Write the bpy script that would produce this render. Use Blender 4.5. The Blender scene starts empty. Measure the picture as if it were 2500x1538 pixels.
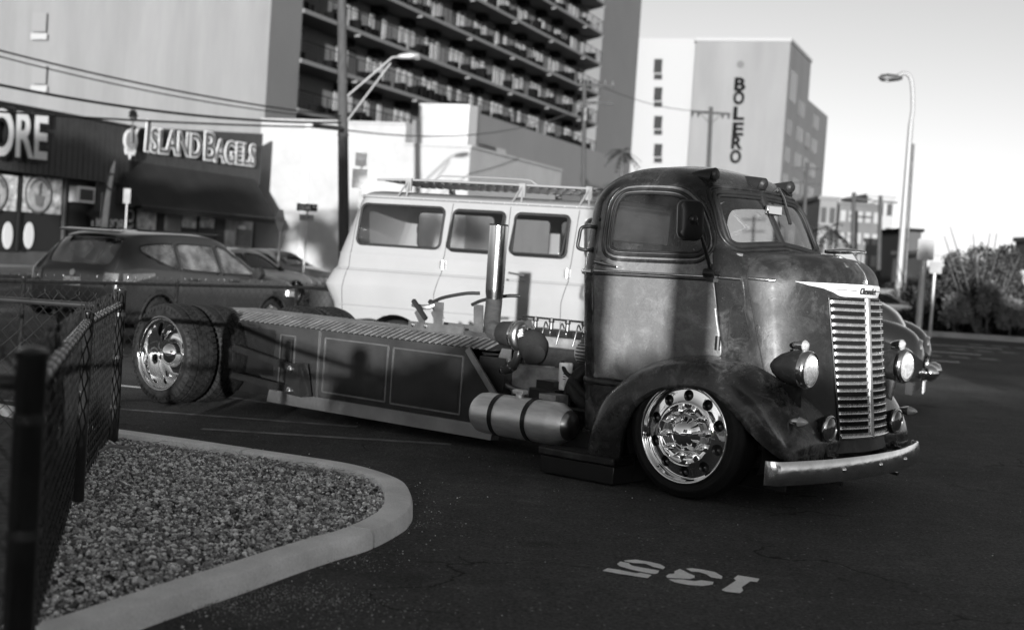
import bpy, bmesh, math, random
import numpy as np
from mathutils import Vector, Matrix, noise
from mathutils.bvhtree import BVHTree
R_ = math.radians
random.seed(7)
SC = bpy.context.scene
COL = SC.collection

# ------------------------------------------------------------------ camera
F_PX, CX, CY = 3400.0, 1250.0, 769.0           # photograph is 2500 x 1538
CAM_H, ROLL = 1.44, R_(3.8)
PITCH = math.atan((CY - 635.0) * math.cos(ROLL) / F_PX)
_fw = Vector((0, math.cos(PITCH), -math.sin(PITCH)))
_rt = Vector((1, 0, 0)); _up = _rt.cross(_fw)
CR = _rt * math.cos(ROLL) + _up * math.sin(ROLL)
CU = _up * math.cos(ROLL) - _rt * math.sin(ROLL)
CAM = Vector((0, 0, CAM_H))
cd = bpy.data.cameras.new('camera'); cam = bpy.data.objects.new('camera', cd); COL.objects.link(cam)
cam.matrix_world = Matrix(((CR.x, CU.x, -_fw.x, 0), (CR.y, CU.y, -_fw.y, 0), (CR.z, CU.z, -_fw.z, CAM_H), (0, 0, 0, 1)))
cd.sensor_width = 36; cd.lens = F_PX / 2500 * 36; cd.clip_start = 0.05; cd.clip_end = 3000
cd.dof.use_dof = True; cd.dof.focus_distance = 8.7; cd.dof.aperture_fstop = 2.0; cd.dof.aperture_blades = 0
SC.camera = cam
def ray(u, v): return CR * ((u - CX) / F_PX) - CU * ((v - CY) / F_PX) + _fw
def ground(u, v, z=0.0):
    d = ray(u, v); return CAM + d * ((z - CAM_H) / d.z)
def at_depth(u, v, y):
    d = ray(u, v); return CAM + d * (y / d.y)

# ------------------------------------------------------------------ light
SUN_DIR = Vector((-math.tan(R_(-3.2)), 1, -math.tan(R_(4.9)))).normalized()     # low sun behind the camera
SUN_EL = math.asin(-SUN_DIR.z)
SUN_AZ = math.atan2(-SUN_DIR.x, -SUN_DIR.y)     # bearing of the sun from +Y towards +X
w = bpy.data.worlds.new('World'); SC.world = w; w.use_nodes = True
nt = w.node_tree; nt.nodes.clear()
sky = nt.nodes.new('ShaderNodeTexSky'); sky.sky_type = 'NISHITA'; sky.sun_disc = False
sky.sun_elevation = SUN_EL; sky.sun_rotation = SUN_AZ; sky.air_density = 1.0; sky.dust_density = 0.6; sky.ozone_density = 1.0
sep = nt.nodes.new('ShaderNodeVectorMath'); sep.operation = 'DOT_PRODUCT'; sep.inputs[1].default_value = (.80, .10, .10)   # black and white conversion
bg = nt.nodes.new('ShaderNodeBackground'); bg.inputs['Strength'].default_value = 0.09
out = nt.nodes.new('ShaderNodeOutputWorld')
nt.links.new(sky.outputs[0], sep.inputs[0]); nt.links.new(sep.outputs['Value'], bg.inputs[0]); nt.links.new(bg.outputs[0], out.inputs[0])
sl = bpy.data.lights.new('sun', 'SUN'); sl.energy = 3.8; sl.angle = R_(0.53); sl.color = (1, 1, 1)
so = bpy.data.objects.new('sun', sl); COL.objects.link(so)
so.rotation_euler = SUN_DIR.to_track_quat('-Z', 'Y').to_euler()
vs = SC.view_settings; vs.view_transform = 'Standard'; vs.look = 'None'; vs.gamma = 1; vs.exposure = 1.5
vs.use_curve_mapping = False
SC.render.engine = 'CYCLES'
SC.cycles.use_denoising = True
SC.cycles.max_bounces = 7; SC.cycles.transparent_max_bounces = 16; SC.cycles.caustics_reflective = False; SC.cycles.caustics_refractive = False
SC.cycles.sample_clamp_indirect = 6.0

# ------------------------------------------------------------------ helpers
def tag(o, label=None, cat=None, group=None, kind=None):
    if label: o['label'] = label
    if cat: o['category'] = cat
    if group: o['group'] = group
    if kind: o['kind'] = kind
    return o
def empty(name, loc=(0, 0, 0), rz=0.0, parent=None):
    o = bpy.data.objects.new(name, None); COL.objects.link(o)
    o.location = loc; o.rotation_euler = (0, 0, rz); o.empty_display_size = 0.2
    if parent: o.parent = parent
    return o
def thing(name, label, cat, loc=(0, 0, 0), rz=0.0, group=None):
    return tag(empty(name, loc, rz), label, cat, group)
def copy_tree(o, parent=None):
    c = o.copy(); COL.objects.link(c); c.parent = parent
    for ch in list(o.children): copy_tree(ch, c)
    return c
def link_mesh(name, me, mat, parent=None, smooth=35):
    if mat is not None and not me.materials: me.materials.append(mat)
    if smooth:
        me.shade_smooth()
        if smooth < 180: me.set_sharp_from_angle(angle=R_(smooth))
    o = bpy.data.objects.new(name, me); COL.objects.link(o)
    if parent: o.parent = parent
    return o
def bevel(o, wd=0.004, seg=2, ang=35):
    m = o.modifiers.new('bevel', 'BEVEL'); m.width = wd; m.segments = seg; m.limit_method = 'ANGLE'; m.angle_limit = R_(ang)
    return o
def V(*a): return Vector(a)
def frame(d, hint=None):
    d = Vector(d).normalized()
    h = Vector(hint) if hint is not None else (Vector((0, 0, 1)) if abs(d.z) < 0.9 else Vector((1, 0, 0)))
    a = h - d * h.dot(d)
    if a.length < 1e-6: a = d.orthogonal()
    a.normalize(); return a, d.cross(a)
def spline(pts, n, closed=False):
    """Catmull-Rom through pts, n samples (array)."""
    P = np.array([list(p) for p in pts], float); m = len(P)
    if closed: seg = m; idx = lambda i: P[i % m]
    else: seg = m - 1; idx = lambda i: P[i] if 0 <= i < m else (2 * P[0] - P[1] if i < 0 else 2 * P[-1] - P[-2])
    out = []
    T = np.linspace(0, seg, n, endpoint=not closed)
    for t in T:
        i = min(int(t), seg - 1); s = t - i
        a, b, c, d = idx(i - 1), idx(i), idx(i + 1), idx(i + 2)
        out.append(0.5 * ((2 * b) + (-a + c) * s + (2 * a - 5 * b + 4 * c - d) * s * s + (-a + 3 * b - 3 * c + d) * s ** 3))
    return np.array(out)
def interp(x, xs, ys): return float(np.interp(x, xs, ys))
class MB:
    """collects shapes, builds ONE mesh object"""
    def __init__(s): s.v = []; s.f = []
    def add(s, vs, fs):
        b = len(s.v); s.v += [tuple(p) for p in vs]; s.f += [tuple(i + b for i in f) for f in fs]; return s
    def box(s, x0, x1, y0, y1, z0, z1):
        return s.add([(x0, y0, z0), (x1, y0, z0), (x1, y1, z0), (x0, y1, z0), (x0, y0, z1), (x1, y0, z1), (x1, y1, z1), (x0, y1, z1)],
                     [(3, 2, 1, 0), (4, 5, 6, 7), (0, 1, 5, 4), (1, 2, 6, 5), (2, 3, 7, 6), (3, 0, 4, 7)])
    def bar(s, a, b, w, h, hint=None):
        """box beam from a to b, w along the side axis, h along hint"""
        a, b = Vector(a), Vector(b); u, t = frame(b - a, hint); u = u * (h / 2); t = t * (w / 2)
        vs = [p + q for p in (a, b) for q in (-u - t, -u + t, u + t, u - t)]
        return s.add(vs, [(0, 1, 2, 3), (7, 6, 5, 4), (0, 4, 5, 1), (1, 5, 6, 2), (2, 6, 7, 3), (3, 7, 4, 0)])
    def tube(s, path, r, n=8, caps=True, closed=False, flat=1.0, hint=None):
        P = [Vector(p) for p in path]; m = len(P); rs = r if isinstance(r, (list, tuple, np.ndarray)) else [r] * m
        b = len(s.v); prev = None
        for i, p in enumerate(P):
            if closed: d = P[(i + 1) % m] - P[i - 1]
            else: d = P[min(i + 1, m - 1)] - P[max(i - 1, 0)]
            if d.length < 1e-9: d = Vector((0, 0, 1))
            if prev is None: u, t = frame(d, hint)
            else:
                dn = d.normalized(); u = prev - dn * prev.dot(dn)
                if u.length < 1e-6: u = dn.orthogonal()
                u.normalize(); t = dn.cross(u)
            prev = u
            for k in range(n):
                a = 2 * math.pi * k / n
                s.v.append(tuple(p + u * (rs[i] * math.cos(a)) + t * (rs[i] * math.sin(a) * flat)))
        for i in range(m if closed else m - 1):
            j = (i + 1) % m
            for k in range(n):
                q = (k + 1) % n
                s.f.append((b + i * n + k, b + i * n + q, b + j * n + q, b + j * n + k))
        if caps and not closed:
            s.f.append(tuple(b + k for k in reversed(range(n)))); s.f.append(tuple(b + (m - 1) * n + k for k in range(n)))
        return s
    def lathe(s, prof, c=(0, 0, 0), axis=(0, 0, 1), n=24, closed=False, a0=0.0):
        """prof: (along axis, radius)"""
        ax = Vector(axis).normalized(); u, t = frame(ax); c = Vector(c); b = len(s.v); m = len(prof)
        for (h, r) in prof:
            for k in range(n):
                a = a0 + 2 * math.pi * k / n
                s.v.append(tuple(c + ax * h + (u * math.cos(a) + t * math.sin(a)) * max(r, 1e-5)))
        for i in range(m if closed else m - 1):
            j = (i + 1) % m
            for k in range(n):
                q = (k + 1) % n
                s.f.append((b + i * n + k, b + i * n + q, b + j * n + q, b + j * n + k))
        if not closed:
            if prof[0][1] > 1e-4: s.f.append(tuple(b + k for k in reversed(range(n))))
            if prof[-1][1] > 1e-4: s.f.append(tuple(b + (m - 1) * n + k for k in range(n)))
        return s
    def prism(s, outline, o, ux, uy, depth):
        """outline (a,b) in plane o + a*ux + b*uy, extruded by the vector depth"""
        o, ux, uy, dp = Vector(o), Vector(ux), Vector(uy), Vector(depth); n = len(outline)
        p0 = [o + ux * a + uy * b for a, b in outline]; p1 = [p + dp for p in p0]
        fs = [tuple(range(n)), tuple(range(2 * n - 1, n - 1, -1))]
        fs += [((i + 1) % n, i, n + i, n + (i + 1) % n) for i in range(n)]
        return s.add(p0 + p1, fs)
    def grid(s, G, close_u=False, close_v=False, flip=False):
        """G[i][j] points"""
        ni, nj = len(G), len(G[0]); b = len(s.v)
        for row in G: s.v += [tuple(p) for p in row]
        for i in range(ni if close_u else ni - 1):
            for j in range(nj if close_v else nj - 1):
                i2, j2 = (i + 1) % ni, (j + 1) % nj
                q = (b + i * nj + j, b + i * nj + j2, b + i2 * nj + j2, b + i2 * nj + j)
                s.f.append(q[::-1] if flip else q)
        return s
    def mirror_y(s):
        n = len(s.v); s.v += [(x, -y, z) for x, y, z in s.v]; s.f += [tuple(i + n for i in reversed(f)) for f in s.f]; return s
    def mesh(s, name='mesh'):
        me = bpy.data.meshes.new(name); me.from_pydata(s.v, [], s.f); me.validate(); me.update(); return me
    def build(s, name, mat, parent=None, smooth=35, fix=True):
        me = s.mesh(name)
        if fix:
            bm = bmesh.new(); bm.from_mesh(me); bmesh.ops.recalc_face_normals(bm, faces=bm.faces); bm.to_mesh(me); bm.free()
        return link_mesh(name, me, mat, parent, smooth)
def rrect(w, h, r, n=5, cx=0, cy=0):
    o = []
    for sx, sy, a0 in ((1, 1, 0), (-1, 1, 90), (-1, -1, 180), (1, -1, 270)):
        for k in range(n + 1):
            a = R_(a0 + 90 * k / n); o.append((cx + sx * (w / 2 - r) + r * math.cos(a), cy + sy * (h / 2 - r) + r * math.sin(a)))
    return o
def circle(r, n=24, cx=0, cy=0): return [(cx + r * math.cos(2 * math.pi * k / n), cy + r * math.sin(2 * math.pi * k / n)) for k in range(n)]
def inside(p, poly):
    x, y = p; c = False; j = len(poly) - 1
    for i in range(len(poly)):
        xi, yi = poly[i]; xj, yj = poly[j]
        if (yi > y) != (yj > y) and x < (xj - xi) * (y - yi) / (yj - yi) + xi: c = not c
        j = i
    return c
def seg_hit(a, b, poly):
    """parameter on a-b of the first crossing with poly"""
    best = None
    for i in range(len(poly)):
        p, q = poly[i - 1], poly[i]
        d = (b[0] - a[0]) * (q[1] - p[1]) - (b[1] - a[1]) * (q[0] - p[0])
        if abs(d) < 1e-12: continue
        t = ((p[0] - a[0]) * (q[1] - p[1]) - (p[1] - a[1]) * (q[0] - p[0])) / d
        u = ((p[0] - a[0]) * (b[1] - a[1]) - (p[1] - a[1]) * (b[0] - a[0])) / d
        if -1e-9 <= t <= 1 + 1e-9 and -1e-9 <= u <= 1 + 1e-9 and (best is None or t < best): best = t
    return best
def offset_poly(poly, d):
    """grow (d>0) a closed polygon"""
    n = len(poly); A = sum(poly[i - 1][0] * poly[i][1] - poly[i][0] * poly[i - 1][1] for i in range(n)); sg = 1 if A > 0 else -1
    o = []
    for i in range(n):
        p, q, r = Vector(poly[i - 1]), Vector(poly[i]), Vector(poly[(i + 1) % n])
        t = (r - p).normalized(); nrm = Vector((t.y, -t.x)) * sg
        o.append(tuple(q + nrm * d))
    return o
def cut(bm, poly, ax, ok):
    """split bm's faces along the outline poly seen along one axis; ax = the two coordinate indices used; ok(co) = which side.
    returns the faces inside."""
    xs = [p[0] for p in poly]; ys = [p[1] for p in poly]; lo = (min(xs) - .05, min(ys) - .05); hi = (max(xs) + .05, max(ys) + .05)
    near = lambda c: lo[0] <= c[ax[0]] <= hi[0] and lo[1] <= c[ax[1]] <= hi[1] and ok(c)
    ins = {}
    for v in bm.verts:
        if near(v.co): ins[v] = inside((v.co[ax[0]], v.co[ax[1]]), poly)
    new = set()
    for e in list(bm.edges):
        a, b = e.verts
        if a in ins and b in ins and ins[a] != ins[b]:
            t = seg_hit((a.co[ax[0]], a.co[ax[1]]), (b.co[ax[0]], b.co[ax[1]]), poly)
            if t is None: continue
            t = min(max(t, 0.001), 0.999)
            _, nv = bmesh.utils.edge_split(e, a, t); new.add(nv)
    for f in list(bm.faces):
        nv = [v for v in f.verts if v in new]
        if len(nv) == 2:
            try: bmesh.utils.face_split(f, nv[0], nv[1])
            except ValueError: pass
    res = []
    for f in bm.faces:
        c = f.calc_center_median()
        if near(c) and inside((c[ax[0]], c[ax[1]]), poly): res.append(f)
    return res
def take(bm, faces, keep=False):
    """faces copied out into a new bmesh (and removed from bm unless keep)"""
    nb = bmesh.new(); mp = {}
    for f in faces:
        vs = []
        for v in f.verts:
            if v not in mp: mp[v] = nb.verts.new(v.co)
            vs.append(mp[v])
        try: nb.faces.new(vs)
        except ValueError: pass
    if not keep: bmesh.ops.delete(bm, geom=list(faces), context='FACES')
    return nb
def bm_obj(bm, name, mat, parent, smooth=50, solid=0.0, shift=0.0, off=-1):
    bmesh.ops.recalc_face_normals(bm, faces=bm.faces) if not shift and not solid else None
    if shift:
        bm.normal_update()
        for v in bm.verts: v.co += v.normal * shift
    me = bpy.data.meshes.new(name); bm.to_mesh(me); bm.free()
    o = link_mesh(name, me, mat, parent, smooth)
    if solid:
        m = o.modifiers.new('solid', 'SOLIDIFY'); m.thickness = solid; m.offset = off
    return o
def boolean_cut(o, cutter_mb):
    cm = cutter_mb.mesh(); bq_ = bmesh.new(); bq_.from_mesh(cm); bmesh.ops.recalc_face_normals(bq_, faces=bq_.faces); bq_.to_mesh(cm); bq_.free()
    c = bpy.data.objects.new('cutter', cm); COL.objects.link(c); c.parent = o.parent
    m = o.modifiers.new('b', 'BOOLEAN'); m.operation = 'DIFFERENCE'; m.object = c; m.solver = 'EXACT'
    bpy.context.view_layer.update(); dg = bpy.context.evaluated_depsgraph_get(); me = bpy.data.meshes.new_from_object(o.evaluated_get(dg))
    o.modifiers.remove(m); old = o.data; o.data = me; bpy.data.objects.remove(c); return o
def text_mesh(body, size, depth=0.01, off=0.0, shear=0.0, align='LEFT', bold=0.0, spacing=1.0):
    c = bpy.data.curves.new('lettering', 'FONT'); c.body = body; c.size = size; c.extrude = depth / 2; c.offset = off + bold; c.shear = shear
    c.align_x = align; c.space_character = spacing; c.resolution_u = 6
    o = bpy.data.objects.new('lettering', c); COL.objects.link(o)
    dg = bpy.context.evaluated_depsgraph_get(); me = bpy.data.meshes.new_from_object(o.evaluated_get(dg))
    bpy.data.objects.remove(o); return me
def put_text(name, body, size, origin, ux, uy, mat, parent=None, depth=0.01, fit=None, sx=1.0, **kw):
    """lettering whose reading direction is ux and up is uy"""
    me = text_mesh(body, size, depth, **kw)
    ux, uy = Vector(ux).normalized(), Vector(uy).normalized(); n = ux.cross(uy)
    xs = [v.co.x for v in me.vertices]
    if fit: sx = fit / (max(xs) - min(xs))
    o0 = Vector(origin)
    for v in me.vertices:
        c = v.co.copy(); v.co = o0 + ux * (c.x * sx) + uy * c.y + n * c.z
    return link_mesh(name, me, mat, parent, 0)

# ------------------------------------------------------------------ materials (black and white photograph: all neutral)
_M = {}
def mat(name, v=0.5, rough=0.5, metal=0.0, var=0.0, scale=5.0, bump=0.0, bscale=40.0, spec=0.2, coat=0.0, var2=0.0, scale2=60.0, rvar=0.0, stretch=None, emit=0.0):
    if name in _M: return _M[name]
    m = bpy.data.materials.new(name); m.use_nodes = True; n = m.node_tree; N = n.nodes; L = n.links
    p = N['Principled BSDF']; p.inputs['Roughness'].default_value = rough; p.inputs['Metallic'].default_value = metal
    p.inputs['Specular IOR Level'].default_value = spec; p.inputs['Coat Weight'].default_value = coat; p.inputs['Coat Roughness'].default_value = 0.08
    p.inputs['Base Color'].default_value = (v, v, v, 1)
    if emit: p.inputs['Emission Color'].default_value = (1, 1, 1, 1); p.inputs['Emission Strength'].default_value = emit
    if var or bump or var2 or rvar:
        tc = N.new('ShaderNodeTexCoord'); src = tc.outputs['Object']
        if stretch:
            mp = N.new('ShaderNodeMapping'); mp.inputs['Scale'].default_value = stretch; L.new(src, mp.inputs[0]); src = mp.outputs[0]
        val = None
        def nz(sc, det, rg=0.6):
            t = N.new('ShaderNodeTexNoise'); t.inputs['Scale'].default_value = sc; t.inputs['Detail'].default_value = det; t.inputs['Roughness'].default_value = rg
            L.new(src, t.inputs[0]); return t
        def rng(sock, lo, hi, a=0.3, b=0.7):
            r = N.new('ShaderNodeMapRange'); r.inputs[1].default_value = a; r.inputs[2].default_value = b; r.inputs[3].default_value = lo; r.inputs[4].default_value = hi
            L.new(sock, r.inputs[0]); return r.outputs[0]
        if var:
            t1 = nz(scale, 6); val = rng(t1.outputs[0], max(v * (1 - var), 0.001), v * (1 + var))
        if var2:
            t2 = nz(scale2, 4, 0.7); k = rng(t2.outputs[0], 1 - var2, 1 + var2)
            mu = N.new('ShaderNodeMath'); mu.operation = 'MULTIPLY'; L.new(k, mu.inputs[0])
            if val is not None: L.new(val, mu.inputs[1])
            else: mu.inputs[1].default_value = v
            val = mu.outputs[0]
        if val is not None: L.new(val, p.inputs['Base Color'])
        if rvar:
            t4 = nz(scale * 1.7, 5); L.new(rng(t4.outputs[0], max(rough - rvar, .02), rough + rvar), p.inputs['Roughness'])
        if bump:
            t3 = nz(bscale, 5); bp = N.new('ShaderNodeBump'); bp.inputs['Strength'].default_value = bump; bp.inputs['Distance'].default_value = 0.01
            L.new(t3.outputs[0], bp.inputs['Height']); L.new(bp.outputs[0], p.inputs['Normal'])
    _M[name] = m; return m
def glass(name='glass', tint=0.9, refl=1.0, rough=0.0, dirt_or_glare=0.0):
    """thin window pane: clear with mirror reflections"""
    if name in _M: return _M[name]
    m = bpy.data.materials.new(name); m.use_nodes = True; N = m.node_tree.nodes; L = m.node_tree.links; N.clear()
    o = N.new('ShaderNodeOutputMaterial'); t = N.new('ShaderNodeBsdfTransparent'); t.inputs[0].default_value = (tint, tint, tint, 1)
    g = N.new('ShaderNodeBsdfGlossy'); g.inputs['Roughness'].default_value = rough; g.inputs[0].default_value = (1, 1, 1, 1)
    fr = N.new('ShaderNodeFresnel'); fr.inputs[0].default_value = 1.5
    mu = N.new('ShaderNodeMath'); mu.operation = 'MULTIPLY'; mu.inputs[1].default_value = 1.7 * refl; mu.use_clamp = True
    mx = N.new('ShaderNodeMixShader'); L.new(fr.outputs[0], mu.inputs[0]); L.new(mu.outputs[0], mx.inputs[0]); L.new(t.outputs[0], mx.inputs[1]); L.new(g.outputs[0], mx.inputs[2])
    last = mx
    if dirt_or_glare:  # pale film: dirt on the truck panes, painted reflection on the SUV
        df = N.new('ShaderNodeBsdfDiffuse'); df.inputs[0].default_value = (.6, .6, .6, 1)
        tc = N.new('ShaderNodeTexCoord'); nz = N.new('ShaderNodeTexNoise'); nz.inputs['Scale'].default_value = 4; nz.inputs['Detail'].default_value = 8
        mr = N.new('ShaderNodeMapRange'); mr.inputs[1].default_value = .35; mr.inputs[2].default_value = .75; mr.inputs[4].default_value = dirt_or_glare
        L.new(tc.outputs['Object'], nz.inputs[0]); L.new(nz.outputs[0], mr.inputs[0])
        m2 = N.new('ShaderNodeMixShader'); L.new(mr.outputs[0], m2.inputs[0]); L.new(mx.outputs[0], m2.inputs[1]); L.new(df.outputs[0], m2.inputs[2]); last = m2
    L.new(last.outputs[0], o.inputs[0]); _M[name] = m; return m
# ================================================================== SETTING
G1 = Vector((math.sin(R_(20.5)), math.cos(R_(20.5)), 0)); G2 = Vector((math.cos(R_(20.5)), -math.sin(R_(20.5)), 0)); UP = Vector((0, 0, 1))
def on_plane(u, v, p0, n):
    d = ray(u, v); return CAM + d * ((Vector(p0) - CAM).dot(n) / d.dot(n))
# ---- asphalt
def asphalt(name, v, spark=0.35, rough=0.85):
    m = bpy.data.materials.new(name); m.use_nodes = True; N = m.node_tree.nodes; L = m.node_tree.links; p = N['Principled BSDF']
    tc = N.new('ShaderNodeTexCoord')
    def nz(sc, det, rg=.6):
        t = N.new('ShaderNodeTexNoise'); t.inputs['Scale'].default_value = sc; t.inputs['Detail'].default_value = det; t.inputs['Roughness'].default_value = rg; L.new(tc.outputs['Object'], t.inputs[0]); return t.outputs[0]
    def rng(s, a, b, lo, hi):
        r = N.new('ShaderNodeMapRange'); r.inputs[1].default_value = a; r.inputs[2].default_value = b; r.inputs[3].default_value = lo; r.inputs[4].default_value = hi; L.new(s, r.inputs[0]); return r.outputs[0]
    def mth(op, a, b):
        q = N.new('ShaderNodeMath'); q.operation = op
        for i, s in enumerate((a, b)):
            if isinstance(s, (int, float)): q.inputs[i].default_value = s
            else: L.new(s, q.inputs[i])
        return q.outputs[0]
    big = rng(nz(.45, 5), .3, .7, v * .72, v * 1.35); mid = rng(nz(7, 6, .7), .3, .7, .8, 1.25); fine = mth('MULTIPLY', rng(nz(170, 2), .3, .7, .5, 1.5), rng(nz(48, 4, .75), .3, .7, .25, 1.9))
    vo = N.new('ShaderNodeTexVoronoi'); vo.inputs['Scale'].default_value = 55; L.new(tc.outputs['Object'], vo.inputs[0])
    rnd = N.new('ShaderNodeSeparateColor'); L.new(vo.outputs['Color'], rnd.inputs[0])
    sp = mth('MULTIPLY', rng(rnd.outputs[0], .968, 1.0, 0, spark), rng(vo.outputs['Distance'], .25, .45, 1, 0))
    # hairline cracks, oil spots and tyre-dark tracks
    ve = N.new('ShaderNodeTexVoronoi'); ve.feature = 'DISTANCE_TO_EDGE'; ve.inputs['Scale'].default_value = .42
    wv = N.new('ShaderNodeVectorMath'); wv.operation = 'ADD'; ns = N.new('ShaderNodeTexNoise'); ns.inputs['Scale'].default_value = 1.6; ns.inputs['Detail'].default_value = 6; L.new(tc.outputs['Object'], ns.inputs[0])
    L.new(tc.outputs['Object'], wv.inputs[0]); L.new(ns.outputs['Color'], wv.inputs[1]); L.new(wv.outputs[0], ve.inputs[0])
    crack = mth('MULTIPLY', rng(ve.outputs['Distance'], .002, .006, 1, 0), rng(nz(.6, 2), .48, .56, 0, 1))
    oil = rng(nz(1.1, 3, .5), .64, .74, 1, .55); dust = rng(nz(2.6, 8, .75), .56, .75, 0, .05)
    body = mth('ADD', mth('MULTIPLY', mth('MULTIPLY', big, mid), fine), dust)
    L.new(mth('ADD', mth('MULTIPLY', mth('MULTIPLY', body, oil), rng(crack, 0, 1, 1, .3)), sp), p.inputs['Base Color'])
    p.inputs['Roughness'].default_value = rough; p.inputs['Specular IOR Level'].default_value = .12
    bp = N.new('ShaderNodeBump'); bp.inputs['Strength'].default_value = .8; bp.inputs['Distance'].default_value = .012
    L.new(mth('ADD', nz(60, 5), mth('MULTIPLY', vo.outputs['Distance'], .6)), bp.inputs['Height']); L.new(bp.outputs[0], p.inputs['Normal'])
    _M[name] = m; return m
M_lot = asphalt('lot_asphalt', 0.066, .25); M_road = asphalt('road_asphalt', 0.075, .2)
M_conc = mat('kerb_concrete', .86, .85, var=.16, scale=3, var2=.14, scale2=90, bump=.35, bscale=120)
M_walk = mat('pavement_concrete', .36, .85, var=.15, scale=1.2, var2=.1, scale2=30)
M_white = mat('road_paint', .9, .6, var=.1, scale=9, var2=.15, scale2=120)
M_linep = mat('worn_line_paint', .2, .7, var=.6, scale=5, var2=.5, scale2=90)
z_st = -.18
o = MB().add([(-900, -900, z_st), (900, -900, z_st), (900, 1500, z_st), (-900, 1500, z_st)], [(0, 1, 2, 3)]).build('ground', M_road, None, 0); tag(o, 'grey asphalt street and ground reaching to the horizon', kind='structure')
d28 = Vector((math.sin(R_(28)), math.cos(R_(28)), 0)); FA = Vector((-5.37, 14.6, 0))
def lotedge(t): return FA + d28 * t - Vector((d28.y, -d28.x, 0)) * .35
a, b = lotedge(-60), lotedge(36)
far_r = Vector((70, 41.5, 0)); near_r = Vector((70, -55, 0))
lot = [(a.x, a.y), (near_r.x, near_r.y), (far_r.x, far_r.y), (b.x, 41.5), (b.x, b.y)]
o = MB().prism(lot, (0, 0, -.22), (1, 0, 0), (0, 1, 0), (0, 0, .22)).build('parking_lot', M_lot, None, 0); tag(o, 'dark asphalt parking lot surface', kind='structure')
# ---- painted number 135, outlines read from the stencil on the asphalt
kx = 470 / 2458.
def stencil(name, pts):
    P = [ground(1430 + x * kx, 1340 + y * kx) for x, y in pts]
    mb = MB().prism([(p.x, p.y) for p in P], (0, 0, .004), (1, 0, 0), (0, 1, 0), (0, 0, .0015)); return mb
five = [[(490, 155), (640, 145), (820, 175), (950, 205), (1010, 240), (990, 265), (860, 235), (760, 195), (600, 185), (500, 165)],
        [(400, 200), (440, 170), (555, 190), (560, 205), (600, 225), (760, 255), (935, 285), (920, 315), (880, 328), (740, 305), (560, 265), (430, 225)],
        [(215, 285), (280, 255), (420, 275), (640, 320), (700, 315), (840, 340), (790, 380), (600, 350), (400, 320)]]
three = [[(1280, 260), (1360, 255), (1500, 275), (1650, 305), (1745, 360), (1735, 390), (1600, 370), (1540, 330), (1440, 300), (1350, 295)],
         [(1025, 355), (1060, 330), (1130, 325), (1130, 295), (1200, 265), (1250, 285), (1310, 320), (1390, 350), (1390, 375), (1330, 390), (1100, 378), (1040, 375)],
         [(1060, 395), (1240, 400), (1380, 420), (1480, 410), (1630, 430), (1620, 460), (1500, 480), (1300, 465), (1130, 430)]]
one = [[(1735, 530), (1800, 490), (1920, 410), (1890, 385), (1940, 345), (2215, 390), (2190, 430), (2100, 420), (1990, 495), (2010, 540), (1970, 572), (1780, 550)]]
nm = thing('stall_number', 'white stencilled number 135 painted on the dark asphalt', 'marking')
nm['kind'] = 'structure'
for nme, ps in (('digit_one', one), ('digit_three', three), ('digit_five', five)):
    mb = MB()
    for ps_ in ps:
        q = stencil('', ps_); mb.add(q.v, q.f)
    mb.build(nme, M_white, nm, 0)
def line(name, p, q, wd, m, lab, z=.004):
    p, q = Vector(p), Vector(q); d = (q - p).normalized(); s = Vector((d.y, -d.x, 0)) * wd / 2
    return tag(MB().add([p - s + UP * z, q - s + UP * z, q + s + UP * z, p + s + UP * z], [(0, 1, 2, 3)]).build(name, m, None, 0), lab, kind='structure')
line('stall_line', (-3.75, 13.24, 0), (-2.9, 12.98, 0), .1, M_white, 'white parking stall line behind the dual rear wheels')
line('stall_line', (-2.63, 12.86, 0), (-.6, 11.7, 0), .1, M_linep, 'faded stall line passing under the truck frame')
line('stall_line', (-4.3, 11.5, 0), (-1.2, 11.3, 0), .09, M_linep, 'faint worn line beside the dual rear wheels')
line('stall_line', (-2.3, 10.55, 0), (-.4, 10.62, 0), .1, M_linep, 'faint worn line in front of the truck side skirt')
for i, (y, x0, x1) in enumerate(((35.55, 4, 12.55), (31.6, 3, 10.68), (27.75, 2.5, 8.96))):
    line('stall_line', (x0, y + .25, 0), (x1, y - .05, 0), .16, M_white, ('farthest', 'middle', 'nearest')[i] + ' of the white stall lines ending in front of the shrubs')
    ux = (2495, 2365, 2255)[i]
for i, (u, v) in enumerate(((2438, 846), (2397, 857), (2338, 872))):
    c = ground(u, v); mb = MB(); 
    for k in range(3): mb.add([c + Vector((dx + k * .62 - .6, dy, .004)) for dx, dy in ((-.2, -.3), (.2, -.3), (.24, .3), (-.16, .3))], [(0, 1, 2, 3)])
    tag(mb.build('painted_stall_number', M_linep, None, 0), ('farthest', 'middle', 'nearest')[i] + ' blurred stall number painted on the lot near the shrubs', kind='structure')
# ---- gravel island with concrete kerb
ks = 1050 / 2458.
def isl(pts, z): return [ground(x * ks, 980 + y * ks, z) for x, y in pts]
outer_px = [(650, 150), (1050, 205), (1450, 265), (1740, 308), (2000, 350), (2170, 393), (2290, 440), (2340, 490), (2357, 560), (2340, 610), (2290, 655), (2120, 740), (1900, 805), (1700, 868), (1400, 970), (1100, 1066), (850, 1150), (600, 1235), (250, 1352)]
OUT = spline([p.to_tuple() for p in isl(outer_px, .088)], 90)
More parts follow.
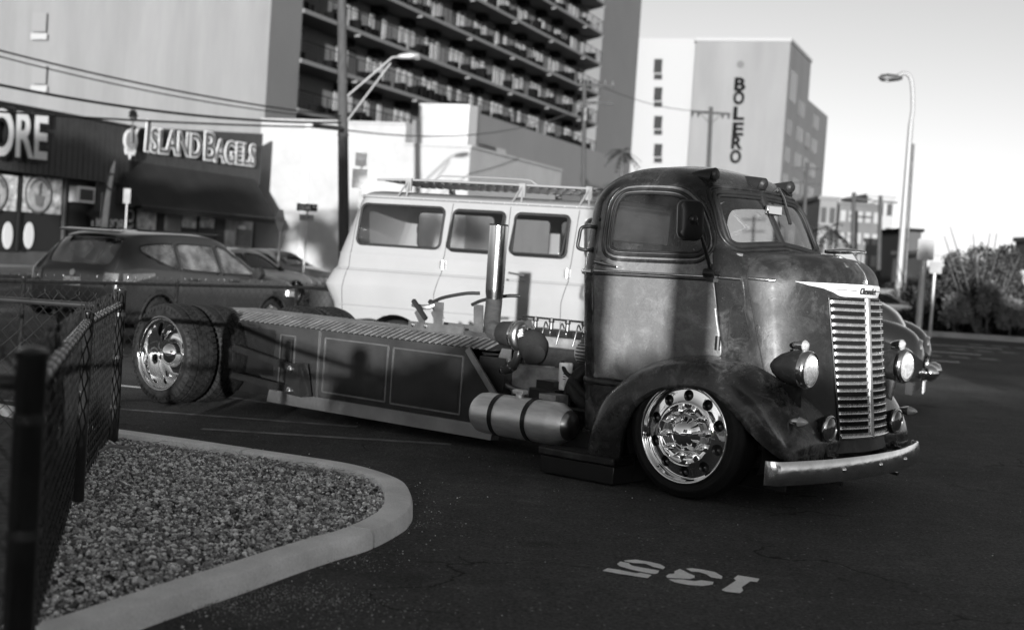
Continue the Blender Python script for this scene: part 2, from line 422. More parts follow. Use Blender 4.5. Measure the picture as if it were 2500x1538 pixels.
# carry the kerb on to the left, beyond the corner post, and towards the camera
OUT = np.vstack([[[-9.0, 13.3, .088], [-5.0, 11.6, .088]], OUT])
dlast = OUT[-1] - OUT[-3]; dlast /= np.linalg.norm(dlast)
OUT = np.vstack([OUT] + [[OUT[-1] + dlast * k] for k in (.5, 1.2, 2.2)])
def offs(P, d):
    t = np.gradient(P[:, :2], axis=0); t /= np.linalg.norm(t, axis=1)[:, None]; n = np.stack([t[:, 1], -t[:, 0]], 1)
    Q = P.copy(); Q[:, :2] += n * d; return Q
INN = offs(OUT, .155)
c0 = np.array([-2.4, 7.0])
if np.linalg.norm(INN[40, :2] - c0) > np.linalg.norm(OUT[40, :2] - c0): INN = offs(OUT, -.155); 
def kerb_piece(i0, i1, gap=True):
    mb = MB(); Gd = []
    for i in range(i0, i1 + 1):
        o_, n_ = Vector(OUT[i]), Vector(INN[i]); w_ = (o_ - n_).normalized()
        Gd.append([o_ + w_ * .012 - UP * .16, o_ + w_ * .004 - UP * .03, o_ - w_ * .008 - UP * .006, o_ - w_ * .025, n_ + w_ * .02, n_ + w_ * .004 - UP * .008, n_ - UP * .16])
    if gap:
        for e, s in ((0, 1), (-1, -1)):
            q = (Gd[e + s][0] - Gd[e][0]).normalized() * .012
            Gd[e] = [p + q for p in Gd[e]]
    mb.grid(Gd, close_v=True); n = len(Gd[0]); b = (len(Gd) - 1) * n
    mb.f.append(tuple(range(n))); mb.f.append(tuple(range(b + n - 1, b - 1, -1)))
    return mb
def nearest(px):
    p = isl([px], .088)[0]; return int(np.argmin(np.linalg.norm(OUT - np.array(p), axis=1)))
j1, j2 = nearest((1450, 265)), nearest((2120, 740))
kerb = thing('kerb', 'pale concrete kerb curving round the gravel island', 'kerb'); kerb['kind'] = 'structure'
jn = [0, 1, 4, j1, j2, len(OUT) - 5, len(OUT) - 1]
jn = [0, 2, j1, j2, len(OUT) - 3, len(OUT) - 1]
for i0, i1 in zip(jn[:-1], jn[1:]): kerb_piece(i0, i1).build('kerb_stone', M_conc, kerb, 40)
poly = [(p[0], p[1]) for p in offs(OUT, .15 if np.allclose(INN, offs(OUT, .155)) else -.15)] + [(-9, 2.0)]
bed = MB().prism(poly, (0, 0, .0), (1, 0, 0), (0, 1, 0), (0, 0, .03)).build('gravel_bed', mat('soil', .09, .95, var=.4, scale=14, bump=.5, bscale=60), None, 0)
tag(bed, 'dark soil under the gravel island', kind='structure')
def stones(name, label, pts, smin, smax, m, seed):
    rnd = random.Random(seed); protos = []
    for k in range(14):
        bm = bmesh.new(); bmesh.ops.create_icosphere(bm, subdivisions=1, radius=1)
        sx, sy, sz = 1, rnd.uniform(.6, .95), rnd.uniform(.4, .75)
        planes = [(Vector((rnd.gauss(0, 1), rnd.gauss(0, 1), rnd.gauss(0, 1))).normalized(), rnd.uniform(.55, .85)) for _ in range(6)]
        for v in bm.verts:
            for n_, d_ in planes:
                e = v.co.dot(n_) - d_
                if e > 0: v.co -= n_ * e
            v.co = Vector((v.co.x * sx, v.co.y * sy, v.co.z * sz)) * rnd.uniform(.92, 1.08)
        protos.append((np.array([v.co[:] for v in bm.verts]), np.array([[v.index for v in f.verts] for f in bm.faces]))); bm.free()
    VV, FF, CC = [], [], []; b = 0
    for (x, y, z) in pts:
        P, Fc = protos[rnd.randrange(14)]; s = rnd.uniform(smin, smax) * (1.7 if rnd.random() < .08 else 1)
        Rm = np.array(Matrix.Rotation(rnd.uniform(0, 6.28), 3, 'Z') @ Matrix.Rotation(rnd.gauss(0, .4), 3, 'X') @ Matrix.Rotation(rnd.gauss(0, .4), 3, 'Y'))
        VV.append((P * s) @ Rm.T + np.array([x, y, z + rnd.uniform(-.004, .012)])); FF.append(Fc + b); b += len(P); CC.append(np.full(len(P), rnd.random() ** 1.6))
    VV, FF, CC = np.vstack(VV), np.vstack(FF), np.concatenate(CC)
    me = bpy.data.meshes.new(name); me.from_pydata(VV.tolist(), [], FF.tolist()); at = me.attributes.new('tone', 'FLOAT', 'POINT'); at.data.foreach_set('value', CC.astype('f'))
    o = link_mesh(name, me, m, None, 0); tag(o, label, kind='stuff'); return o
def stone_mat(name, lo, hi):
    m = bpy.data.materials.new(name); m.use_nodes = True; N = m.node_tree.nodes; L = m.node_tree.links; p = N['Principled BSDF']
    a = N.new('ShaderNodeAttribute'); a.attribute_name = 'tone'; r = N.new('ShaderNodeMapRange'); r.inputs[3].default_value = lo; r.inputs[4].default_value = hi
    L.new(a.outputs['Fac'], r.inputs[0]); nz = N.new('ShaderNodeTexNoise'); nz.inputs['Scale'].default_value = 70; nz.inputs['Detail'].default_value = 5
    tc = N.new('ShaderNodeTexCoord'); L.new(tc.outputs['Object'], nz.inputs[0]); mr = N.new('ShaderNodeMapRange'); mr.inputs[1].default_value = .3; mr.inputs[2].default_value = .7; mr.inputs[3].default_value = .6; mr.inputs[4].default_value = 1.4
    L.new(nz.outputs[0], mr.inputs[0]); mu = N.new('ShaderNodeMath'); mu.operation = 'MULTIPLY'; L.new(r.outputs[0], mu.inputs[0]); L.new(mr.outputs[0], mu.inputs[1]); L.new(mu.outputs[0], p.inputs['Base Color'])
    p.inputs['Roughness'].default_value = .8; return m
M_stone = stone_mat('gravel_stone', .13, 1.0)
pts = []; rs = random.Random(3)
ipoly = [(p[0], p[1]) for p in INN] + [(-9, 2.0)]
for k in range(150000):
    x, y = rs.uniform(-5.2, -.3), rs.uniform(1.6, 11.5)
    if not inside((x, y), ipoly): continue
    fx = -.463 - .233 * y
    if x < fx - .12: continue
    pts.append((x, y, .042 + .01 * math.sin(x * 5) * math.sin(y * 4)))
stones('gravel', 'grey crushed stone gravel filling the kerbed island', pts[:60000], .007, .0155, M_stone, 5)
gp = []
for k in range(200):
    q = random.Random(k); i = q.randrange(10, len(OUT) - 8); p = offs(OUT[i - 2:i + 3], (-1 if INN[40, 0] < OUT[40, 0] else 1) * 0)[2]
    d_ = OUT[i, :2] - INN[i, :2]; d_ /= np.linalg.norm(d_); e = abs(q.gauss(0, .16)) + .03
    gp.append((p[0] + d_[0] * e, p[1] + d_[1] * e, .004))
for k in range(260):
    q = random.Random(1000 + k); gp.append((q.uniform(-3, 4), q.uniform(3.2, 12), .002))
stones('loose_grit', 'loose grit and pebbles scattered on the asphalt beside the kerb', gp, .002, .006, M_stone, 9)
dp_ = []
for (u, v, su, sv, n_) in ((690, 1455, .30, .12, 1300), (490, 1478, .10, .05, 500), (790, 1370, .22, .10, 350), (960, 1275, .12, .10, 180), (640, 1500, .3, .15, 600)):
    c_ = ground(u, v); q = random.Random(n_ + u)
    for k in range(n_): dp_.append((c_.x + q.gauss(0, su), c_.y + q.gauss(0, sv), .001))
dp_ = [p for p in dp_ if not inside((p[0], p[1]), [(a_[0], a_[1]) for a_ in OUT] + [(-9, 2.0)])]
stones('sand_spill', 'pale sand and grit spilled on the asphalt outside the kerb', dp_, .0016, .0042, stone_mat('sand', .2, .5), 31)
# dry twigs and grass along the kerb
mb = MB()
for k in range(260):
    q = random.Random(50 + k); i = q.randrange(6, 30); p = Vector(INN[i]); n_ = (p - Vector(OUT[i])).normalized()
    s = p + n_ * q.uniform(.02, .22) + UP * (-.05); a = q.uniform(0, 6.28); ln = q.uniform(.04, .14)
    e = s + Vector((math.cos(a) * ln, math.sin(a) * ln, q.uniform(.0, .05)))
    mb.tube([s, (s + e) / 2 + UP * .012, e], .0012, 3)
tag(mb.build('dry_grass', mat('straw', .22, .9), None, 0), 'thin dry grass and twigs lying along the inner kerb edge', kind='stuff')
mb = MB(); c = ground(243, 1118, .05)
mb.tube([c + Vector((-.02, -.1, -.05)), c + Vector((0, -.03, .04)), c + Vector((.05, .05, .075)), c + Vector((.15, .1, .06))], .011, 8)
tag(mb.build('irrigation_hose', mat('hose_grey', .22, .6), None), 'short grey bent hose end sticking out of the gravel by the fence', 'hose')
# ================================================================== THE TRUCK  (local x forward, y to its left, z up; near side is y < 0)
TRO = Vector((1.73686, 9.52148, 0)); TRA = R_(-39)
def patina(name, dark=.04, light=.17, rough=.36, amount=.5, rust=.0, coat=.35):
    m = bpy.data.materials.new(name); m.use_nodes = True; N = m.node_tree.nodes; L = m.node_tree.links; p = N['Principled BSDF']
    tc = N.new('ShaderNodeTexCoord'); src = tc.outputs['Object']
    def nz(sc, det, rg=.62, st=None, dist=0.0):
        s = src
        if st:
            mp = N.new('ShaderNodeMapping'); mp.inputs['Scale'].default_value = st; L.new(src, mp.inputs[0]); s = mp.outputs[0]
        t = N.new('ShaderNodeTexNoise'); t.inputs['Scale'].default_value = sc; t.inputs['Detail'].default_value = det; t.inputs['Roughness'].default_value = rg; t.inputs['Distortion'].default_value = dist; L.new(s, t.inputs[0]); return t.outputs[0]
    def rng(s, a, b, lo, hi):
        r = N.new('ShaderNodeMapRange'); r.inputs[1].default_value = a; r.inputs[2].default_value = b; r.inputs[3].default_value = lo; r.inputs[4].default_value = hi; L.new(s, r.inputs[0]); return r.outputs[0]
    def mth(op, a, b=None):
        q = N.new('ShaderNodeMath'); q.operation = op
        for i, s in enumerate((a, b)):
            if s is None: continue
            if isinstance(s, (int, float)): q.inputs[i].default_value = s
            else: L.new(s, q.inputs[i])
        return q.outputs[0]
    cloud = rng(nz(1.7, 5, .6, None, .6), .36, .66, 0, 1)
    patch = rng(nz(6, 10, .74, None, .5), .47, .60, 0, 1)
    speck = rng(nz(38, 8, .8), .60, .68, 0, 1)
    scr = mth('MULTIPLY', rng(nz(9, 6, .7, (1.2, 1.2, 14), .3), .62, .70, 0, 1), rng(nz(2.3, 3), .5, .62, 0, 1))
    chips = mth('MULTIPLY', rng(nz(22, 9, .75, None, .4), .655, .675, 0, 1), rng(nz(2.1, 4), .55, .64, 0, 1))
    w = mth('MULTIPLY', mth('ADD', mth('MULTIPLY', cloud, .10), mth('MULTIPLY', mth('MULTIPLY', patch, cloud), .62)), amount)
    w = mth('ADD', w, mth('MULTIPLY', mth('ADD', speck, scr), .42)); 
    cl = N.new('ShaderNodeMath'); cl.operation = 'ADD'; cl.use_clamp = True; cl.inputs[1].default_value = 0; L.new(w, cl.inputs[0]); w = cl.outputs[0]
    base = rng(w, 0, 1, dark, light)
    base = mth('MULTIPLY', base, rng(nz(120, 4, .7), .3, .7, .8, 1.2))
    base = mth('ADD', base, mth('MULTIPLY', chips, .3))
    L.new(base, p.inputs['Base Color'])
    L.new(mth('ADD', rng(nz(4, 7, .7), .3, .7, rough - .12, rough + .14), mth('MULTIPLY', w, .18)), p.inputs['Roughness'])
    p.inputs['Metallic'].default_value = .05; p.inputs['Specular IOR Level'].default_value = .3; p.inputs['Coat Weight'].default_value = coat; p.inputs['Coat Roughness'].default_value = .12
    bp = N.new('ShaderNodeBump'); bp.inputs['Strength'].default_value = .32; bp.inputs['Distance'].default_value = .004
    L.new(mth('ADD', nz(14, 8, .7), mth('MULTIPLY', mth('ADD', patch, speck), .35)), bp.inputs['Height']); L.new(bp.outputs[0], p.inputs['Normal'])
    return m
M_pat = patina('patina_paint', .012, .15, .22, .6, coat=.45)
M_door_lit = patina('patina_door', .12, .36, .27, .7, coat=.4)  # worn door paint, tone lightened to stand in for sun on the door
M_patd = patina('patina_paint_dark', .012, .13, .42, .6, coat=.06)
M_fen = patina('patina_fender', .012, .26, .22, .75, coat=.45)
M_chrome = mat('chrome', .93, .045, 1.0)
M_wchrome = mat('worn_chrome', .72, .16, 1.0, var=.28, scale=9, rvar=.1, bump=.05, bscale=30)
M_alu = mat('brushed_aluminium', .82, .42, .85, var=.12, scale=6, rvar=.05, stretch=(1, 6, 6))
M_black = mat('satin_black', .018, .32, 0, var=.2, scale=4, coat=.3)
M_rub = mat('black_rubber', .02, .55, var=.2, scale=10, var2=.2, scale2=80)
M_tyre = mat('tyre_rubber', .013, .65, var=.3, scale=7, var2=.25, scale2=60, bump=.08, bscale=80)
M_skirt = mat('skirt_paint', .045, .2, .3, var=.25, scale=3, rvar=.06, coat=.3)
M_steel = mat('grey_steel', .22, .42, .8, var=.3, scale=7, rvar=.1)
M_dsteel = mat('dark_engine_metal', .07, .5, .6, var=.5, scale=9, bump=.2, bscale=50)
M_cast = mat('cast_metal', .34, .5, .6, var=.3, scale=14, bump=.25, bscale=90)
M_whitepl = mat('white_filter_paint', .7, .4, var=.08, scale=8)
M_int = mat('cab_interior', .16, .8, var=.3, scale=4)
M_lens = mat('headlamp_lens', .75, .12, 0.0, spec=.8, var=.12, scale=40, stretch=(1, 1, 1), coat=.6)
M_glass = glass('cab_glass', .95, 1.0, 0, .03)
M_lensg = mat('marker_lens', .02, .45)
M_mirb = mat('mirror_black', .008, .5)
TK = thing('vintage_truck', 'weathered chopped-low vintage cab-over truck with bare frame and stack exhaust', 'truck', TRO, TRA)

# ---------------- cab shell: stacked plan outlines
def cab_ring(z, inset=0.0):
    wd = interp(z, [.2, .6, 1.0, 1.4, 1.6, 1.85, 2.2], [.735, .755, .775, .785, .765, .735, .70])
    xr = interp(z, [.2, .7, 1.36, 1.6, 1.85, 2.2], [-1.02, -1.035, -1.085, -1.085, -1.07, -1.05])
    xf = interp(z, [.2, .9, 1.42, 1.50, 1.56, 1.60, 1.98, 2.2], [.50, .385, .245, .21, .145, .06, -.115, -.16])
    bow = interp(z, [.2, 1.45, 1.6, 2.0, 2.2], [.0, .02, .055, .04, .03])
    wf = wd - interp(z, [.2, 1.4, 1.6, 2.0], [.05, .045, .045, .03])          # half width at the front
    rr = .19; rf = interp(z, [.2, 1.45, 1.6, 2.2], [.06, .06, .13, .13])
    kr, ks_, kf = 1.0, .92, .62
    xr += inset * kr; wd -= inset * ks_; wf -= inset * ks_; xf -= inset * kf
    P = []
    n1, n2, n3, n4, n5 = 14, 12, 54, 10, 22
    for k in range(n1): P.append((xr - .02 * (1 - (k / n1) ** 2), -(wd - rr) * k / n1))
    for k in range(n2): a = (k / n2) * math.pi / 2; P.append((xr + rr - rr * math.cos(a), -(wd - rr) - rr * math.sin(a)))
    xs, xe = xr + rr, xf - rf
    for k in range(n3):
        t = k / n3; P.append((xs + (xe - xs) * t, -(wd + (wf - wd) * max(0, (t - .55) / .45) ** 1.6)))
    for k in range(n4): a = (k / n4) * math.pi / 2; P.append((xe + rf * math.sin(a), -(wf - rf) - rf * math.cos(a)))
    for k in range(n5 + 1): t = k / n5; P.append((xf + bow * (1 - (1 - t) ** 2), -(wf - rf) * (1 - t)))
    return P
rings = []
zs = list(np.linspace(.24, 1.84, 92))
for z in zs: rings.append([(x, y, z) for x, y in cab_ring(z)])
for k in range(1, 25):
    a = k / 25 * math.pi / 2; z = 1.84 + .305 * math.sin(a); rings.append([(x, y, z) for x, y in cab_ring(z, .335 * (1 - math.cos(a)))])
top = rings[-1]; cx0 = -.55
for k in range(1, 13):
    t = k / 12; zc = 2.145 + .035 * (1 - (1 - t) ** 2)
    rings.append([(cx0 + (x - cx0) * (1 - t), y * (1 - t), zc) for x, y, z in top])
def full(r): return r + [(x, -y, z) for x, y, z in reversed(r[1:-1])]
mb = MB(); mb.grid([full(r) for r in rings], close_v=True)
bm = bmesh.new(); me = mb.mesh(); bm.from_mesh(me); bmesh.ops.remove_doubles(bm, verts=bm.verts, dist=1e-5); bmesh.ops.recalc_face_normals(bm, faces=bm.faces)
CABV = BVHTree.FromBMesh(bm)
def side_pt(x, z, off=0.0, sgn=-1):
    h = CABV.ray_cast(Vector((x, sgn * 3, z)), Vector((0, -sgn, 0)))
    return h[0] + h[1] * off if h[0] else Vector((x, sgn * .75, z))
def front_pt(y, z, off=0.0):
    h = CABV.ray_cast(Vector((3, y, z)), Vector((-1, 0, 0))); return h[0] + h[1] * off if h[0] else Vector((.1, y, z))
def rear_pt(y, z, off=0.0):
    h = CABV.ray_cast(Vector((-3, y, z)), Vector((1, 0, 0))); return h[0] + h[1] * off if h[0] else Vector((-1, y, z))
door_px = [(-.92, 1.37), (-.91, 1.64), (-.91, 1.80), (-.895, 1.90), (-.835, 1.975), (-.73, 2.005), (-.53, 2.015), (-.36, 2.005), (-.23, 1.955), (-.14, 1.87), (-.06, 1.70), (-.01, 1.53), (.02, 1.42), (.07, 1.15), (.11, .93), (.02, .905), (-.14, .885), (-.33, .825), (-.5, .735), (-.58, .68), (-.75, .68), (-.865, .68), (-.875, .75), (-.9, 1.1)]
door_poly = [tuple(p) for p in spline(door_px, 150, True)]
win_px = [(-.80, 1.59), (-.805, 1.75), (-.795, 1.86), (-.755, 1.925), (-.68, 1.943), (-.53, 1.948), (-.36, 1.94), (-.26, 1.90), (-.18, 1.83), (-.12, 1.72), (-.09, 1.64), (-.11, 1.58), (-.18, 1.562), (-.45, 1.555), (-.7, 1.552), (-.77, 1.56)]
win_poly = [tuple(p) for p in spline(win_px, 110, True)]
ws_px = [(.0, 1.665), (-.3, 1.645), (-.52, 1.628), (-.60, 1.64), (-.635, 1.69), (-.62, 1.83), (-.60, 1.93), (-.55, 1.972), (-.40, 1.985), (0, 1.995)]
ws_half = [tuple(p) for p in spline(ws_px, 70)]
ws_poly = ws_half + [(-y, z) for y, z in reversed(ws_half[1:-1])]
rear_poly = rrect(.95, .30, .1, 6, 0, 1.77)
SIDES = ((-1, lambda c: c.y < -.45), (1, lambda c: c.y > .45))
cab_parts = []
ws_faces = cut(bm, ws_poly, (1, 2), lambda c: c.x > -.35 and c.z < 2.06); ws_bm = take(bm, ws_faces)
rw_faces = cut(bm, rear_poly, (1, 2), lambda c: c.x < -.8); rw_bm = take(bm, rw_faces)
doors = []
for sg, ok in SIDES:
    ok2 = (lambda c, s=sg: s * c.y > .3 and c.z < 2.07)
    take(bm, cut(bm, win_poly, (0, 2), ok2)).free()
    ring_f = cut(bm, offset_poly(door_poly, .0), (0, 2), ok2)
    dbm = take(bm, ring_f)
    inner = cut(dbm, offset_poly(door_poly, -.0055), (0, 2), ok2)
    keep = take(dbm, inner); dbm.free(); doors.append((sg, keep))
cab = bm_obj(bm, 'cab_shell', M_pat, TK, 40, .022)
for sg, dbm in doors:
    side = 'near' if sg < 0 else 'far'
    d = bm_obj(dbm, 'door', M_door_lit, TK, 40, .03)
    # glass in the door
    gm = MB(); c = np.mean(win_poly, axis=0)
    P = [side_pt(x, z, -.012, sg) for x, z in win_poly]; n = len(P)
    rows = [[side_pt(c[0] + (x - c[0]) * t, c[1] + (z - c[1]) * t, -.012, sg) for x, z in win_poly] for t in (1.02, .7, .35, .02)]
    gm.grid(rows, close_v=True); gm.f.append(tuple(3 * n + k for k in range(n))); gm.build('door_window', M_glass, d, 60)
    MB().tube([side_pt(x, z, -.004, sg) for x, z in win_poly], .010, 6, closed=True).build('window_rubber', M_rub, d, 80)
    MB().tube([side_pt(x, z, .001, sg) for x, z in offset_poly(win_poly, .024)], .0135, 8, closed=True).build('window_frame', M_patd, d, 80)
    MB().tube([side_pt(x, z, -.004, sg) for x, z in offset_poly(win_poly, .062)], .013, 8, closed=True).build('outer_frame_ridge', M_pat, d, 80)
    # belt moulding on the door
    xs = np.linspace(-.905, .015, 40)
    for dz, rr_ in ((.0, .011), (-.021, .008)):
        MB().tube([side_pt(x, 1.405 + .012 * (x + .9) / .9 + dz, .0, sg) for x in xs], rr_, 6, flat=1.0).build('belt_moulding', M_wchrome if dz == 0 else M_patd, d, 80)
    # hinge
    hx = side_pt(.085, 1.0, .012, sg); MB().tube([hx - UP * .045, hx + UP * .045], .017, 10).build('hinge', M_black, d)
    hx = side_pt(.012, 1.44, .012, sg); MB().tube([hx - UP * .03, hx + UP * .03], .014, 10).build('hinge', M_black, d)
    # handle
    p0, p1 = side_pt(-.89, 1.462, .03, sg), side_pt(-.70, 1.437, .035, sg)
    h_ = MB().tube([p0, p0.lerp(p1, .3), p0.lerp(p1, .7), p1], [.013, .012, .009, .006], 8); q = side_pt(-.855, 1.462, 0, sg); h_.lathe([(0, .022), (.02, .018), (.032, .012)], q, (0, sg, 0), 14); h_.build('door_handle', M_wchrome, d)
# moulding bands on the cab corner and cowl, lower band
def band_path(z0, slope, a, b, n=60, off=0.0):
    P = []
    for t in np.linspace(a, b, n):
        # t runs around the cab: angle from the rear centre
        o_ = Vector((-.45, 0, z0)); d_ = Vector((-math.cos(t), -math.sin(t), 0)); h = CABV.ray_cast(o_ + d_ * 3, -d_)
        if h[0] is not None: P.append(h[0] + h[1] * off + UP * slope * (h[0].x + .9))
    return P
for sg in (-1, 1):
    P = [Vector((p.x, p.y if sg < 0 else -p.y, p.z)) for p in band_path(1.395, 0.0, 0, 1.03, 40)]
    mo = MB().tube(P, .021, 8).build('corner_moulding', M_wchrome, TK, 80)
    P = [side_pt(x, 1.418 - .02 * (x - .03), .0, sg) for x in np.linspace(.035, .205, 12)]
    MB().tube(P, .012, 8).build('cowl_moulding', M_wchrome, TK, 80)
    P = [Vector((p.x, p.y if sg < 0 else -p.y, p.z)) for p in band_path(.655, 0, 0, 1.2, 40)] + [side_pt(x, .655, 0, sg) for x in np.linspace(-.78, -.5, 12)]
    P2 = sorted({(round(p.x, 4), round(p.y, 4)) for p in P}); 
    MB().tube([p for p in P if True][:40], .022, 8, flat=.7).build('lower_moulding', M_patd, TK, 80)
    MB().tube([side_pt(x, .655, 0, sg) for x in np.linspace(-.84, -.45, 20)], .022, 8).build('lower_moulding', M_patd, TK, 80)
    P = [Vector((p.x, p.y if sg < 0 else -p.y, p.z)) for p in band_path(.30, 0, 0, 1.25, 40)]
    MB().tube(P, .014, 8).build('sill_moulding', M_patd, TK, 80)
    # cowl vent door
    vp = [tuple(p) for p in spline([(.15, 1.2), (.165, 1.245), (.225, 1.248), (.25, 1.2), (.315, 1.0), (.31, .965), (.24, .95), (.165, .955), (.15, 1.0), (.148, 1.1)], 50, True)]
    vb = MB(); c = np.mean(vp, axis=0); vb.grid([[side_pt(c[0] + (x - c[0]) * t, c[1] + (z - c[1]) * t, .004 if t < .97 else -.004, sg) for x, z in vp] for t in (1, .96, .6, .3, .02)], close_v=True); vb.build('cowl_vent', M_pat, TK, 60)
    MB().tube([side_pt(x, z, -.001, sg) for x, z in vp], .0035, 5, closed=True).build('vent_seam', M_rub, TK, 80)
    # grab handle on the cab corner
    a_, b_ = side_pt(-.955, 1.70, 0, sg), side_pt(-.96, 1.545, 0, sg); o_ = Vector((-.075, sg * .055, 0))
    MB().tube([tuple(p) for p in spline([a_, a_ + Vector((-.03, sg * .03, .004)), a_ + o_ + UP * -.012, (a_ + b_) / 2 + o_ * 1.05, b_ + o_ + UP * .012, b_ + Vector((-.03, sg * .03, -.004)), b_], 40)], .0125, 8).lathe([(-.004, .02), (.006, .02)], a_, (-.5, sg, 0), 10).lathe([(-.004, .02), (.006, .02)], b_, (-.5, sg, 0), 10).build('grab_handle', M_black, TK, 80)
    # cab step
    st = MB(); c = side_pt(-.70, .47, 0, sg); st.prism([(x * .16, abs(y) * .075 * -sg * -1) for x, y in [(math.cos(a), math.sin(a)) for a in np.linspace(0, math.pi, 20)]], c + Vector((0, -sg * .02, 0)), (1, 0, 0), (0, sg, 0), (0, 0, -.05)); bevel(st.build('cab_step', M_patd, TK), .006)
# windshield: two panes and the black frame
pane_l = ws_bm.copy(); bmesh.ops.delete(pane_l, geom=[f for f in pane_l.faces if f.calc_center_median().y > 0], context='FACES')
bmesh.ops.delete(ws_bm, geom=[f for f in ws_bm.faces if f.calc_center_median().y <= 0], context='FACES')
M_wsg = glass('windscreen_glass', .9, 1.15, 0, .02)
wsE = empty('windshield', (0, 0, 0), 0, TK)
bm_obj(ws_bm, 'pane', M_wsg, wsE, 60, 0, -.012); bm_obj(pane_l, 'pane', M_wsg, wsE, 60, 0, -.012)
MB().tube([front_pt(y, z, -.002) for y, z in ws_poly], .017, 8, closed=True).build('rubber_seal', M_rub, wsE, 80)
MB().tube([front_pt(y, z, .002) for y, z in offset_poly(ws_poly, .03)], .012, 8, closed=True).build('frame_ridge', M_patd, wsE, 80)
MB().bar(front_pt(0, 1.655, .004), front_pt(0, 2.0, .004), .045, .02, (1, 0, .3)).build('centre_bar', M_rub, wsE)
for sg in (-1, 1):   # the near pane opens a little: heavy black inner frame
    P = [front_pt(y * .95 - .005, 1.81 + (z - 1.81) * .90, -.008) for y, z in ws_half if -.62 < y < -.0]
    MB().tube([Vector((p.x, p.y * -sg, p.z)) for p in P] + [], .011, 6).build('pane_frame', M_rub, wsE, 80)
bm_obj(rw_bm, 'rear_window', M_glass, TK, 60, 0, -.01)
MB().tube([rear_pt(y, z, 0) for y, z in rear_poly], .013, 6, closed=True).build('rear_window_rubber', M_rub, TK, 80)
# wiper hanging on the far pane
wp = empty('wiper', (0, 0, 0), 0, TK); a_ = front_pt(.29, 2.045, .03); b_ = front_pt(.20, 1.9, .035); c_ = front_pt(.17, 1.8, .03)
MB().tube([a_, a_.lerp(b_, .5) + Vector((.01, 0, 0)), b_], .008, 6).lathe([(0, .02), (.03, .014)], front_pt(.29, 2.045, 0), (1, 0, .6), 10).build('wiper_arm', M_wchrome, wp); MB().bar(front_pt(.21, 1.92, .03), c_, .02, .014).build('wiper_blade', M_rub, wp)
# interior: floor, bench, dash, steering wheel, roof lining is the shell itself
it = empty('cab_interior', (0, 0, 0), 0, TK)
MB().box(-1.0, .15, -.68, .68, .62, .68).build('cab_floor', M_int, it, 0); bevel(MB().box(-.95, -.45, -.62, .62, .95, 1.14).build('seat_cushion', M_int, it), .04, 3)
bevel(MB().box(-1.0, -.88, -.62, .62, 1.1, 1.42).build('seat_back', M_int, it), .04, 3)
bevel(MB().box(-.02, .14, -.66, .66, 1.36, 1.58).build('dashboard', M_int, it), .03, 3)
MB().tube([Vector((-.26 + .07 * math.sin(a), .33 + .2 * math.cos(a), 1.5 + .18 * math.sin(a))) for a in np.linspace(0, 2 * math.pi, 33)[:-1]], .012, 8, closed=True).tube([(-.26, .33, 1.5), (-.05, .33, 1.3)], .02, 8).build('steering_wheel', M_black, it, 80)
bevel(MB().box(-.02, .01, -.1, .1, 1.86, 1.93).build('rear_view_mirror', M_chrome, it), .01)
# roof marker lights
for y, x in ((-.52, -.24), (0, -.17), (.52, -.24)):
    h = CABV.ray_cast(Vector((x, y, 3)), Vector((0, 0, -1))); p = h[0]; nrm = CABV.ray_cast(Vector((x - .16, y, 3)), Vector((0, 0, -1)))[1].lerp(h[1], .3).normalized()
    ux = Vector((1, 0, 0)); ux = (ux - nrm * ux.dot(nrm)).normalized(); uy = nrm.cross(ux)
    rl = empty('roof_light', (0, 0, 0), 0, TK)
    Gd = []
    for t in np.linspace(0, 1, 12):
        hh = .012 + .075 * t ** .8; ww = .012 + .05 * t ** .7; cx_ = -.12 + .18 * t
        Gd.append([p + ux * cx_ + uy * (ww * math.cos(a)) + nrm * (hh * max(0, math.sin(a)) - .012) for a in np.linspace(0, math.pi, 13)])
    hb = MB(); hb.grid(Gd); hb.f.append(tuple(range(12 * 13 - 13, 12 * 13))); hb.build('housing', M_black, rl, 50)
    hb = MB(); hb.lathe([(0, .046), (.012, .044), (.028, .03), (.034, 0)], p + ux * .058 + nrm * .028, ux, 16); hb.build('lens', M_lensg, rl)
    MB().prism([(a * .19 - .12 - .012, b) for a, b in [(0, -.02), (1.03, -.07), (1.06, 0), (1.03, .07), (0, .02)]], p - nrm * .02, ux, uy, nrm * .022).build('base_plate', M_black, rl)
# mirror on its arm
mr = empty('door_mirror', (0, 0, 0), 0, TK)
base = side_pt(.02, 1.44, .0); head = Vector((-.02, -1.02, 1.765))
hd = Vector((.80, -.56, .10)).normalized()   # mirror back faces forward
ux = Vector((-hd.y, hd.x, 0)).normalized(); uy = hd.cross(ux)
bk = MB(); o1 = rrect(.165, .245, .045, 5); 
bk.grid([[head + ux * a * s + uy * b * s + hd * dd for a, b in o1] for s, dd in ((1, -.03), (1.0, 0), (.94, .02), (.7, .03), (.02, .032))], close_v=True); bk.build('mirror_shell', M_mirb, mr, 50)
MB().prism(rrect(.15, .23, .04), head - hd * .028, ux, uy, hd * -.004).build('mirror_glass', M_chrome, mr)
MB().tube([head + ux * a + uy * b - hd * .026 for a, b in o1], .008, 6, closed=True).build('mirror_rim', M_rub, mr, 80)
j_ = head + hd * .05 + uy * .01
MB().lathe([(0, .032), (.02, .028), (.03, .015)], head + hd * .025, hd, 14).tube([j_, j_.lerp(base, .45)], .0105, 8).tube([j_.lerp(base, .42), base + Vector((0, -.05, .02))], .0135, 8).build('mirror_arm', M_black, mr, 60)
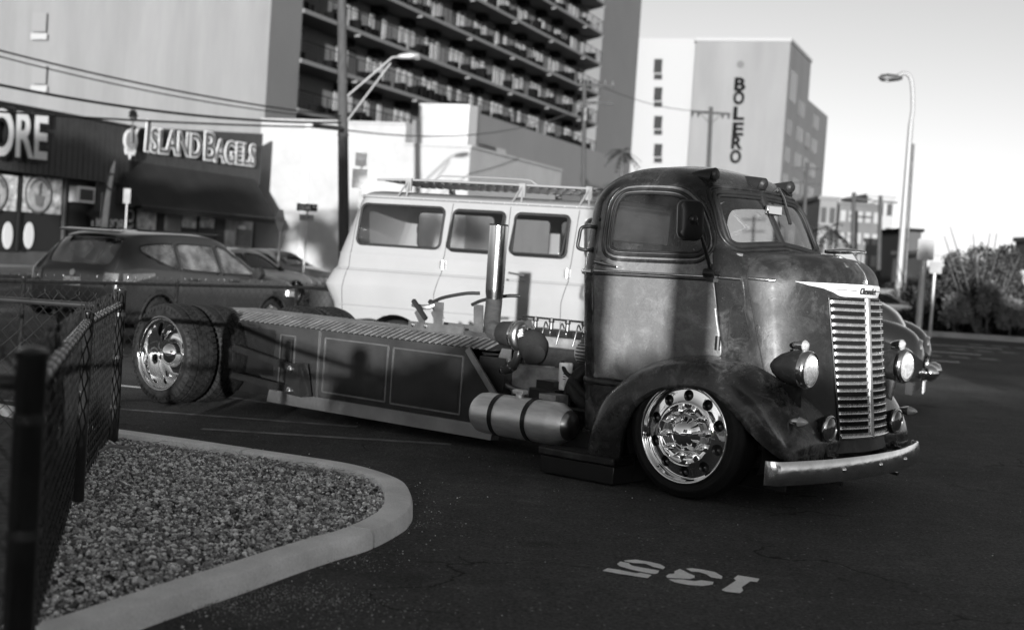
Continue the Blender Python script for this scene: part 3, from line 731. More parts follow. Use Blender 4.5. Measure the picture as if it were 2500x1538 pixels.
MB().lathe([(-.05, .028), (.0, .034), (.035, .03)], base + Vector((0, -.04, .0)), (1, 0, 0), 14).box(base.x - .02, base.x + .03, base.y - .06, base.y + .02, base.z - .055, base.z + .06).tube([base + Vector((.0, -.04, 0)), base + Vector((.07, -.045, 0))], .012, 8).build('mirror_bracket', M_black, mr, 50)
# ---------------- hood and nose
HP = [(.10, -.735), (.24, -.728), (.38, -.672), (.50, -.575), (.585, -.46), (.635, -.36), (.675, -.24), (.70, -.12), (.708, 0)]
HPs = spline(HP, 60)
def hood_ring(z, inset=0.0):
    lean = max(0, 1.36 - z) * .115
    P = []
    for x, y in HPs:
        f_ = (x - .10) / .608; rear = max(0, 1.45 - z) * .28 * (1 - f_)
        P.append((.10 + (x - .10) * (1 - inset * 1.05) + lean * f_ ** .7 + rear * .8, y * (1 - inset * 1.15)))
    return P
hr = []
for z in np.linspace(.36, 1.40, 40): hr.append([(x, y, z) for x, y in hood_ring(z)])
for k in range(1, 19):
    a = k / 18 * math.pi / 2; z = 1.40 + .195 * math.sin(a) ** .95; hr.append([(x, y, z) for x, y in hood_ring(z, .30 * (1 - math.cos(a)))])
topr = hr[-1]
for k in range(1, 11):
    t = k / 10; hr.append([(x * (1 - .3 * t) + .03 * t if False else x, y * (1 - t), z + .018 * (1 - (1 - t) ** 2)) for x, y, z in topr])
hbm = bmesh.new(); hme = MB().grid([full(r) if False else r + [(x, -y, z) for x, y, z in reversed(r[:-1])] for r in hr]).mesh(); hbm.from_mesh(hme)
bmesh.ops.remove_doubles(hbm, verts=hbm.verts, dist=1e-5); bmesh.ops.recalc_face_normals(hbm, faces=hbm.faces)
HV = BVHTree.FromBMesh(hbm)
def hfront(y, z, off=0.0):
    h = HV.ray_cast(Vector((3, y, z)), Vector((-1, 0, 0)))
    if h[0] is None: return Vector((.6, y, z))
    n = h[1] if h[1].x > 0 else -h[1]; return h[0] + n * off
def hside(x, z, off=0.0, sg=-1):
    h = HV.ray_cast(Vector((x, sg * 3, z)), Vector((0, -sg, 0)))
    if h[0] is None: return Vector((x, sg * .4, z))
    n = h[1] if h[1].y * sg > 0 else -h[1]; return h[0] + n * off
hood = bm_obj(hbm, 'hood', M_patd, TK, 40)
# seam where hood meets cowl
for sg in (-1, 1):
    P = [hside(.205 + (1.45 - z) * .28 + .03, z, .002, sg) for z in np.linspace(.86, 1.44, 20)] + [Vector((.205 + .03 - .0 * t, 0, 0)) for t in ()]
    top = []
    for t in np.linspace(0, 1, 24):
        y = sg * (.70 * (1 - t) + .10 * t); x = .235 + .10 * math.sin(t * math.pi / 2)
        h = HV.ray_cast(Vector((x, y, 3)), Vector((0, 0, -1)))
        if h[0] is not None: top.append(h[0] + UP * .002)
    MB().tube(P + top, .0045, 6).build('hood_seam', M_rub, TK, 80)
    for x, z in ((.26, 1.31), (.335, 1.12)): MB().lathe([(-.004, .020), (.003, .019), (.004, .010), (.001, .008)], hside(x, z, 0, sg), hside(x, z, 1, sg) - hside(x, z, 0, sg), 16).build('fastener', M_patd, TK)
    # moulding running into the chrome spear
    MB().tube([hside(x, 1.425 - .02 * (x - .2), .0, sg) for x in np.linspace(.25, .40, 12)], .011, 8).build('hood_moulding', M_wchrome, TK, 80)
# ---------------- grille
gr = empty('grille', (0, 0, 0), 0, TK)
yy = np.linspace(-.372, .372, 60)
MB().grid([[hfront(y * (1 - .10 * (1.33 - z) / .9), z, .004) for y in yy] for z in np.linspace(.44, 1.335, 24)]).build('grille_backing', mat('grille_black', .006, .9), gr, 60)
M_bar = mat('grille_bar_chrome', .56, .27, .75, var=.25, scale=25, rvar=.08, bump=.06, bscale=18)
for k in range(19):
    z = 1.308 - k * .0465; hw_ = .372 * (1 - .10 * (1.33 - z) / .9)
    for sg in (-1, 1):
        ys = np.linspace(sg * hw_, sg * .022, 22); P = [hfront(y, z, .016) for y in ys]; P[0] = hfront(sg * hw_, z, .0)
        b_ = MB(); Gd = []
        jit = random.Random(k * 2 + sg).gauss(0, .0008)
        for p in P: Gd.append([p + Vector((dx, 0, dz + jit)) for dx, dz in ((-.012, .010), (.002, .0115), (.0075, .008), (.004, .002), (.0035, -.002), (.0075, -.008), (.002, -.0115), (-.012, -.010))])
        b_.grid(Gd); n8 = 8; b_.f.append(tuple(range(8))); b_.build('grille_bar', M_bar, gr, 50)
P = [hfront(0, z, .024) for z in np.linspace(.45, 1.34, 14)]
MB().grid([[p + Vector((dx, dy, 0)) for dy, dx in ((-.024, -.02), (-.02, .0), (-.006, .008), (.006, .008), (.02, .0), (.024, -.02))] for p in P]).build('centre_bar', mat('centre_bar_metal', .3, .35, .6, var=.4, scale=14), gr, 50)
z = .455; MB().tube([hfront(y, z, .016) for y in np.linspace(-.345, .345, 40)], .014, 8).build('lower_surround', M_wchrome, gr, 80)
for sg in (-1, 1): MB().tube([hfront(sg * .376 * (1 - .10 * (1.33 - z) / .9), z, .004) for z in np.linspace(.45, 1.335, 30)], .008, 8).build('side_surround', M_patd, gr, 80)
# chrome band with the maker's script
cb = empty('chrome_band', (0, 0, 0), 0, TK)
for sg in (-1, 1):
    Gd = []
    for s in np.linspace(0, 1, 60):
        # walk round the nose: plan point index on the hood outline
        i = 22 + s * 37; i0 = min(int(i), 58); pl = HPs[i0] + (HPs[i0 + 1] - HPs[i0]) * (i - i0); tn = HPs[i0 + 1] - HPs[i0]; nv = Vector((-tn[1], tn[0])) if False else Vector((tn[1], -tn[0])); nv.normalize()
        if nv.y > 0 and i0 < 50: nv = -nv
        if nv.x < 0: nv = -nv
        zu = 1.425 + .006 * s; zl = interp(s, [0, .12, .3, .45, .52, .6, 1], [1.423, 1.405, 1.392, 1.37, 1.352, 1.347, 1.347])
        row = []
        for t in np.linspace(0, 1, 6):
            z = zu + (zl - zu) * t; o_ = Vector((pl[0] + nv.x * 1.0, pl[1] + nv.y * 1.0, z)); h = HV.ray_cast(o_, Vector((-nv.x, -nv.y, 0)))
            q = h[0] + Vector((nv.x, nv.y, 0)) * (.007 if 0 < t < 1 else .001); row.append(Vector((q.x, q.y * -sg, q.z)))
        Gd.append(row)
    MB().grid(Gd).build('band_half', mat('band_chrome', .78, .35, .3, var=.2, scale=18, rvar=.1), cb, 60)
c = hfront(0, 1.387, .012)
put_text('script_lettering', 'Chevrolet', .06, c + Vector((.006, -.115, -.018)), (0, 1, 0), (0.0, 0, 1), M_rub, cb, .004, fit=.23, shear=.35)
for sg in (-1, 1):
    MB().tube([hfront(sg * y, 1.389, .009) for y in np.linspace(.13, .33, 10)], .0022, 5).build('band_line', M_rub, cb)
# ornament and hood spear
orn = empty('hood_ornament', (0, 0, 0), 0, TK)
hz = lambda x: (HV.ray_cast(Vector((x, 0, 3)), Vector((0, 0, -1)))[0] or Vector((x, 0, 1.6))).z
Gd = []
for t in np.linspace(0, 1, 18):
    x = .40 + .29 * t; ww = .010 + .032 * math.sin(math.pi * min(1, t * 1.1)) ** .7; hh = .006 + .014 * math.sin(math.pi * (.15 + .8 * t)); zc = 1.634 + .008 * math.sin(t * 2)
    Gd.append([Vector((x, ww * math.cos(a), zc + hh * math.sin(a))) for a in np.linspace(0, 2 * math.pi, 15)[:-1]])
om = MB(); om.grid(Gd, close_v=True); om.f.append(tuple(range(14))); om.f.append(tuple(range(17 * 14, 18 * 14))); om.build('wing', M_wchrome, orn, 70)
MB().prism([(.47, 1.60), (.50, 1.635), (.60, 1.635), (.625, 1.60), (.655, 1.565), (.60, 1.575)], (0, -.014, 0), (1, 0, 0), (0, 0, 1), (0, .028, 0)).build('pedestal', M_chrome, orn)
P = []
for x in np.linspace(.60, .672, 8): P.append(Vector((x, 0, hz(x) + .003)))
P += [hfront(0, z, .004) for z in np.linspace(1.52, 1.435, 10)]
MB().tube(P, [.016] * 4 + [.012] * (len(P) - 4), 8, flat=.6).build('spear', M_wchrome, orn, 80)
# ---------------- front apron under the grille and inner panels
MB().grid([[Vector((hfront(y, .42, 0).x - .02 - d_, y, z)) for y in np.linspace(-.62, .62, 20)] for z, d_ in ((.47, .0), (.40, .0), (.33, .03), (.26, .12))]).build('front_apron', M_patd, TK, 60)
MB().box(.30, .62, -.6, .6, .18, .34).box(-.4, .4, -.62, .62, .20, .6).build('front_frame', M_black, TK)
# ---------------- fenders
FB = [(-.82, .16, -.80), (-.80, .36, -.80), (-.715, .56, -.80), (-.555, .72, -.80), (-.36, .832, -.80), (-.11, .897, -.80), (.13, .908, -.795), (.34, .872, -.785), (.50, .785, -.77), (.62, .67, -.745), (.70, .555, -.72), (.745, .44, -.70), (.745, .33, -.69)]
FC = [(-.49, .16, -.965), (-.465, .36, -.975), (-.375, .545, -.98), (-.235, .655, -.985), (-.11, .705, -.985), (.02, .722, -.985), (.13, .715, -.985), (.25, .672, -.98), (.365, .585, -.97), (.46, .49, -.955), (.54, .42, -.935), (.61, .37, -.91), (.66, .335, -.88)]
FD = [(-.73, .16, -.935), (-.71, .36, -.945), (-.62, .56, -.945), (-.45, .70, -.945), (-.28, .795, -.945), (-.06, .85, -.945), (.13, .855, -.945), (.32, .81, -.94), (.47, .71, -.925), (.58, .595, -.905), (.66, .49, -.885), (.705, .40, -.865), (.715, .335, -.845)]
FAi = [(-.83, .16, -.62), (-.81, .36, -.62), (-.73, .57, -.62), (-.57, .735, -.62), (-.37, .85, -.62), (-.11, .915, -.62), (.14, .925, -.62), (.37, .885, -.58), (.54, .79, -.50), (.66, .67, -.42), (.73, .55, -.36), (.77, .44, -.33), (.765, .33, -.33)]
nS = 70
LA, LB, LD, LC = (spline([(x, y, z) for x, z, y in q], nS) for q in (FAi, FB, FD, FC))
Gd = []
for i in range(nS):
    row = [tuple(p) for p in spline([LA[i], LB[i], LD[i], LC[i]], 22)]
    c = Vector(row[-1]); hubc = Vector((.0, c.y, .42)); dn = (hubc - c); dn.y = 0; dn.normalize()
    row += [tuple(c + dn * .012 + Vector((0, .006, 0))), tuple(c + dn * .016 + Vector((0, .03, 0))), tuple(c + dn * .004 + Vector((0, .06, 0)))]
    Gd.append(row)
fm = MB().grid(Gd); fen = fm.build('front_fender', M_fen, TK, 50)
m_ = fen.modifiers.new('s', 'SOLIDIFY'); m_.thickness = .006; m_.offset = -1
f2 = MB().grid([[(x, -y, z) for x, y, z in r] for r in Gd]).build('front_fender', M_fen, TK, 50)
# inner wheel house (dark)
for sg in (-1, 1):
    wh = MB(); Gd = []
    for a in np.linspace(-.35, math.pi + .35, 26): Gd.append([Vector((.0 + .50 * math.cos(a) + .05, sg * y, .36 + .38 * math.sin(a))) for y in (.93, .6)])
    wh.grid(Gd); wh.build('wheel_house', M_black, TK, 60); MB().box(-.5, .55, sg * .60 - .01, sg * .60 + .01, .1, .75).build('wheel_house', M_black, TK)
# ---------------- running boards
for sg in (-1, 1):
    rb = empty('running_board', (0, 0, 0), 0, TK); s = sg
    ol = [(-1.15, .70), (-1.165, .93), (-1.14, .97), (-1.1, .985), (-.52, .985), (-.505, .97), (-.505, .70)]
    bevel(MB().prism([(x, s * y) for x, y in ol], (0, 0, .135), (1, 0, 0), (0, 1, 0), (0, 0, .05)).build('board', M_patd, rb), .012, 3)
    for k in range(9): MB().tube([(-1.1, s * (.76 + k * .022), .187), (-.62, s * (.76 + k * .022), .187)], .005, 5).build('tread_rib', M_rub, rb)
    bevel(MB().box(-1.12, -.51, min(s * .72, s * .965), max(s * .72, s * .965), .012, .13).build('valance', M_black, rb), .006)
    MB().box(-1.0, -.5, min(s * .6, s * .74), max(s * .6, s * .74), .02, .3).build('inner_sill', M_black, rb)
# ---------------- lamps
def headlamp(sg):
    e = empty('headlight', (0, 0, 0), 0, TK); c = Vector((.715, sg * .72, .89)); ax = Vector((1, sg * -.03, -.02)).normalized()
    MB().lathe([(-.255, 0), (-.25, .02), (-.22, .052), (-.17, .085), (-.11, .108), (-.05, .117), (-.02, .118)], c, ax, 32).build('bucket', M_patd, e, 60)
    MB().lathe([(-.035, .121), (-.02, .124), (-.005, .122), (.008, .115), (.014, .106), (.010, .099), (.0, .097)], c, ax, 40).build('chrome_rim', M_wchrome, e, 60)
    MB().lathe([(.0, .099), (.012, .09), (.022, .06), (.027, .03), (.028, 0)], c, ax, 32).build('lens', M_lensg2, e, 60)
    for k in range(-7, 8):       # flutes of the lens
        hgt = math.sqrt(max(0, .088 ** 2 - (k * .012) ** 2)); u, t = frame(ax)
        P = [c + ax * (.0135 + .014 * (1 - (k * .012 / .09) ** 2 - (q / .09) ** 2)) + t * (k * .012) + u * q for q in np.linspace(-hgt, hgt, 9)]
        MB().tube(P, .0032, 5).build('lens_flute', M_lensg2, e, 80)
    st = MB(); st.grid([[Vector((.60 + .02 * k / 5 + dx * (1 - .12 * k), sg * (.71 - .012 * k) + dy * (1 - .13 * k), .79 - .045 * k)) for dx, dy in ((-.06, -.02), (0, -.035), (.05, -.02), (.065, 0), (.05, .02), (0, .035), (-.06, .02), (-.075, 0))] for k in range(6)], close_v=True); st.build('stand', M_patd, e, 60)
    b = Vector((.655, sg * .72, 1.035))
    MB().lathe([(-.07, 0), (-.06, .012), (-.035, .024), (0, .033), (.012, .034)], b, (1, 0, 0), 18).box(.60, .68, sg * .72 - .008, sg * .72 + .008, .99, 1.01).build('cowl_lamp', M_wchrome, e, 50)
    MB().lathe([(.01, .033), (.022, .036), (.03, .030), (.042, .018), (.046, 0)], b, (1, 0, 0), 18).build('cowl_lamp_lens', M_lensg2, e, 60)
M_lensg2 = mat('clear_lens', .62, .08, .55, var=.35, scale=55, coat=1.0, spec=.9)
for sg in (-1, 1): headlamp(sg)
M_fog = mat('fog_lens', .10, .06, .3, coat=1.0)
for sg in (-1, 1):
    e = empty('fog_light', (0, 0, 0), 0, TK); c = Vector((.77, sg * .50, .525)); ax = Vector((1, 0, 0))
    MB().lathe([(-.10, 0), (-.095, .03), (-.07, .06), (-.03, .077), (0, .08)], c, ax, 28).build('bucket', M_black, e, 60)
    MB().lathe([(-.012, .082), (.0, .086), (.012, .083), (.016, .074), (.008, .070)], c, ax, 32).build('chrome_rim', M_wchrome, e, 60)
    MB().lathe([(.006, .073), (.018, .06), (.026, .03), (.028, 0)], c, ax, 28).build('lens', M_fog, e, 60)
    MB().tube([tuple(p) for p in spline([c + Vector((-.03, 0, -.08)), c + Vector((-.035, 0, -.12)), c + Vector((.0, 0, -.155)), c + Vector((.01, 0, -.18))], 12)], [.014] * 8 + [.018] * 4, 8).box(c.x - .02, c.x + .05, c.y - .02, c.y + .02, c.z - .195, c.z - .17).build('stand', M_black, e, 60)
    e = empty('turn_signal', (0, 0, 0), 0, TK); c = Vector((.715, sg * .815, .575))
    MB().lathe([(-.09, 0), (-.07, .012), (-.035, .025), (0, .032), (.006, .033)], c, (1, 0, 0), 18).build('housing', M_wchrome, e, 60)
    MB().lathe([(.0, .031), (.02, .029), (.045, .02), (.065, .007), (.068, 0)], c, (1, 0, 0), 18).build('lens', mat('signal_lens', .5, .15, .2, var=.2, scale=40, coat=.6), e, 60)
# ---------------- front bumper
bp_ = empty('front_bumper', (0, 0, 0), 0, TK)
def bx(y):
    t = abs(y) / 1.07; return .865 - .155 * t ** 2.2 - (.05 * max(0, (t - .955) / .045) ** 2)
Gd = []
for y in np.linspace(-1.07, 1.07, 80):
    row = []
    for a in np.linspace(0, 1, 9):
        z = .20 + .145 * a; bul = .014 * math.sin(math.pi * a) ** .7; row.append(Vector((bx(y) + bul, y, z)))
    row += [Vector((bx(y) - .012, y, .345)), Vector((bx(y) - .012, y, .20))]
    Gd.append(row)
bmpr = MB().grid(Gd, close_v=True); n = len(Gd[0]); bmpr.f.append(tuple(range(n))); bmpr.f.append(tuple(range(79 * n, 80 * n)))
bmpr.build('bumper_bar', mat('bumper_chrome', .78, .16, 1.0, var=.16, scale=7, rvar=.08, bump=.08, bscale=25), bp_, 50)
for y in (-.43, .06, .52): MB().lathe([(0, .017), (.006, .016), (.012, .008), (.013, 0)], (bx(y) + .012, y, .272), (1, 0, 0), 14).build('bumper_bolt', M_chrome, bp_, 60)
for sg in (-1, 1): MB().bar((.5, sg * .42, .27), (bx(.42) - .01, sg * .42, .27), .02, .07).bar((.5, sg * .42, .22), (bx(.42), sg * .42, .18), .03, .02).build('bumper_bracket', M_black, bp_)
# ---------------- wheels
def tyre_profile(r, rim, wd):   # (axial outward, radius), closed
    return [(-wd / 2, rim), (-wd / 2 - .006, rim + .02), (-wd / 2 - .012, (r + rim) / 2), (-wd / 2 + .004, r - .035), (-wd / 2 + .03, r - .006), (-wd / 4, r), (wd / 4, r), (wd / 2 - .03, r - .006), (wd / 2 - .004, r - .035), (wd / 2 + .012, (r + rim) / 2), (wd / 2 + .006, rim + .02), (wd / 2, rim), (0, rim - .02)]
def dense(prof, n): return [tuple(p) for p in spline(prof, n, True)]
WHEEL_AX = (0, -1, 0)
def front_wheel():
    e = empty('front_wheel', (0, 0, 0), 0, TK)
    t = MB().lathe(dense(tyre_profile(.42, .305, .235), 52), (0, 0, 0), WHEEL_AX, 72, closed=True).build('tyre', M_tyre, e, 60)
    for rr_, aa in ((.33, .123), (.345, .127), (.395, .114)): MB().tube([Vector((math.cos(a) * rr_, -aa - .002, math.sin(a) * rr_)) for a in np.linspace(0, 2 * math.pi, 73)[:-1]], .002, 4, closed=True).build('sidewall_ring', M_tyre, e, 80)
    # outer rim flange
    MB().lathe([(.118, .318), (.132, .320), (.137, .314), (.134, .305), (.120, .300), (.112, .292), (.10, .286), (.075, .283), (.07, .288), (.09, .306)], (0, 0, 0), WHEEL_AX, 96, closed=True).build('rim_flange', M_chrome, e, 60)
    disc = MB().lathe([(.078, .285), (.086, .282), (.089, .262), (.092, .240), (.098, .214), (.104, .203), (.109, .198), (.110, .191), (.104, .185), (.100, .16), (.100, .09), (.07, .09), (.07, .18), (.07, .21), (.066, .24), (.062, .28)], (0, 0, 0), WHEEL_AX, 120, closed=True).build('wheel_disc', M_chrome, e, 60)
    cut_ = MB()
    for k in range(10):
        a = 2 * math.pi * (k + .5) / 10; cut_.lathe([(-.05, .036), (.2, .036)], (math.cos(a) * .243, 0, math.sin(a) * .243), WHEEL_AX, 20)
    boolean_cut(disc, cut_); disc.data.shade_smooth(); disc.data.set_sharp_from_angle(angle=R_(40))
    MB().lathe([(.05, .27), (.051, .05), (0.03, .05), (.03, .28)], (0, 0, 0), WHEEL_AX, 40).build('brake_drum', M_black, e)
    MB().lathe([(.06, .112), (.096, .112), (.104, .108), (.108, .10), (.135, .088), (.158, .066), (.170, .038), (.174, 0)], (0, 0, 0), WHEEL_AX, 48).build('hub_cap', M_chrome, e, 80)
    for k in range(10):
        a = 2 * math.pi * k / 10 + .1; MB().lathe([(.092, .027), (.100, .027), (.103, .0235), (.12, .0225), (.135, .018), (.165, .009), (.192, .001)], (math.cos(a) * .146, 0, math.sin(a) * .146), WHEEL_AX, 20).build('spike_nut', M_chrome, e, 40)
    return e
fw = front_wheel(); fw.location = (0, -.835, .42); fw.rotation_euler = (R_(1.2), 0, 0)
fw2 = copy_tree(fw, TK); fw2.location = (0, .835, .42); fw2.rotation_euler = (0, 0, math.pi)
def rear_wheel(dish):
    e = empty('rear_wheel', (0, 0, 0), 0, TK); r, rim, wd = .435, .312, .27
    MB().lathe(dense(tyre_profile(r - .008, rim, wd), 52), (0, 0, 0), WHEEL_AX, 72, closed=True).build('tyre', M_tyre, e, 60)
    tb = MB()
    nb = 52
    for row, (ac, hw2) in enumerate(((-.105, .026), (-.058, .017), (-.012, .02), (.035, .018), (.06, .0), (.104, .027))):
        if hw2 == 0: continue
        for k in range(nb):
            a0 = 2 * math.pi * (k + .5 * (row % 2)) / nb; da = 2 * math.pi / nb * .40
            rr0 = r - (.016 if abs(ac) > .09 else .0)
            vs_ = []
            for rad in (r - .02, r + .0015):
                for (sa, sy) in ((-1, -1), (1, -1), (1, 1), (-1, 1)):
                    a = a0 + sa * da + sy * .012 * (1 if row % 2 else -1); ay = ac + sy * hw2
                    q = rad - (.012 * max(0, (abs(ay) - .1) / .03)); vs_.append((math.cos(a) * q, -ay, math.sin(a) * q))
            tb.add(vs_, [(0, 1, 2, 3), (7, 6, 5, 4), (0, 4, 5, 1), (1, 5, 6, 2), (2, 6, 7, 3), (3, 7, 4, 0)])
        # shoulder lugs running down the sidewall
    for s in (-1, 1):
        for k in range(nb):
            a = 2 * math.pi * k / nb; u = Vector((math.cos(a), 0, math.sin(a)))
            tb.bar(u * (r - .012) + Vector((0, -s * .128, 0)), u * (r - .055) + Vector((0, -s * .141, 0)), .026, .006, (0, -s, 0))
    tr_ = tb.build('tread', M_tyre, e, 0); tr_['kind'] = 'stuff'
    prof = [(.125, .318), (.148, .325), (.153, .318), (.148, .308), (.132, .302), (.118, .298), (.11, .285), (.02, .272), (-.03, .268), (-.035, .255)] if dish else [(.12, .318), (.135, .322), (.135, .308), (.10, .29), (-.1, .28), (-.1, .25)]
    MB().lathe(prof + [(p[0] - .012, p[1] + .006) for p in reversed(prof)], (0, 0, 0), WHEEL_AX, 80, closed=True).build('rim_barrel', M_chrome, e, 50)
    dc = MB().lathe([(-.03, .262), (-.035, .24), (-.02, .21), (-.005, .185), (.0, .165), (.0, .10), (-.03, .10), (-.03, .18), (-.055, .22), (-.06, .262)], (0, 0, 0), WHEEL_AX, 96, closed=True).build('wheel_disc', M_chrome, e, 60)
    if dish:
        ct = MB()
        for k in range(8):
            a = 2 * math.pi * (k + .3) / 8; ct.lathe([(-.1, .03), (.1, .03)], (math.cos(a) * .222, 0, math.sin(a) * .222), WHEEL_AX, 18)
        boolean_cut(dc, ct); dc.data.shade_smooth(); dc.data.set_sharp_from_angle(angle=R_(40))
        MB().lathe([(-.02, .118), (.012, .118), (.02, .112), (.05, .104), (.075, .086), (.092, .055), (.10, .02), (.101, 0)], (0, 0, 0), WHEEL_AX, 48).build('hub_cap', M_chrome, e, 80)
        MB().lathe([(-.07, .26), (-.069, .05)], (0, 0, 0), WHEEL_AX, 30).build('brake_drum', M_black, e)
    return e
RX = -5.27
rwA = rear_wheel(True); rwA.location = (RX, -.90, .432)
rwB = rear_wheel(False); rwB.location = (RX, -.55, .432)
rwC = copy_tree(rwA, TK); rwC.location = (RX, .90, .432); rwC.rotation_euler = (0, 0, math.pi)
rwD = copy_tree(rwB, TK); rwD.location = (RX, .55, .432); rwD.rotation_euler = (0, 0, math.pi)
MB().tube([(RX, -.8, .432), (RX, .8, .432)], .07, 16).lathe([(-.15, .03), (-.12, .14), (0, .18), (.12, .14), (.15, .03)], (RX, 0, .432), (0, 1, 0), 24).build('rear_axle', M_black, TK)
# ---------------- frame with side skirts, deck, arms, tank, engine
ch = empty('frame', (0, 0, 0), 0, TK)
SK = .45
for s in (-1, 1):
    y0, y1 = sorted((s * (SK - .012), s * SK))
    # skirt sheet
    MB().prism([(-4.22, .75), (-2.28, .745), (-1.97, .40), (-1.97, .19), (-4.22, .19)], (0, s * (SK - .015), 0), (1, 0, 0), (0, 0, 1), (0, s * .015, 0)).build('side_skirt', M_skirt, ch, 0)
    MB().prism([(-5.65, .76), (-4.22, .75), (-4.22, .19), (-4.55, .19), (-4.72, .34), (-5.0, .36), (-5.65, .40)], (0, s * (SK - .04), 0), (1, 0, 0), (0, 0, 1), (0, s * .018, 0)).build('side_skirt', M_skirt, ch, 0)
    # framed panels: recessed field with raised surround
    for (x0, x1, z0, z1) in ((-3.85, -3.12, .24, .69), (-3.06, -2.32, .235, .68), (-4.40, -4.22, .25, .67)):
        pe = MB()
        for (ax_, az_, bx_, bz_) in ((x0, z0, x1, z0), (x1, z0, x1, z1), (x1, z1, x0, z1), (x0, z1, x0, z0)):
            pe.bar((ax_, s * (SK + .002), az_), (bx_, s * (SK + .002), bz_), .012, .008, (0, 1, 0))
        pe.build('panel_bead', M_steel, ch, 0)
        if s < 0: bevel(MB().box(x0 + .03, x1 - .03, min(s * SK, s * (SK + .004)), max(s * SK, s * (SK + .004)), z0 + .03, z1 - .03).build('skirt_panel', M_skirt, ch, 0), .002)
    MB().prism([(-2.24, .655), (-2.03, .42), (-2.03, .245), (-2.24, .245)], (0, s * SK, 0), (1, 0, 0), (0, 0, 1), (0, s * .004, 0)).build('skirt_panel', M_skirt, ch, 0)
    MB().bar((-3.92, s * (SK + .003), .19), (-3.92, s * (SK + .003), .745), .014, .012, (0, 1, 0)).build('panel_bead', M_steel, ch, 0)
    MB().bar((-2.28, s * (SK + .004), .742), (-1.955, s * (SK + .004), .395), .05, .016, (0, 1, 0)).build('corner_strap', M_steel, ch, 0)
    # flared lower sill, catches the light
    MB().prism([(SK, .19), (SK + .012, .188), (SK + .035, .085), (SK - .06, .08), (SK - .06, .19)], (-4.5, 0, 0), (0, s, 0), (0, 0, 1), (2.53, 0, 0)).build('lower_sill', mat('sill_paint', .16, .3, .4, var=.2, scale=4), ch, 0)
    MB().bar((-5.6, s * (SK - .01), .740), (-2.28, s * (SK - .01), .740), .03, .016, (0, 0, 1)).build('deck_edge', M_skirt, ch, 0)
M_deck = mat('tread_plate', .13, .45, .2, var=.4, scale=6, rvar=.12, var2=.3, scale2=40); M_deckd = mat('deck_dark', .015, .5, .2, var=.4, scale=8)
prof = [(-SK + .004, .748), (-.24, .818), (.24, .818), (SK - .004, .748)]
MB().grid([[(x, y, z) for y, z in prof] for x in (-5.6, -2.05)]).add([(-2.05, y, z) for y, z in prof], [(0, 1, 2, 3)]).add([(-5.6, y, z) for y, z in prof], [(3, 2, 1, 0)]).build('deck_sheet', M_deckd, ch, 0)
n = 54
for k in range(n):
    x = -5.57 + k * (3.50 / n); rb_ = MB(); rb_.grid([[(xx, y, z + dz) for y, z in prof] for xx, dz in ((x, .0), (x + .006, .009), (x + .026, .009), (x + .032, .0))]); rb_.build('deck_rib', M_deck, ch, 0)
MB().box(-5.6, -1.0, -.38, -.30, .12, .34).box(-5.6, -1.0, .30, .38, .12, .34).box(-2.2, -1.95, -.40, .40, .3, .7).build('frame_rail', M_black, ch, 0)
# trailing arms and brackets
for s in (-1, 1):
    a = MB(); a.bar((-4.06, s * .565, .41), (-5.15, s * .565, .56), .05, .055).bar((-4.06, s * .565, .23), (-5.15, s * .565, .30), .05, .055); a.build('trailing_arm', M_black, ch, 0)
    MB().prism([(-4.13, .20), (-4.12, .44), (-4.08, .46), (-3.99, .46), (-3.92, .19)], (0, s * .50, 0), (1, 0, 0), (0, 0, 1), (0, s * .12, 0)).build('arm_bracket', M_black, ch, 0)
    for z in (.41, .23):
        MB().lathe([(0, .03), (.012, .03), (.014, .022)], (-4.07, s * .62, z), (0, s, 0), 16).lathe([(.014, .016), (.03, .014), (.031, 0)], (-4.07, s * .62, z), (0, s, 0), 6).build('bracket_bolt', mat('zinc_bolt', .6, .25, 1), ch, 40)
# wheel tub / air bag zone dark plates
MB().box(-5.1, -4.5, -.43, -.40, .30, .7).lathe([(0, .12), (.05, .15), (.12, .15), (.18, .12)], (-4.85, -.25, .4), (0, 0, 1), 20).build('air_spring', M_black, ch)
# car hauling / fifth wheel brackets on the deck
rk = empty('deck_hitch', (0, 0, .058), 0, TK)
MB().box(-3.18, -2.58, -.16, .16, .765, .785).build('base_plate', M_steel, rk)
MB().box(-3.18, -2.58, -.17, -.155, .765, .83).box(-3.18, -2.58, .155, .17, .765, .83).build('base_flange', M_steel, rk)
for (x, y) in ((-2.86, -.16), (-2.62, .05)):
    MB().prism([(-.045, 0), (.05, 0), (.035, .22), (-.06, .22)], (x, y, .785), (1, 0, 0), (0, 0, 1), (0, .012, 0)).build('upright_plate', M_steel, rk, 0)
for y in (-.16, .05):
    p = Vector((-2.94 if y < 0 else -2.70, y, 1.0)); MB().tube([tuple(q) for q in spline([p, p + Vector((.10, .02, .045)), p + Vector((.26, .1, .09)), p + Vector((.36, .16, .10))], 14)], .014, 8).build('guide_bar', M_black, rk, 80)
for y in (-.14, .06):
    MB().bar((-3.17, y, 1.0), (-3.00, y - .02, .86), .03, .03).build('claw_bar', M_black, rk)
    MB().prism([(-.09, .06), (.0, -.06), (.03, .0), (-.05, .1)], (-3.06, y, .84), (1, 0, 0), (0, 0, 1), (0, .01, 0)).build('claw_plate', M_steel, rk, 0)
MB().tube([(-3.19, -.13, .97), (-3.17, -.05, .945), (-3.12, .0, .95), (-3.06, .05, .99)], .022, 8, flat=.3).build('claw_strap', M_steel, rk, 80)
for (x, y) in ((-3.12, -.175), (-2.98, -.175)): MB().lathe([(0, .018), (.012, .016), (.014, 0)], (x, y, .80), (0, -1, 0), 8).build('hitch_bolt', M_chrome, rk)
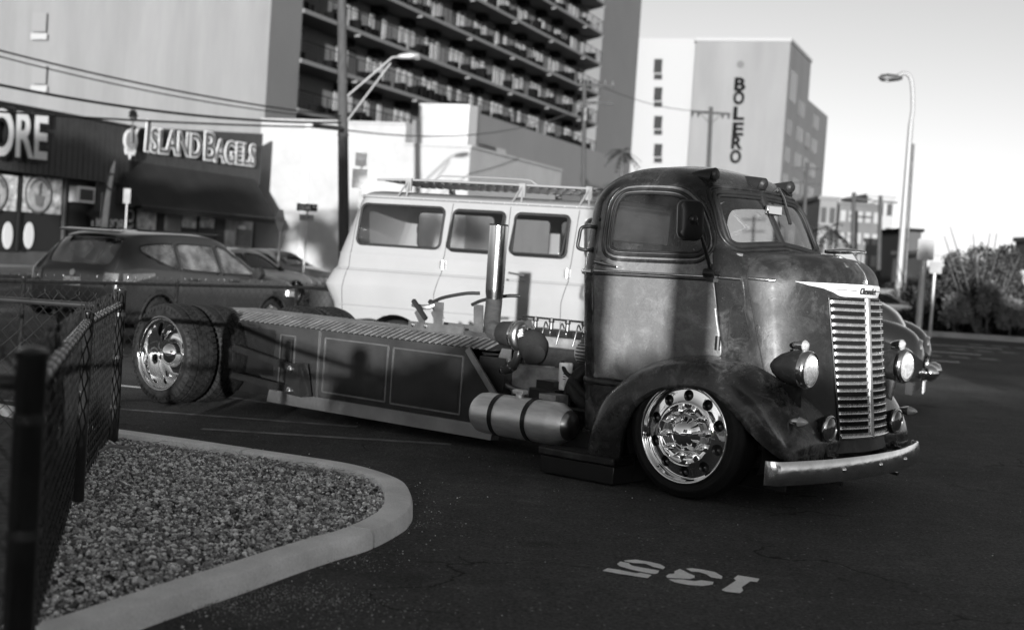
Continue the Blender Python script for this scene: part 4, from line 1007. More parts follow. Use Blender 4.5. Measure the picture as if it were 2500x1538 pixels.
# fuel tank
tk = empty('fuel_tank', (0, 0, 0), 0, TK); ty, tz, tr = -.82, .335, .148
MB().lathe([(-1.83, .08), (-1.815, .115), (-1.78, .140), (-1.73, .148), (-1.12, .148), (-1.09, .1475), (-1.005, .105)], (0, ty, tz), (1, 0, 0), 56).build('tank_shell', M_alu, tk, 30)
MB().lathe([(-1.006, .104), (-.985, .092), (-.965, .07), (-.962, .0)], (0, ty, tz), (1, 0, 0), 48).build('tank_end', mat('spun_aluminium', .35, .28, 1.0), tk, 50)
for x in (-1.60, -1.30): MB().lathe([(x - .018, .149), (x - .018, .153), (x + .018, .153), (x + .018, .149)], (0, ty, tz), (1, 0, 0), 48, closed=True).build('tank_strap', M_black, tk, 30)
MB().lathe([(0, .03), (.035, .03)], (-1.45, ty, tz + .135), (0, 0, 1), 20).build('filler_neck', M_alu, tk)
cp_ = MB(); cp_.lathe([(.035, .046), (.04, .05), (.058, .05), (.063, .044), (.064, 0)], (-1.45, ty, tz + .135), (0, 0, 1), 24)
for k in range(12): a = k * math.pi / 6; cp_.box(*[c for c in ()]) if False else cp_.lathe([(.038, .006), (.06, .006)], (-1.45 + .05 * math.cos(a), ty + .05 * math.sin(a), tz + .135), (0, 0, 1), 6)
cp_.build('filler_cap', M_alu, tk, 40)
MB().bar((-1.60, ty + .1, .2), (-1.60, -.3, .2), .04, .05).bar((-1.30, ty + .1, .2), (-1.30, -.3, .2), .04, .05).build('tank_bracket', M_black, tk)
# ---------------- engine between cab and deck
en = empty('engine', (0, 0, 0), 0, TK)
bevel(MB().box(-2.05, -1.12, -.17, .18, .25, .80).build('engine_block', M_dsteel, en), .02)
bevel(MB().box(-2.0, -1.15, -.12, .14, .80, .88).build('cylinder_head', M_cast, en), .01)
for k in range(6):
    x = -1.98 + k * .155
    bevel(MB().box(x - .055, x + .055, -.10, .10, .88, .935).build('rocker_cover', M_black, en), .012)
    MB().lathe([(0, .018), (.05, .016), (.06, .024), (.085, .02), (.09, 0)], (x, -.02, .93), (0, 0, 1), 10).build('injector', M_black, en)
    MB().tube([tuple(p) for p in spline([(x, -.06, .95), (x + .02, -.12, .99), (x + .04, -.17, .93), (x + .03, -.19, .83)], 12)], .006, 6).build('fuel_line', M_steel, en, 80)
MB().tube([(-2.12, -.02, .86), (-2.12, -.02, 1.01), (-1.15, -.02, 1.01)], .008, 6).build('fuel_rail', M_black, en)
MB().box(-1.95, -1.6, .15, .32, .6, .9).build('intake_manifold', M_cast, en)
MB().lathe([(-.10, .10), (-.09, .115), (.09, .115), (.1, .10)], (-1.22, .16, .98), (1, 0, 0), 28).build('air_canister', M_black, en)
MB().box(-1.18, -1.06, -.25, .28, .3, .95).build('timing_cover', M_dsteel, en)
# bell housing and gearbox with cast ribs
MB().lathe([(-2.35, .14), (-2.30, .2), (-2.12, .25), (-2.06, .25)], (0, -.0, .5), (1, 0, 0), 28).build('bell_housing', M_cast, en)
for k in range(5): MB().bar((-2.32, -.17 + .02 * k, .35 + .07 * k), (-2.08, -.24 + .02 * k, .33 + .08 * k), .01, .02).build('housing_rib', M_cast, en)
bevel(MB().box(-2.0, -1.45, -.30, -.17, .42, .66).build('exhaust_manifold', M_cast, en), .02)
MB().prism([(-.12, -.13), (.14, -.15), (.2, .02), (.1, .15), (-.1, .14), (-.16, 0)], (-1.72, -.215, .52), (1, 0, 0), (0, 0, 1), (0, -.05, 0)).build('side_cover', M_cast, en)
# turbo: hot housing, compressor, filter
tc = Vector((-1.82, -.40, .885)); ax = Vector((1, -.08, -.02)).normalized()
MB().lathe([(-.20, .075), (-.18, .088), (-.06, .098), (-.02, .09), (-.015, .0)], tc, ax, 30).build('turbine_blanket', M_rub, en, 50)
pp = []
for a in np.linspace(0, 2 * math.pi * .92, 34): pp.append((a, .030 + .022 * a / 6.28))
u, t = frame(ax)
MB().tube([tc + ax * .015 + (u * math.cos(a) + t * math.sin(a)) * .085 for a, r in pp], [r for a, r in pp], 14).lathe([(-.02, .085), (.03, .085), (.06, .05), (.10, .05)], tc, ax, 28).build('compressor_housing', mat('turbo_alu', .55, .32, 1.0, var=.2, scale=20), en, 60)
for dd in (-.03, .075): MB().lathe([(-.008, .055 if dd > 0 else .1), (-.008, .062 if dd > 0 else .108), (.008, .062 if dd > 0 else .108), (.008, .055 if dd > 0 else .1)], tc + ax * dd, ax, 30, closed=True).build('v_band_clamp', M_chrome, en, 30)
fa = tc + ax * .115; fd = Vector((.62, -.62, -.48)).normalized()
MB().lathe([(-.01, .062), (.02, .075), (.05, .10), (.11, .112), (.16, .105), (.22, .088), (.24, .082), (.242, 0)], fa, fd, 36).build('air_filter_cone', mat('filter_cloth', .022, .85, var=.2, scale=80, bump=.3, bscale=300), en, 40)
u, t = frame(fd, (0, 0, 1))
sd = (Vector((.48, -.88, .1)) - fd * Vector((.48, -.88, .1)).dot(fd)).normalized(); 
up_ = fd.cross(sd); 
put_text('filter_lettering', 'PUSHER', .042, fa + fd * .13 + sd * .1135 + up_ * .03, -fd * -1 if False else up_ * 1 if False else (fd * -1) * -1 * -1, sd.cross((fd * -1) * 1) if False else up_, M_whitepl, en, .002, fit=.10)
# stack: wrapped elbow then chrome pipe
sx, sy = -2.22, -.25
el = [tuple(p) for p in spline([tc + ax * -.17, tc + ax * -.26, Vector((-2.155, -.325, .915)), Vector((-2.205, -.275, .985)), Vector((sx, sy, 1.08)), Vector((sx, sy, 1.17))], 40)]
MB().tube(el, .062, 18).build('wrapped_elbow', mat('heat_wrap', .055, .6, .3, var=.35, scale=9, bump=.6, bscale=120, stretch=(1, 1, 5)), en, 80)
for i in range(3, 39, 1):
    p, q = Vector(el[i]), Vector(el[min(i + 1, 39)])
    if i % 1 == 0: MB().lathe([(-.006, .0625), (0, .0655), (.006, .0625)], p, (q - p) if (q - p).length > 1e-5 else (0, 0, 1), 18).build('wrap_turn', mat('heat_wrap'), en, 80)
st = MB(); st.lathe([(0, .066), (.02, .088), (.05, .091), (.545, .091)], (sx, sy, 1.14), (0, 0, 1), 40)
stk = MB().lathe([(1.13, .063), (1.15, .065), (1.18, .070), (1.21, .072), (1.70, .072), (1.70, .068), (1.20, .068)], (sx, sy, 0), (0, 0, 1), 44).build('exhaust_stack', mat('stack_chrome', .85, .17, 1.0), en, 40)
MB().lathe([(1.692, .071), (1.704, .0745), (1.708, .07), (1.69, .066)], (sx, sy, 0), (0, 0, 1), 40).build('stack_lip', M_black, en)
# drain pipe from turbo to the frame with clamps
dp = [tuple(p) for p in spline([tc + Vector((.01, -.01, -.1)), tc + Vector((.0, -.02, -.17)), tc + Vector((-.05, -.01, -.235)), tc + Vector((-.16, .03, -.275)), tc + Vector((-.36, .1, -.31))], 30)]
MB().tube(dp, .033, 14).build('charge_pipe', M_black, en, 80); MB().tube(dp[14:22], .037, 14).build('silicone_joiner', M_rub, en, 80)
for i in (14, 21): MB().tube(dp[i:i + 2], .040, 14).build('hose_clamp', M_chrome, en, 60)
MB().tube([tc + Vector((.0, 0, -.11)), tc + Vector((.0, -.01, -.15))], .028, 12).build('drain_flange', M_cast, en)
# oil filter, alternator, hoses
MB().lathe([(0, .045), (.01, .052), (.19, .052), (.2, .046), (.2, 0)], (-1.42, -.34, .52), (0, 0, 1), 26).build('oil_filter', M_whitepl, en, 40)
for k in range(5): MB().box(-1.402 + .0, -1.382, -.394, -.389, .60 + k * .018, .606 + k * .018).build('filter_print', M_rub, en)
al = Vector((-1.24, -.30, .80)); MB().lathe([(-.09, .06), (-.08, .085), (.07, .09), (.085, .07), (.09, .03)], al, (1, -.2, 0), 28).build('alternator_body', M_cast, en, 40)
for k in range(22): a = 2 * math.pi * k / 22; u, t = frame(Vector((1, -.2, 0))); MB().bar(al + Vector((-.06, .012, 0)) + (u * math.cos(a) + t * math.sin(a)) * .088, al + Vector((.06, -.012, 0)) + (u * math.cos(a) + t * math.sin(a)) * .093, .012, .012).build('cooling_fin', M_dsteel, en)
MB().lathe([(.09, .05), (.13, .05), (.13, .02)], al, (1, -.2, 0), 24).build('pulley', M_dsteel, en)
MB().bar(al + Vector((-.08, 0, .09)), al + Vector((.12, 0, .14)), .03, .04).build('alternator_bracket', M_dsteel, en)
for pts, r, mm in (([(-1.08, -.42, .50), (-1.15, -.46, .52), (-1.25, -.47, .60), (-1.3, -.44, .58), (-1.33, -.42, .50), (-1.34, -.4, .40)], .030, M_rub),
                  ([(-1.05, -.40, .42), (-1.15, -.46, .45), (-1.26, -.45, .56), (-1.24, -.40, .66), (-1.16, -.36, .70)], .05, M_rub),
                  ([(-1.02, -.52, .41), (-1.2, -.55, .415), (-1.36, -.56, .425), (-1.40, -.56, .45), (-1.38, -.52, .47)], .016, M_rub),
                  ([(-1.45, -.35, .72), (-1.38, -.4, .66), (-1.3, -.42, .62)], .016, M_rub),
                  ([(-2.1, -.33, .6), (-1.95, -.36, .5), (-1.8, -.36, .47)], .02, M_steel),
                  ([(-1.2, -.33, .7), (-1.16, -.38, .55), (-1.17, -.36, .35)], .02, M_rub)):
    MB().tube([tuple(p) for p in spline(pts, 26)], r, 10).build('hose', mm, en, 80)
MB().lathe([(0, .05), (.09, .05), (.1, .04), (.1, 0)], (-1.36, -.52, .36), (1, 0, 0), 20).box(-1.45, -1.30, -.6, -.45, .42, .50).build('fuel_pump', M_cast, en)
bevel(MB().box(-1.66, -1.42, -.46, -.26, .40, .52).build('battery_box', M_black, en), .01)
MB().box(-1.60, -1.44, -.45, -.27, .52, .58).build('relay_box', M_black, en)
MB().prism([(-.06, -.05), (.07, -.05), (.07, .05), (-.02, .05)], (-2.0, -.36, .72), (1, 0, 0), (0, 0, 1), (0, .01, 0)).build('bracket_plate', M_steel, en, 0)
MB().bar((-2.18, -.34, .42), (-2.05, -.34, .66), .06, .03).build('engine_mount', M_steel, en)
MB().bar((-1.07, -.45, .36), (-2.0, -.45, .36), .03, .05).build('step_rail', M_black, en)
# ================================================================== FENCES
M_fence = mat('black_fence_coating', .016, .32, 0, var=.2, scale=12, coat=.4)
M_rail = mat('worn_fence_rail', .05, .3, .5, var=.6, scale=5, rvar=.1)
def fence_run(name, label, P, h, base, post_r=.03, posts=None, dia=.056, wire=.0036, rail_mat=None, corner=(), bent=0.0, zend=None):
    """chain link along the ground polyline P; posts at its vertices plus posts = extra distances per segment; every post is a part"""
    e = thing(name, label, 'fence'); P = [Vector(p) for p in P]; zend = zend or [base] * len(P)
    def post(p, zb, big):
        r = post_r * (1.25 if big else 1); hh = h + (.05 if big else 0)
        MB().lathe([(0, r), (hh, r), (hh + .004, r + .004), (hh + .02, r + .003), (hh + .03, r * .6), (hh + .034, 0)], (p.x, p.y, zb), (0, 0, 1), 16).build('post', M_fence, e, 50)
        if big:
            for z in (.25, .6, .9): MB().lathe([(z * h - .012, r + .0005), (z * h - .012, r + .004), (z * h + .012, r + .004), (z * h + .012, r + .0005)], (p.x, p.y, zb), (0, 0, 1), 16, closed=True).build('tension_band', M_rail, e, 40)
    mb = MB(); ties = MB(); rnd = random.Random(len(label))
    for s in range(len(P) - 1):
        a, b = P[s], P[s + 1]; za, zb = zend[s], zend[s + 1]; L_ = (b - a).length; d = (b - a).normalized(); n = Vector((d.y, -d.x, 0)); zz_ = lambda t: za + (zb - za) * t / L_
        if s == 0 and 0 not in (posts or {}).get('skip', ()): post(a, za, 0 in corner)
        if s + 1 not in (posts or {}).get('skip', ()): post(b, zb, (s + 1) in corner)
        for t in (posts or {}).get(s, ()): post(a + d * t, zz_(t), False)
        zr = h - .03
        MB().tube([Vector((a.x, a.y, za + zr)), Vector((b.x, b.y, zb + zr))], .021, 12).build('top_rail', rail_mat or M_fence, e, 60)
        k = .15
        while k < L_: p = a + d * k; ties.lathe([(-.006, .0215), (-.006, .025), (.006, .025), (.006, .0215)], (p.x, p.y, zz_(k) + zr), d, 10, closed=True); k += .22
        rows = int(h / dia) + 1; k = 0; x = 0.0; off = n * .026
        while x < L_ - dia:
            path = []
            for r in range(rows + 1):
                z = zz_(x) + .02 + r * (h + .015) / rows; side = (r + k) % 2
                xx = x + dia * .5 + (dia * .52 if side else -dia * .52); wob = rnd.gauss(0, bent * (.2 + (r / rows) ** 4))
                path.append(a + d * (min(max(xx, 0), L_) + wob) + off + n * (.003 * (1 if side else -1) + wob) + Vector((0, 0, z)))
            path.append(path[-1] + Vector((rnd.gauss(0, .006), rnd.gauss(0, .006), .022)))
            mb.tube(path, wire, 4, caps=False); x += dia; k += 1
    mb.build('chain_link_mesh', M_fence, e, 0)['kind'] = 'stuff'; ties.build('rail_ties', M_fence, e, 40)['kind'] = 'stuff'
    return e
NC = Vector((-2.62, 9.30, 0)); NM = Vector((-2.16, 7.1, 0)); NN = Vector((-1.165, 3.4, 0))
fence_run('chain_link_fence', 'black chain link fence running beside the gravel from its corner post', (NC, NM, NN), .95, .08, .03, rail_mat=M_rail, corner=(0, 2), bent=.004, zend=(.05, .06, .12))
lf = Vector((-1, .06, 0)).normalized()
fence_run('chain_link_fence', 'black chain link fence turning left from the far corner post with bent top wires', (NC + lf * .03, NC + lf * 2.3, NC + lf * 4.4), .92, .06, .026, {'skip': (0,)}, bent=.012)
fence_run('chain_link_fence', 'blurred chain link fence turning left at the end of the gravel strip', (NN + lf * .03, NN + lf * 2.2), .95, .14, .03, {'skip': (0,)}, rail_mat=M_rail)
fa_, fb_ = FA + d28 * -4.5, FA + d28 * 13.5
fence_run('chain_link_fence', 'long black chain link fence along the street behind the dual wheels', (fa_, fb_), .98, -.08, .024, {0: (2.4, 4.8, 7.2, 9.6, 12.0, 14.4)}, wire=.0028, dia=.062)
# ================================================================== generic car shells
def car_shell(stations, nx, nj):
    """stations: list of (x, [(y,z) half section bottom->top centre]); returns bmesh of the full skin"""
    X = [s[0] for s in stations]; S = np.array([[list(p) for p in s[1]] for s in stations], float)    # ns, np, 2
    xs = spline([(x, 0) for x in X], nx)[:, 0]
    Sx = np.stack([spline([tuple(S[i, j]) for i in range(len(X))], nx) for j in range(S.shape[1])], 1)  # nx, np, 2
    rows = []
    for i in range(nx):
        q = spline([tuple(p) for p in Sx[i]], nj); rows.append([(xs[i], y, z) for y, z in q])
    bm = bmesh.new(); mb = MB()
    mb.grid([[(x, -y, z) for x, y, z in r] + [(x, y, z) for x, y, z in reversed(r[:-1])] for r in rows])
    n = len(mb.v) // nx; mb.f.append(tuple(range(n))); mb.f.append(tuple(range((nx - 1) * n, nx * n)))
    bm.from_mesh(mb.mesh()); bmesh.ops.remove_doubles(bm, verts=bm.verts, dist=1e-5); bmesh.ops.recalc_face_normals(bm, faces=bm.faces)
    return bm
def car_wheel(parent, x, y, r, wd, m_rim, z=0.0, spokes=5, rimr=.66):
    e = empty('wheel', (x, y, r + z), 0 if y < 0 else math.pi, parent)
    MB().lathe(dense(tyre_profile(r, r * rimr, wd), 40), (0, 0, 0), (0, -1, 0), 40, closed=True).build('tyre', M_tyre, e, 60)
    mb = MB().lathe([(wd * .42, r * rimr), (wd * .5, r * rimr * .98), (wd * .42, r * rimr * .9), (.0, r * rimr * .85), (-.02, r * .5), (-.02, 0)], (0, 0, 0), (0, -1, 0), 32)
    for k in range(spokes):
        a = 2 * math.pi * k / spokes; mb.bar((0, -wd * .30, 0), (math.cos(a) * r * rimr * .93, -wd * .38, math.sin(a) * r * rimr * .93), r * .16, .03, (0, 1, 0))
    mb.lathe([(wd * .2, r * .16), (wd * .36, r * .14), (wd * .38, 0)], (0, 0, 0), (0, -1, 0), 20); mb.build('rim', m_rim, e, 40)
    return e
def arch_cut(bm, x, r, zc, y0=.5):
    poly = [(x + r * math.cos(a), zc + r * math.sin(a)) for a in np.linspace(-.25, math.pi + .25, 40)] + [(x - r * .97, -.5), (x + r * .97, -.5)]
    for sg in (-1, 1): take(bm, cut(bm, poly, (0, 2), lambda c, s=sg: s * c.y > y0)).free()
    return poly
M_alloy = mat('car_alloy', .45, .3, .9)
M_carglass = glass('car_glass', .9, 2.4, 0, .35); M_dglass = glass('dark_car_glass', .18, 1.2, 0)  # strong pale film on car_glass imitates bright reflections in the SUV windows
M_lampred = mat('tail_lamp', .12, .12, coat=1.0, var=.3, scale=30); M_lampclr = mat('clear_lamp', .6, .1, .3, coat=1.0, var=.3, scale=30)
def modern_car(name, label, paint, loc, rz, st, side_wins, rear_win, front_win, wheels, wr, ww, extras=None, gl=None, nx=120, nj=44, zcut=.0, group=None):
    e = thing(name, label, 'car', loc, rz, group); bm = car_shell(st, nx, nj); bv = BVHTree.FromBMesh(bm); gl = gl or M_carglass
    def sp(x, z, off=0.0, sg=-1):
        h = bv.ray_cast(Vector((x, sg * 3, z)), Vector((0, -sg, 0))); return (h[0] + Vector((0, sg, 0)) * off) if h[0] else Vector((x, sg * .8, z))
    def ep(y, z, off, sg):
        h = bv.ray_cast(Vector((sg * 6, y, z)), Vector((-sg, 0, 0))); return (h[0] + Vector((sg, 0, 0)) * off) if h[0] else Vector((sg * 2, y, z))
    for poly in side_wins:
        for sg in (-1, 1): bm_obj(take(bm, cut(bm, poly, (0, 2), lambda c, s=sg: s * c.y > .35)), 'side_window', gl, e, 60, 0, -.012)
        for sg in (-1, 1): MB().tube([sp(x, z, 0, sg) for x, z in poly], .012, 5, closed=True).build('window_trim', M_rub, e, 80)
    if rear_win: bm_obj(take(bm, cut(bm, rear_win, (1, 2), lambda c: c.x < st[0][0] * .35)), 'rear_window', gl, e, 60, 0, -.012)
    if front_win: bm_obj(take(bm, cut(bm, front_win, (1, 2), lambda c: c.x > -.1 and c.x < st[-1][0] * .75)), 'windshield', gl, e, 60, 0, -.012)
    for x in wheels: arch_cut(bm, x, wr * 1.17, wr * .98)
    bm_obj(bm, 'body', paint, e, 35, .02)
    for x in wheels:
        for sg in (-1, 1): car_wheel(e, x, sg * (abs(sp(x + wr * 1.3, .5).y) - ww * .5 - .01), wr, ww, M_alloy)
        for sg in (-1, 1): MB().tube([sp(x, wr, 0, sg) * 0 + Vector((x + wr * 1.19 * math.cos(a), sg * (abs(sp(x + wr * 1.19 * math.cos(a), wr + .98 * wr * math.sin(a) * 1.17).y) - .01), wr * .98 + wr * 1.19 * math.sin(a))) for a in np.linspace(.05, math.pi - .05, 26)], .025, 6).build('arch_trim', M_rub, e, 80)
    MB().box(st[0][0] * .86, st[-1][0] * .86, -.55, .55, .2, .42).build('underbody', M_black, e)
    # seats
    for x in (-.85, .25):
        for y in (-.36, .36): bevel(MB().box(x - .08, x + .08, y - .22, y + .22, .6, 1.12).box(x - .05, x + .05, y - .12, y + .12, 1.12, 1.32).build('seat', M_int, e), .05, 3)
    if extras: extras(e, sp, ep)
    return e
def sec(w0, zb, zs_, zt, wt, wm=None, crown=.02):
    """half section: sill, side, belt, roof edge, roof centre"""
    wm = wm or w0
    return [(w0 * .90, zb), (w0 * .985, zb + .08), (wm, (zb + zs_) * .5), (w0 * .985, zs_ - .06), (w0 * .955, zs_), (w0 * .955 * .35 + wt * .65, zs_ + (zt - zs_) * .62), (wt, zt - .055), (wt * .80, zt - .012), (wt * .45, zt + crown * .6), (0, zt + crown)]
# ---- SUV on the street (forward +x)
suv_st = [(-2.26, sec(.70, .42, .80, .86, .62)), (-2.24, sec(.84, .36, .95, 1.02, .74)), (-2.14, sec(.895, .32, 1.08, 1.16, .72)), (-1.95, sec(.915, .30, 1.12, 1.46, .62)), (-1.72, sec(.92, .28, 1.13, 1.60, .60)), (-1.2, sec(.92, .27, 1.11, 1.645, .62)), (-.5, sec(.92, .27, 1.08, 1.66, .63)), (.1, sec(.92, .27, 1.06, 1.63, .63)), (.5, sec(.92, .27, 1.04, 1.50, .64)), (.95, sec(.92, .27, 1.04, 1.22, .72)), (1.2, sec(.92, .27, 1.03, 1.11, .76)), (1.7, sec(.90, .27, .96, 1.04, .72)), (2.05, sec(.84, .28, .86, .94, .64)), (2.22, sec(.74, .32, .72, .80, .56)), (2.26, sec(.62, .40, .62, .68, .48))]
M_suv = mat('suv_paint', .05, .28, .5, coat=.9, var=.06, scale=3)
def sp_poly(pts, n=50): return [tuple(p) for p in spline(pts, n, True)]
suv_w = [sp_poly([(-1.66, 1.36), (-1.60, 1.44), (-1.3, 1.475), (-1.0, 1.49), (-.93, 1.48), (-.95, 1.3), (-.98, 1.13), (-1.06, 1.13), (-1.3, 1.2), (-1.52, 1.29)]),
         sp_poly([(-.86, 1.48), (-.6, 1.5), (-.3, 1.5), (-.10, 1.49), (-.05, 1.46), (-.02, 1.25), (.0, 1.10), (-.05, 1.08), (-.5, 1.095), (-.83, 1.11), (-.88, 1.13), (-.88, 1.3)]),
         sp_poly([(.07, 1.48), (.2, 1.475), (.4, 1.41), (.65, 1.26), (.82, 1.13), (.84, 1.08), (.78, 1.065), (.4, 1.065), (.12, 1.075), (.08, 1.1), (.06, 1.3)])]
suv_r = rrect(1.22, .40, .10, 5, 0, 1.33); suv_f = sp_poly([(-.60, 1.53), (0, 1.56), (.60, 1.53), (.70, 1.2), (.66, 1.13), (0, 1.15), (-.66, 1.13), (-.70, 1.2)])
def suv_x(e, sp, ep):
    # tail lamps wrapping the corner
    for sg in (-1, 1):
        G_ = [[sp(x, z, .012, sg) for x, z in zip(np.linspace(-2.15, -1.52, 12), np.linspace(z0, z1, 12))] for z0, z1 in ((1.02, 1.045), (.97, 1.035), (.90, 1.02), (.86, 1.0))]
        MB().grid(G_).build('tail_lamp', M_lampred, e, 60)
        G_ = [[ep(sg * y, z, .012, -1) for y in np.linspace(.62, .86, 8)] for z in np.linspace(.86, 1.02, 6)]
        MB().grid(G_).build('tail_lamp', M_lampred, e, 60)
        mx = Vector((.78, sg * 1.04, 1.10)); mm = MB(); mm.lathe([(-.09, .03), (-.08, .085), (.0, .10), (.06, .07), (.08, .0)], mx, (1, 0, 0), 16); mm.bar(mx, (.80, sg * .88, 1.06), .04, .05).build('door_mirror', M_black, e, 60)
        for x in (-.75, .2): MB().tube([sp(x, .955, .012, sg), sp(x + .03, .96, .04, sg), sp(x + .17, .96, .04, sg), sp(x + .2, .955, .012, sg)], .014, 8).build('door_handle', M_black, e, 80)
        for x in (-.93, .03): MB().tube([sp(x + (.06 if z < .7 else 0), z, -.001, sg) for z in np.linspace(.36, 1.09, 14)], .005, 4).build('door_seam', M_rub, e, 80)
        MB().bar((-1.6, sg * .60, 1.66), (.2, sg * .60, 1.675), .03, .03).build('roof_rail', M_rub, e)
        MB().tube([sp(x, .33, .004, sg) for x in np.linspace(-.9, .9, 20)], .05, 6).build('sill_cladding', M_rub, e, 80)
    G_ = [[ep(y, z, .006, -1) for y in np.linspace(-.17, .17, 6)] for z in (.80, .925)]; MB().grid(G_).build('licence_plate', mat('plate', .62, .5, var=.2, scale=40), e)
    MB().lathe([(0, .055), (.012, .05), (.014, 0)], ep(0, .985, 0, -1), (-1, 0, .2), 20).build('badge', M_alloy, e)
    P = [ep(y, .50, .03, -1) for y in np.linspace(-.80, .80, 20)]; MB().tube(P, .085, 8).build('rear_bumper', M_rub, e, 80)
    MB().bar((-1.99, .05, 1.17), (-2.10, -.40, 1.13), .03, .02).build('rear_wiper', M_black, e)
    MB().prism([(-.62, 0), (.62, 0), (.55, .16), (-.55, .16)], (-1.97, 0, 1.60), (0, 1, 0), (1, 0, .12), (0, 0, .03)).build('roof_spoiler', M_suv, e)
    MB().tube([(-1.45, 0, 1.66), (-1.60, 0, 1.80)], .006, 5).lathe([(0, .03), (.04, .015)], (-1.45, 0, 1.66), (0, 0, 1), 10).build('antenna', M_black, e)
    MB().bar((1.7, -.91, .78), (2.0, -.86, .76), .05, .09).build('headlamp', M_lampclr, e)
sb = 28; s_ang = R_(90 - sb)
suv_rear_axle = Vector((-6.05, 21.2, z_st + .03)); fdir = Vector((math.cos(s_ang), math.sin(s_ang), 0))
suv_loc = suv_rear_axle + fdir * 1.36
modern_car('suv_car', 'dark grey hatchback SUV parked on the street behind the long fence', M_suv, suv_loc, s_ang, suv_st, suv_w, suv_r, suv_f, (-1.36, 1.34), .345, .23, suv_x)
# ---- two saloons farther up the street
sed_st = [(-2.35, sec(.66, .40, .72, .78, .56)), (-2.32, sec(.80, .34, .86, .94, .68)), (-2.1, sec(.88, .30, .95, 1.03, .72)), (-1.65, sec(.90, .28, .97, 1.09, .70)), (-1.2, sec(.90, .28, .97, 1.32, .60)), (-.75, sec(.90, .28, .96, 1.42, .57)), (-.2, sec(.90, .28, .95, 1.45, .57)), (.3, sec(.90, .28, .94, 1.40, .57)), (.75, sec(.90, .28, .93, 1.18, .64)), (1.05, sec(.90, .28, .92, 1.02, .72)), (1.6, sec(.88, .28, .86, .94, .70)), (2.1, sec(.82, .30, .76, .84, .62)), (2.32, sec(.70, .34, .62, .70, .52)), (2.36, sec(.58, .40, .55, .60, .44))]
sed_w = [sp_poly([(-1.45, 1.02), (-1.2, 1.18), (-.9, 1.3), (-.6, 1.33), (-.52, 1.30), (-.52, 1.02), (-.6, 1.0), (-1.2, 1.0)]), sp_poly([(-.44, 1.32), (-.1, 1.34), (.2, 1.3), (.5, 1.16), (.7, 1.02), (.68, .985), (.3, .98), (-.40, .995), (-.45, 1.03)])]
sed_r = sp_poly([(-.52, 1.36), (0, 1.38), (.52, 1.36), (.62, 1.13), (0, 1.11), (-.62, 1.13)]); sed_f = sp_poly([(-.5, 1.36), (0, 1.39), (.5, 1.36), (.62, 1.05), (0, 1.06), (-.62, 1.05)])
M_sed1 = mat('silver_paint', .36, .3, .5, coat=.8); M_sed2 = mat('grey_paint', .2, .35, .5, coat=.6)
def sed_x(e, sp, ep):
    for sg in (-1, 1):
        MB().grid([[ep(sg * y, z, .01, 1) for y in np.linspace(.42, .74, 8)] for z in (.60, .72)]).build('headlamp', M_lampclr, e, 60)
        MB().grid([[ep(sg * y, z, .01, -1) for y in np.linspace(.45, .78, 8)] for z in (.74, .88)]).build('tail_lamp', M_lampred, e, 60)
        mx = Vector((.62, sg * 1.0, 1.0)); MB().lathe([(-.08, .03), (-.07, .07), (.05, .06), (.08, 0)], mx, (1, 0, 0), 14).build('door_mirror', M_black, e, 60)
    MB().grid([[ep(y, z, .008, 1) for y in np.linspace(-.35, .35, 10)] for z in (.56, .70)]).build('grille', M_black, e, 60)
    MB().tube([ep(y, .45, .02, 1) for y in np.linspace(-.62, .62, 16)], .06, 6).build('front_bumper', M_rub, e, 80)
c1 = at_depth(640, 690, 36); c2 = at_depth(706, 690, 42)
modern_car('saloon_car', 'silver saloon car seen from behind past the dark SUV', M_sed1, (c1.x - .7, 36, z_st), R_(60), sed_st, sed_w, sed_r, sed_f, (-1.38, 1.40), .32, .21, sed_x, M_dglass, 80, 34)
modern_car('saloon_car', 'older grey saloon car facing the lot with its bonnet by the sign posts', M_sed2, (c2.x - .55, 42.5, z_st), R_(-28), sed_st, sed_w, sed_r, sed_f, (-1.38, 1.40), .32, .21, sed_x, M_dglass, 80, 34)
# ================================================================== WHITE VAN (forward +x, near side y < 0)
VN = thing('passenger_van', 'white vintage window van with roof rack parked behind the truck', 'van', (.18, 16.27, 0), R_(-19.5))
M_van = mat('van_white', .225, .32, 0, var=.05, scale=2, coat=.5)
M_vglass = glass('van_glass', .88, 1.1, 0)
def vsec(k, zt=2.16, cr=.01):
    return [(.80 * k, .40), (.87 * k, .52), (.915 * k, .72), (.93 * k, .80), (.955 * k, .98), (.955 * k, 1.10), (.935 * k, 1.20), (.905 * k, 1.235), (.90 * k, 1.395), (.885 * k, 1.425), (.855 * k, 1.7), (.815 * k, 2.0), (.79 * k, 2.07), (.66 * k, 2.12), (.35 * k, zt - .008), (0, zt + cr)]
vst = [(-2.20, vsec(.72)), (-2.17, vsec(.86)), (-2.08, vsec(.955)), (-1.9, vsec(.995)), (-1.4, vsec(1)), (-.5, vsec(1)), (.5, vsec(1)), (1.3, vsec(1)), (1.75, vsec(.99)), (1.98, vsec(.95)), (2.06, vsec(.86)), (2.09, vsec(.7))]
vb = car_shell(vst, 150, 90)
gz = lambda z: interp(z, [.3, .6, .82, 1.03, 1.2, 1.24, 1.42, 2.06, 2.2], [.12, .08, .05, -.06, .03, .06, .09, .31, .36])
gf = lambda z: interp(z, [.3, 1.0, 1.3, 2.06, 2.2], [0, .02, -.05, -.30, -.36])
for v in vb.verts:
    if v.co.x < -1.5: v.co.x += min(1, (-1.5 - v.co.x) / .65) * gz(v.co.z)
    if v.co.x > 1.3: v.co.x += min(1, (v.co.x - 1.3) / .75) * gf(v.co.z)
vbv = BVHTree.FromBMesh(vb)
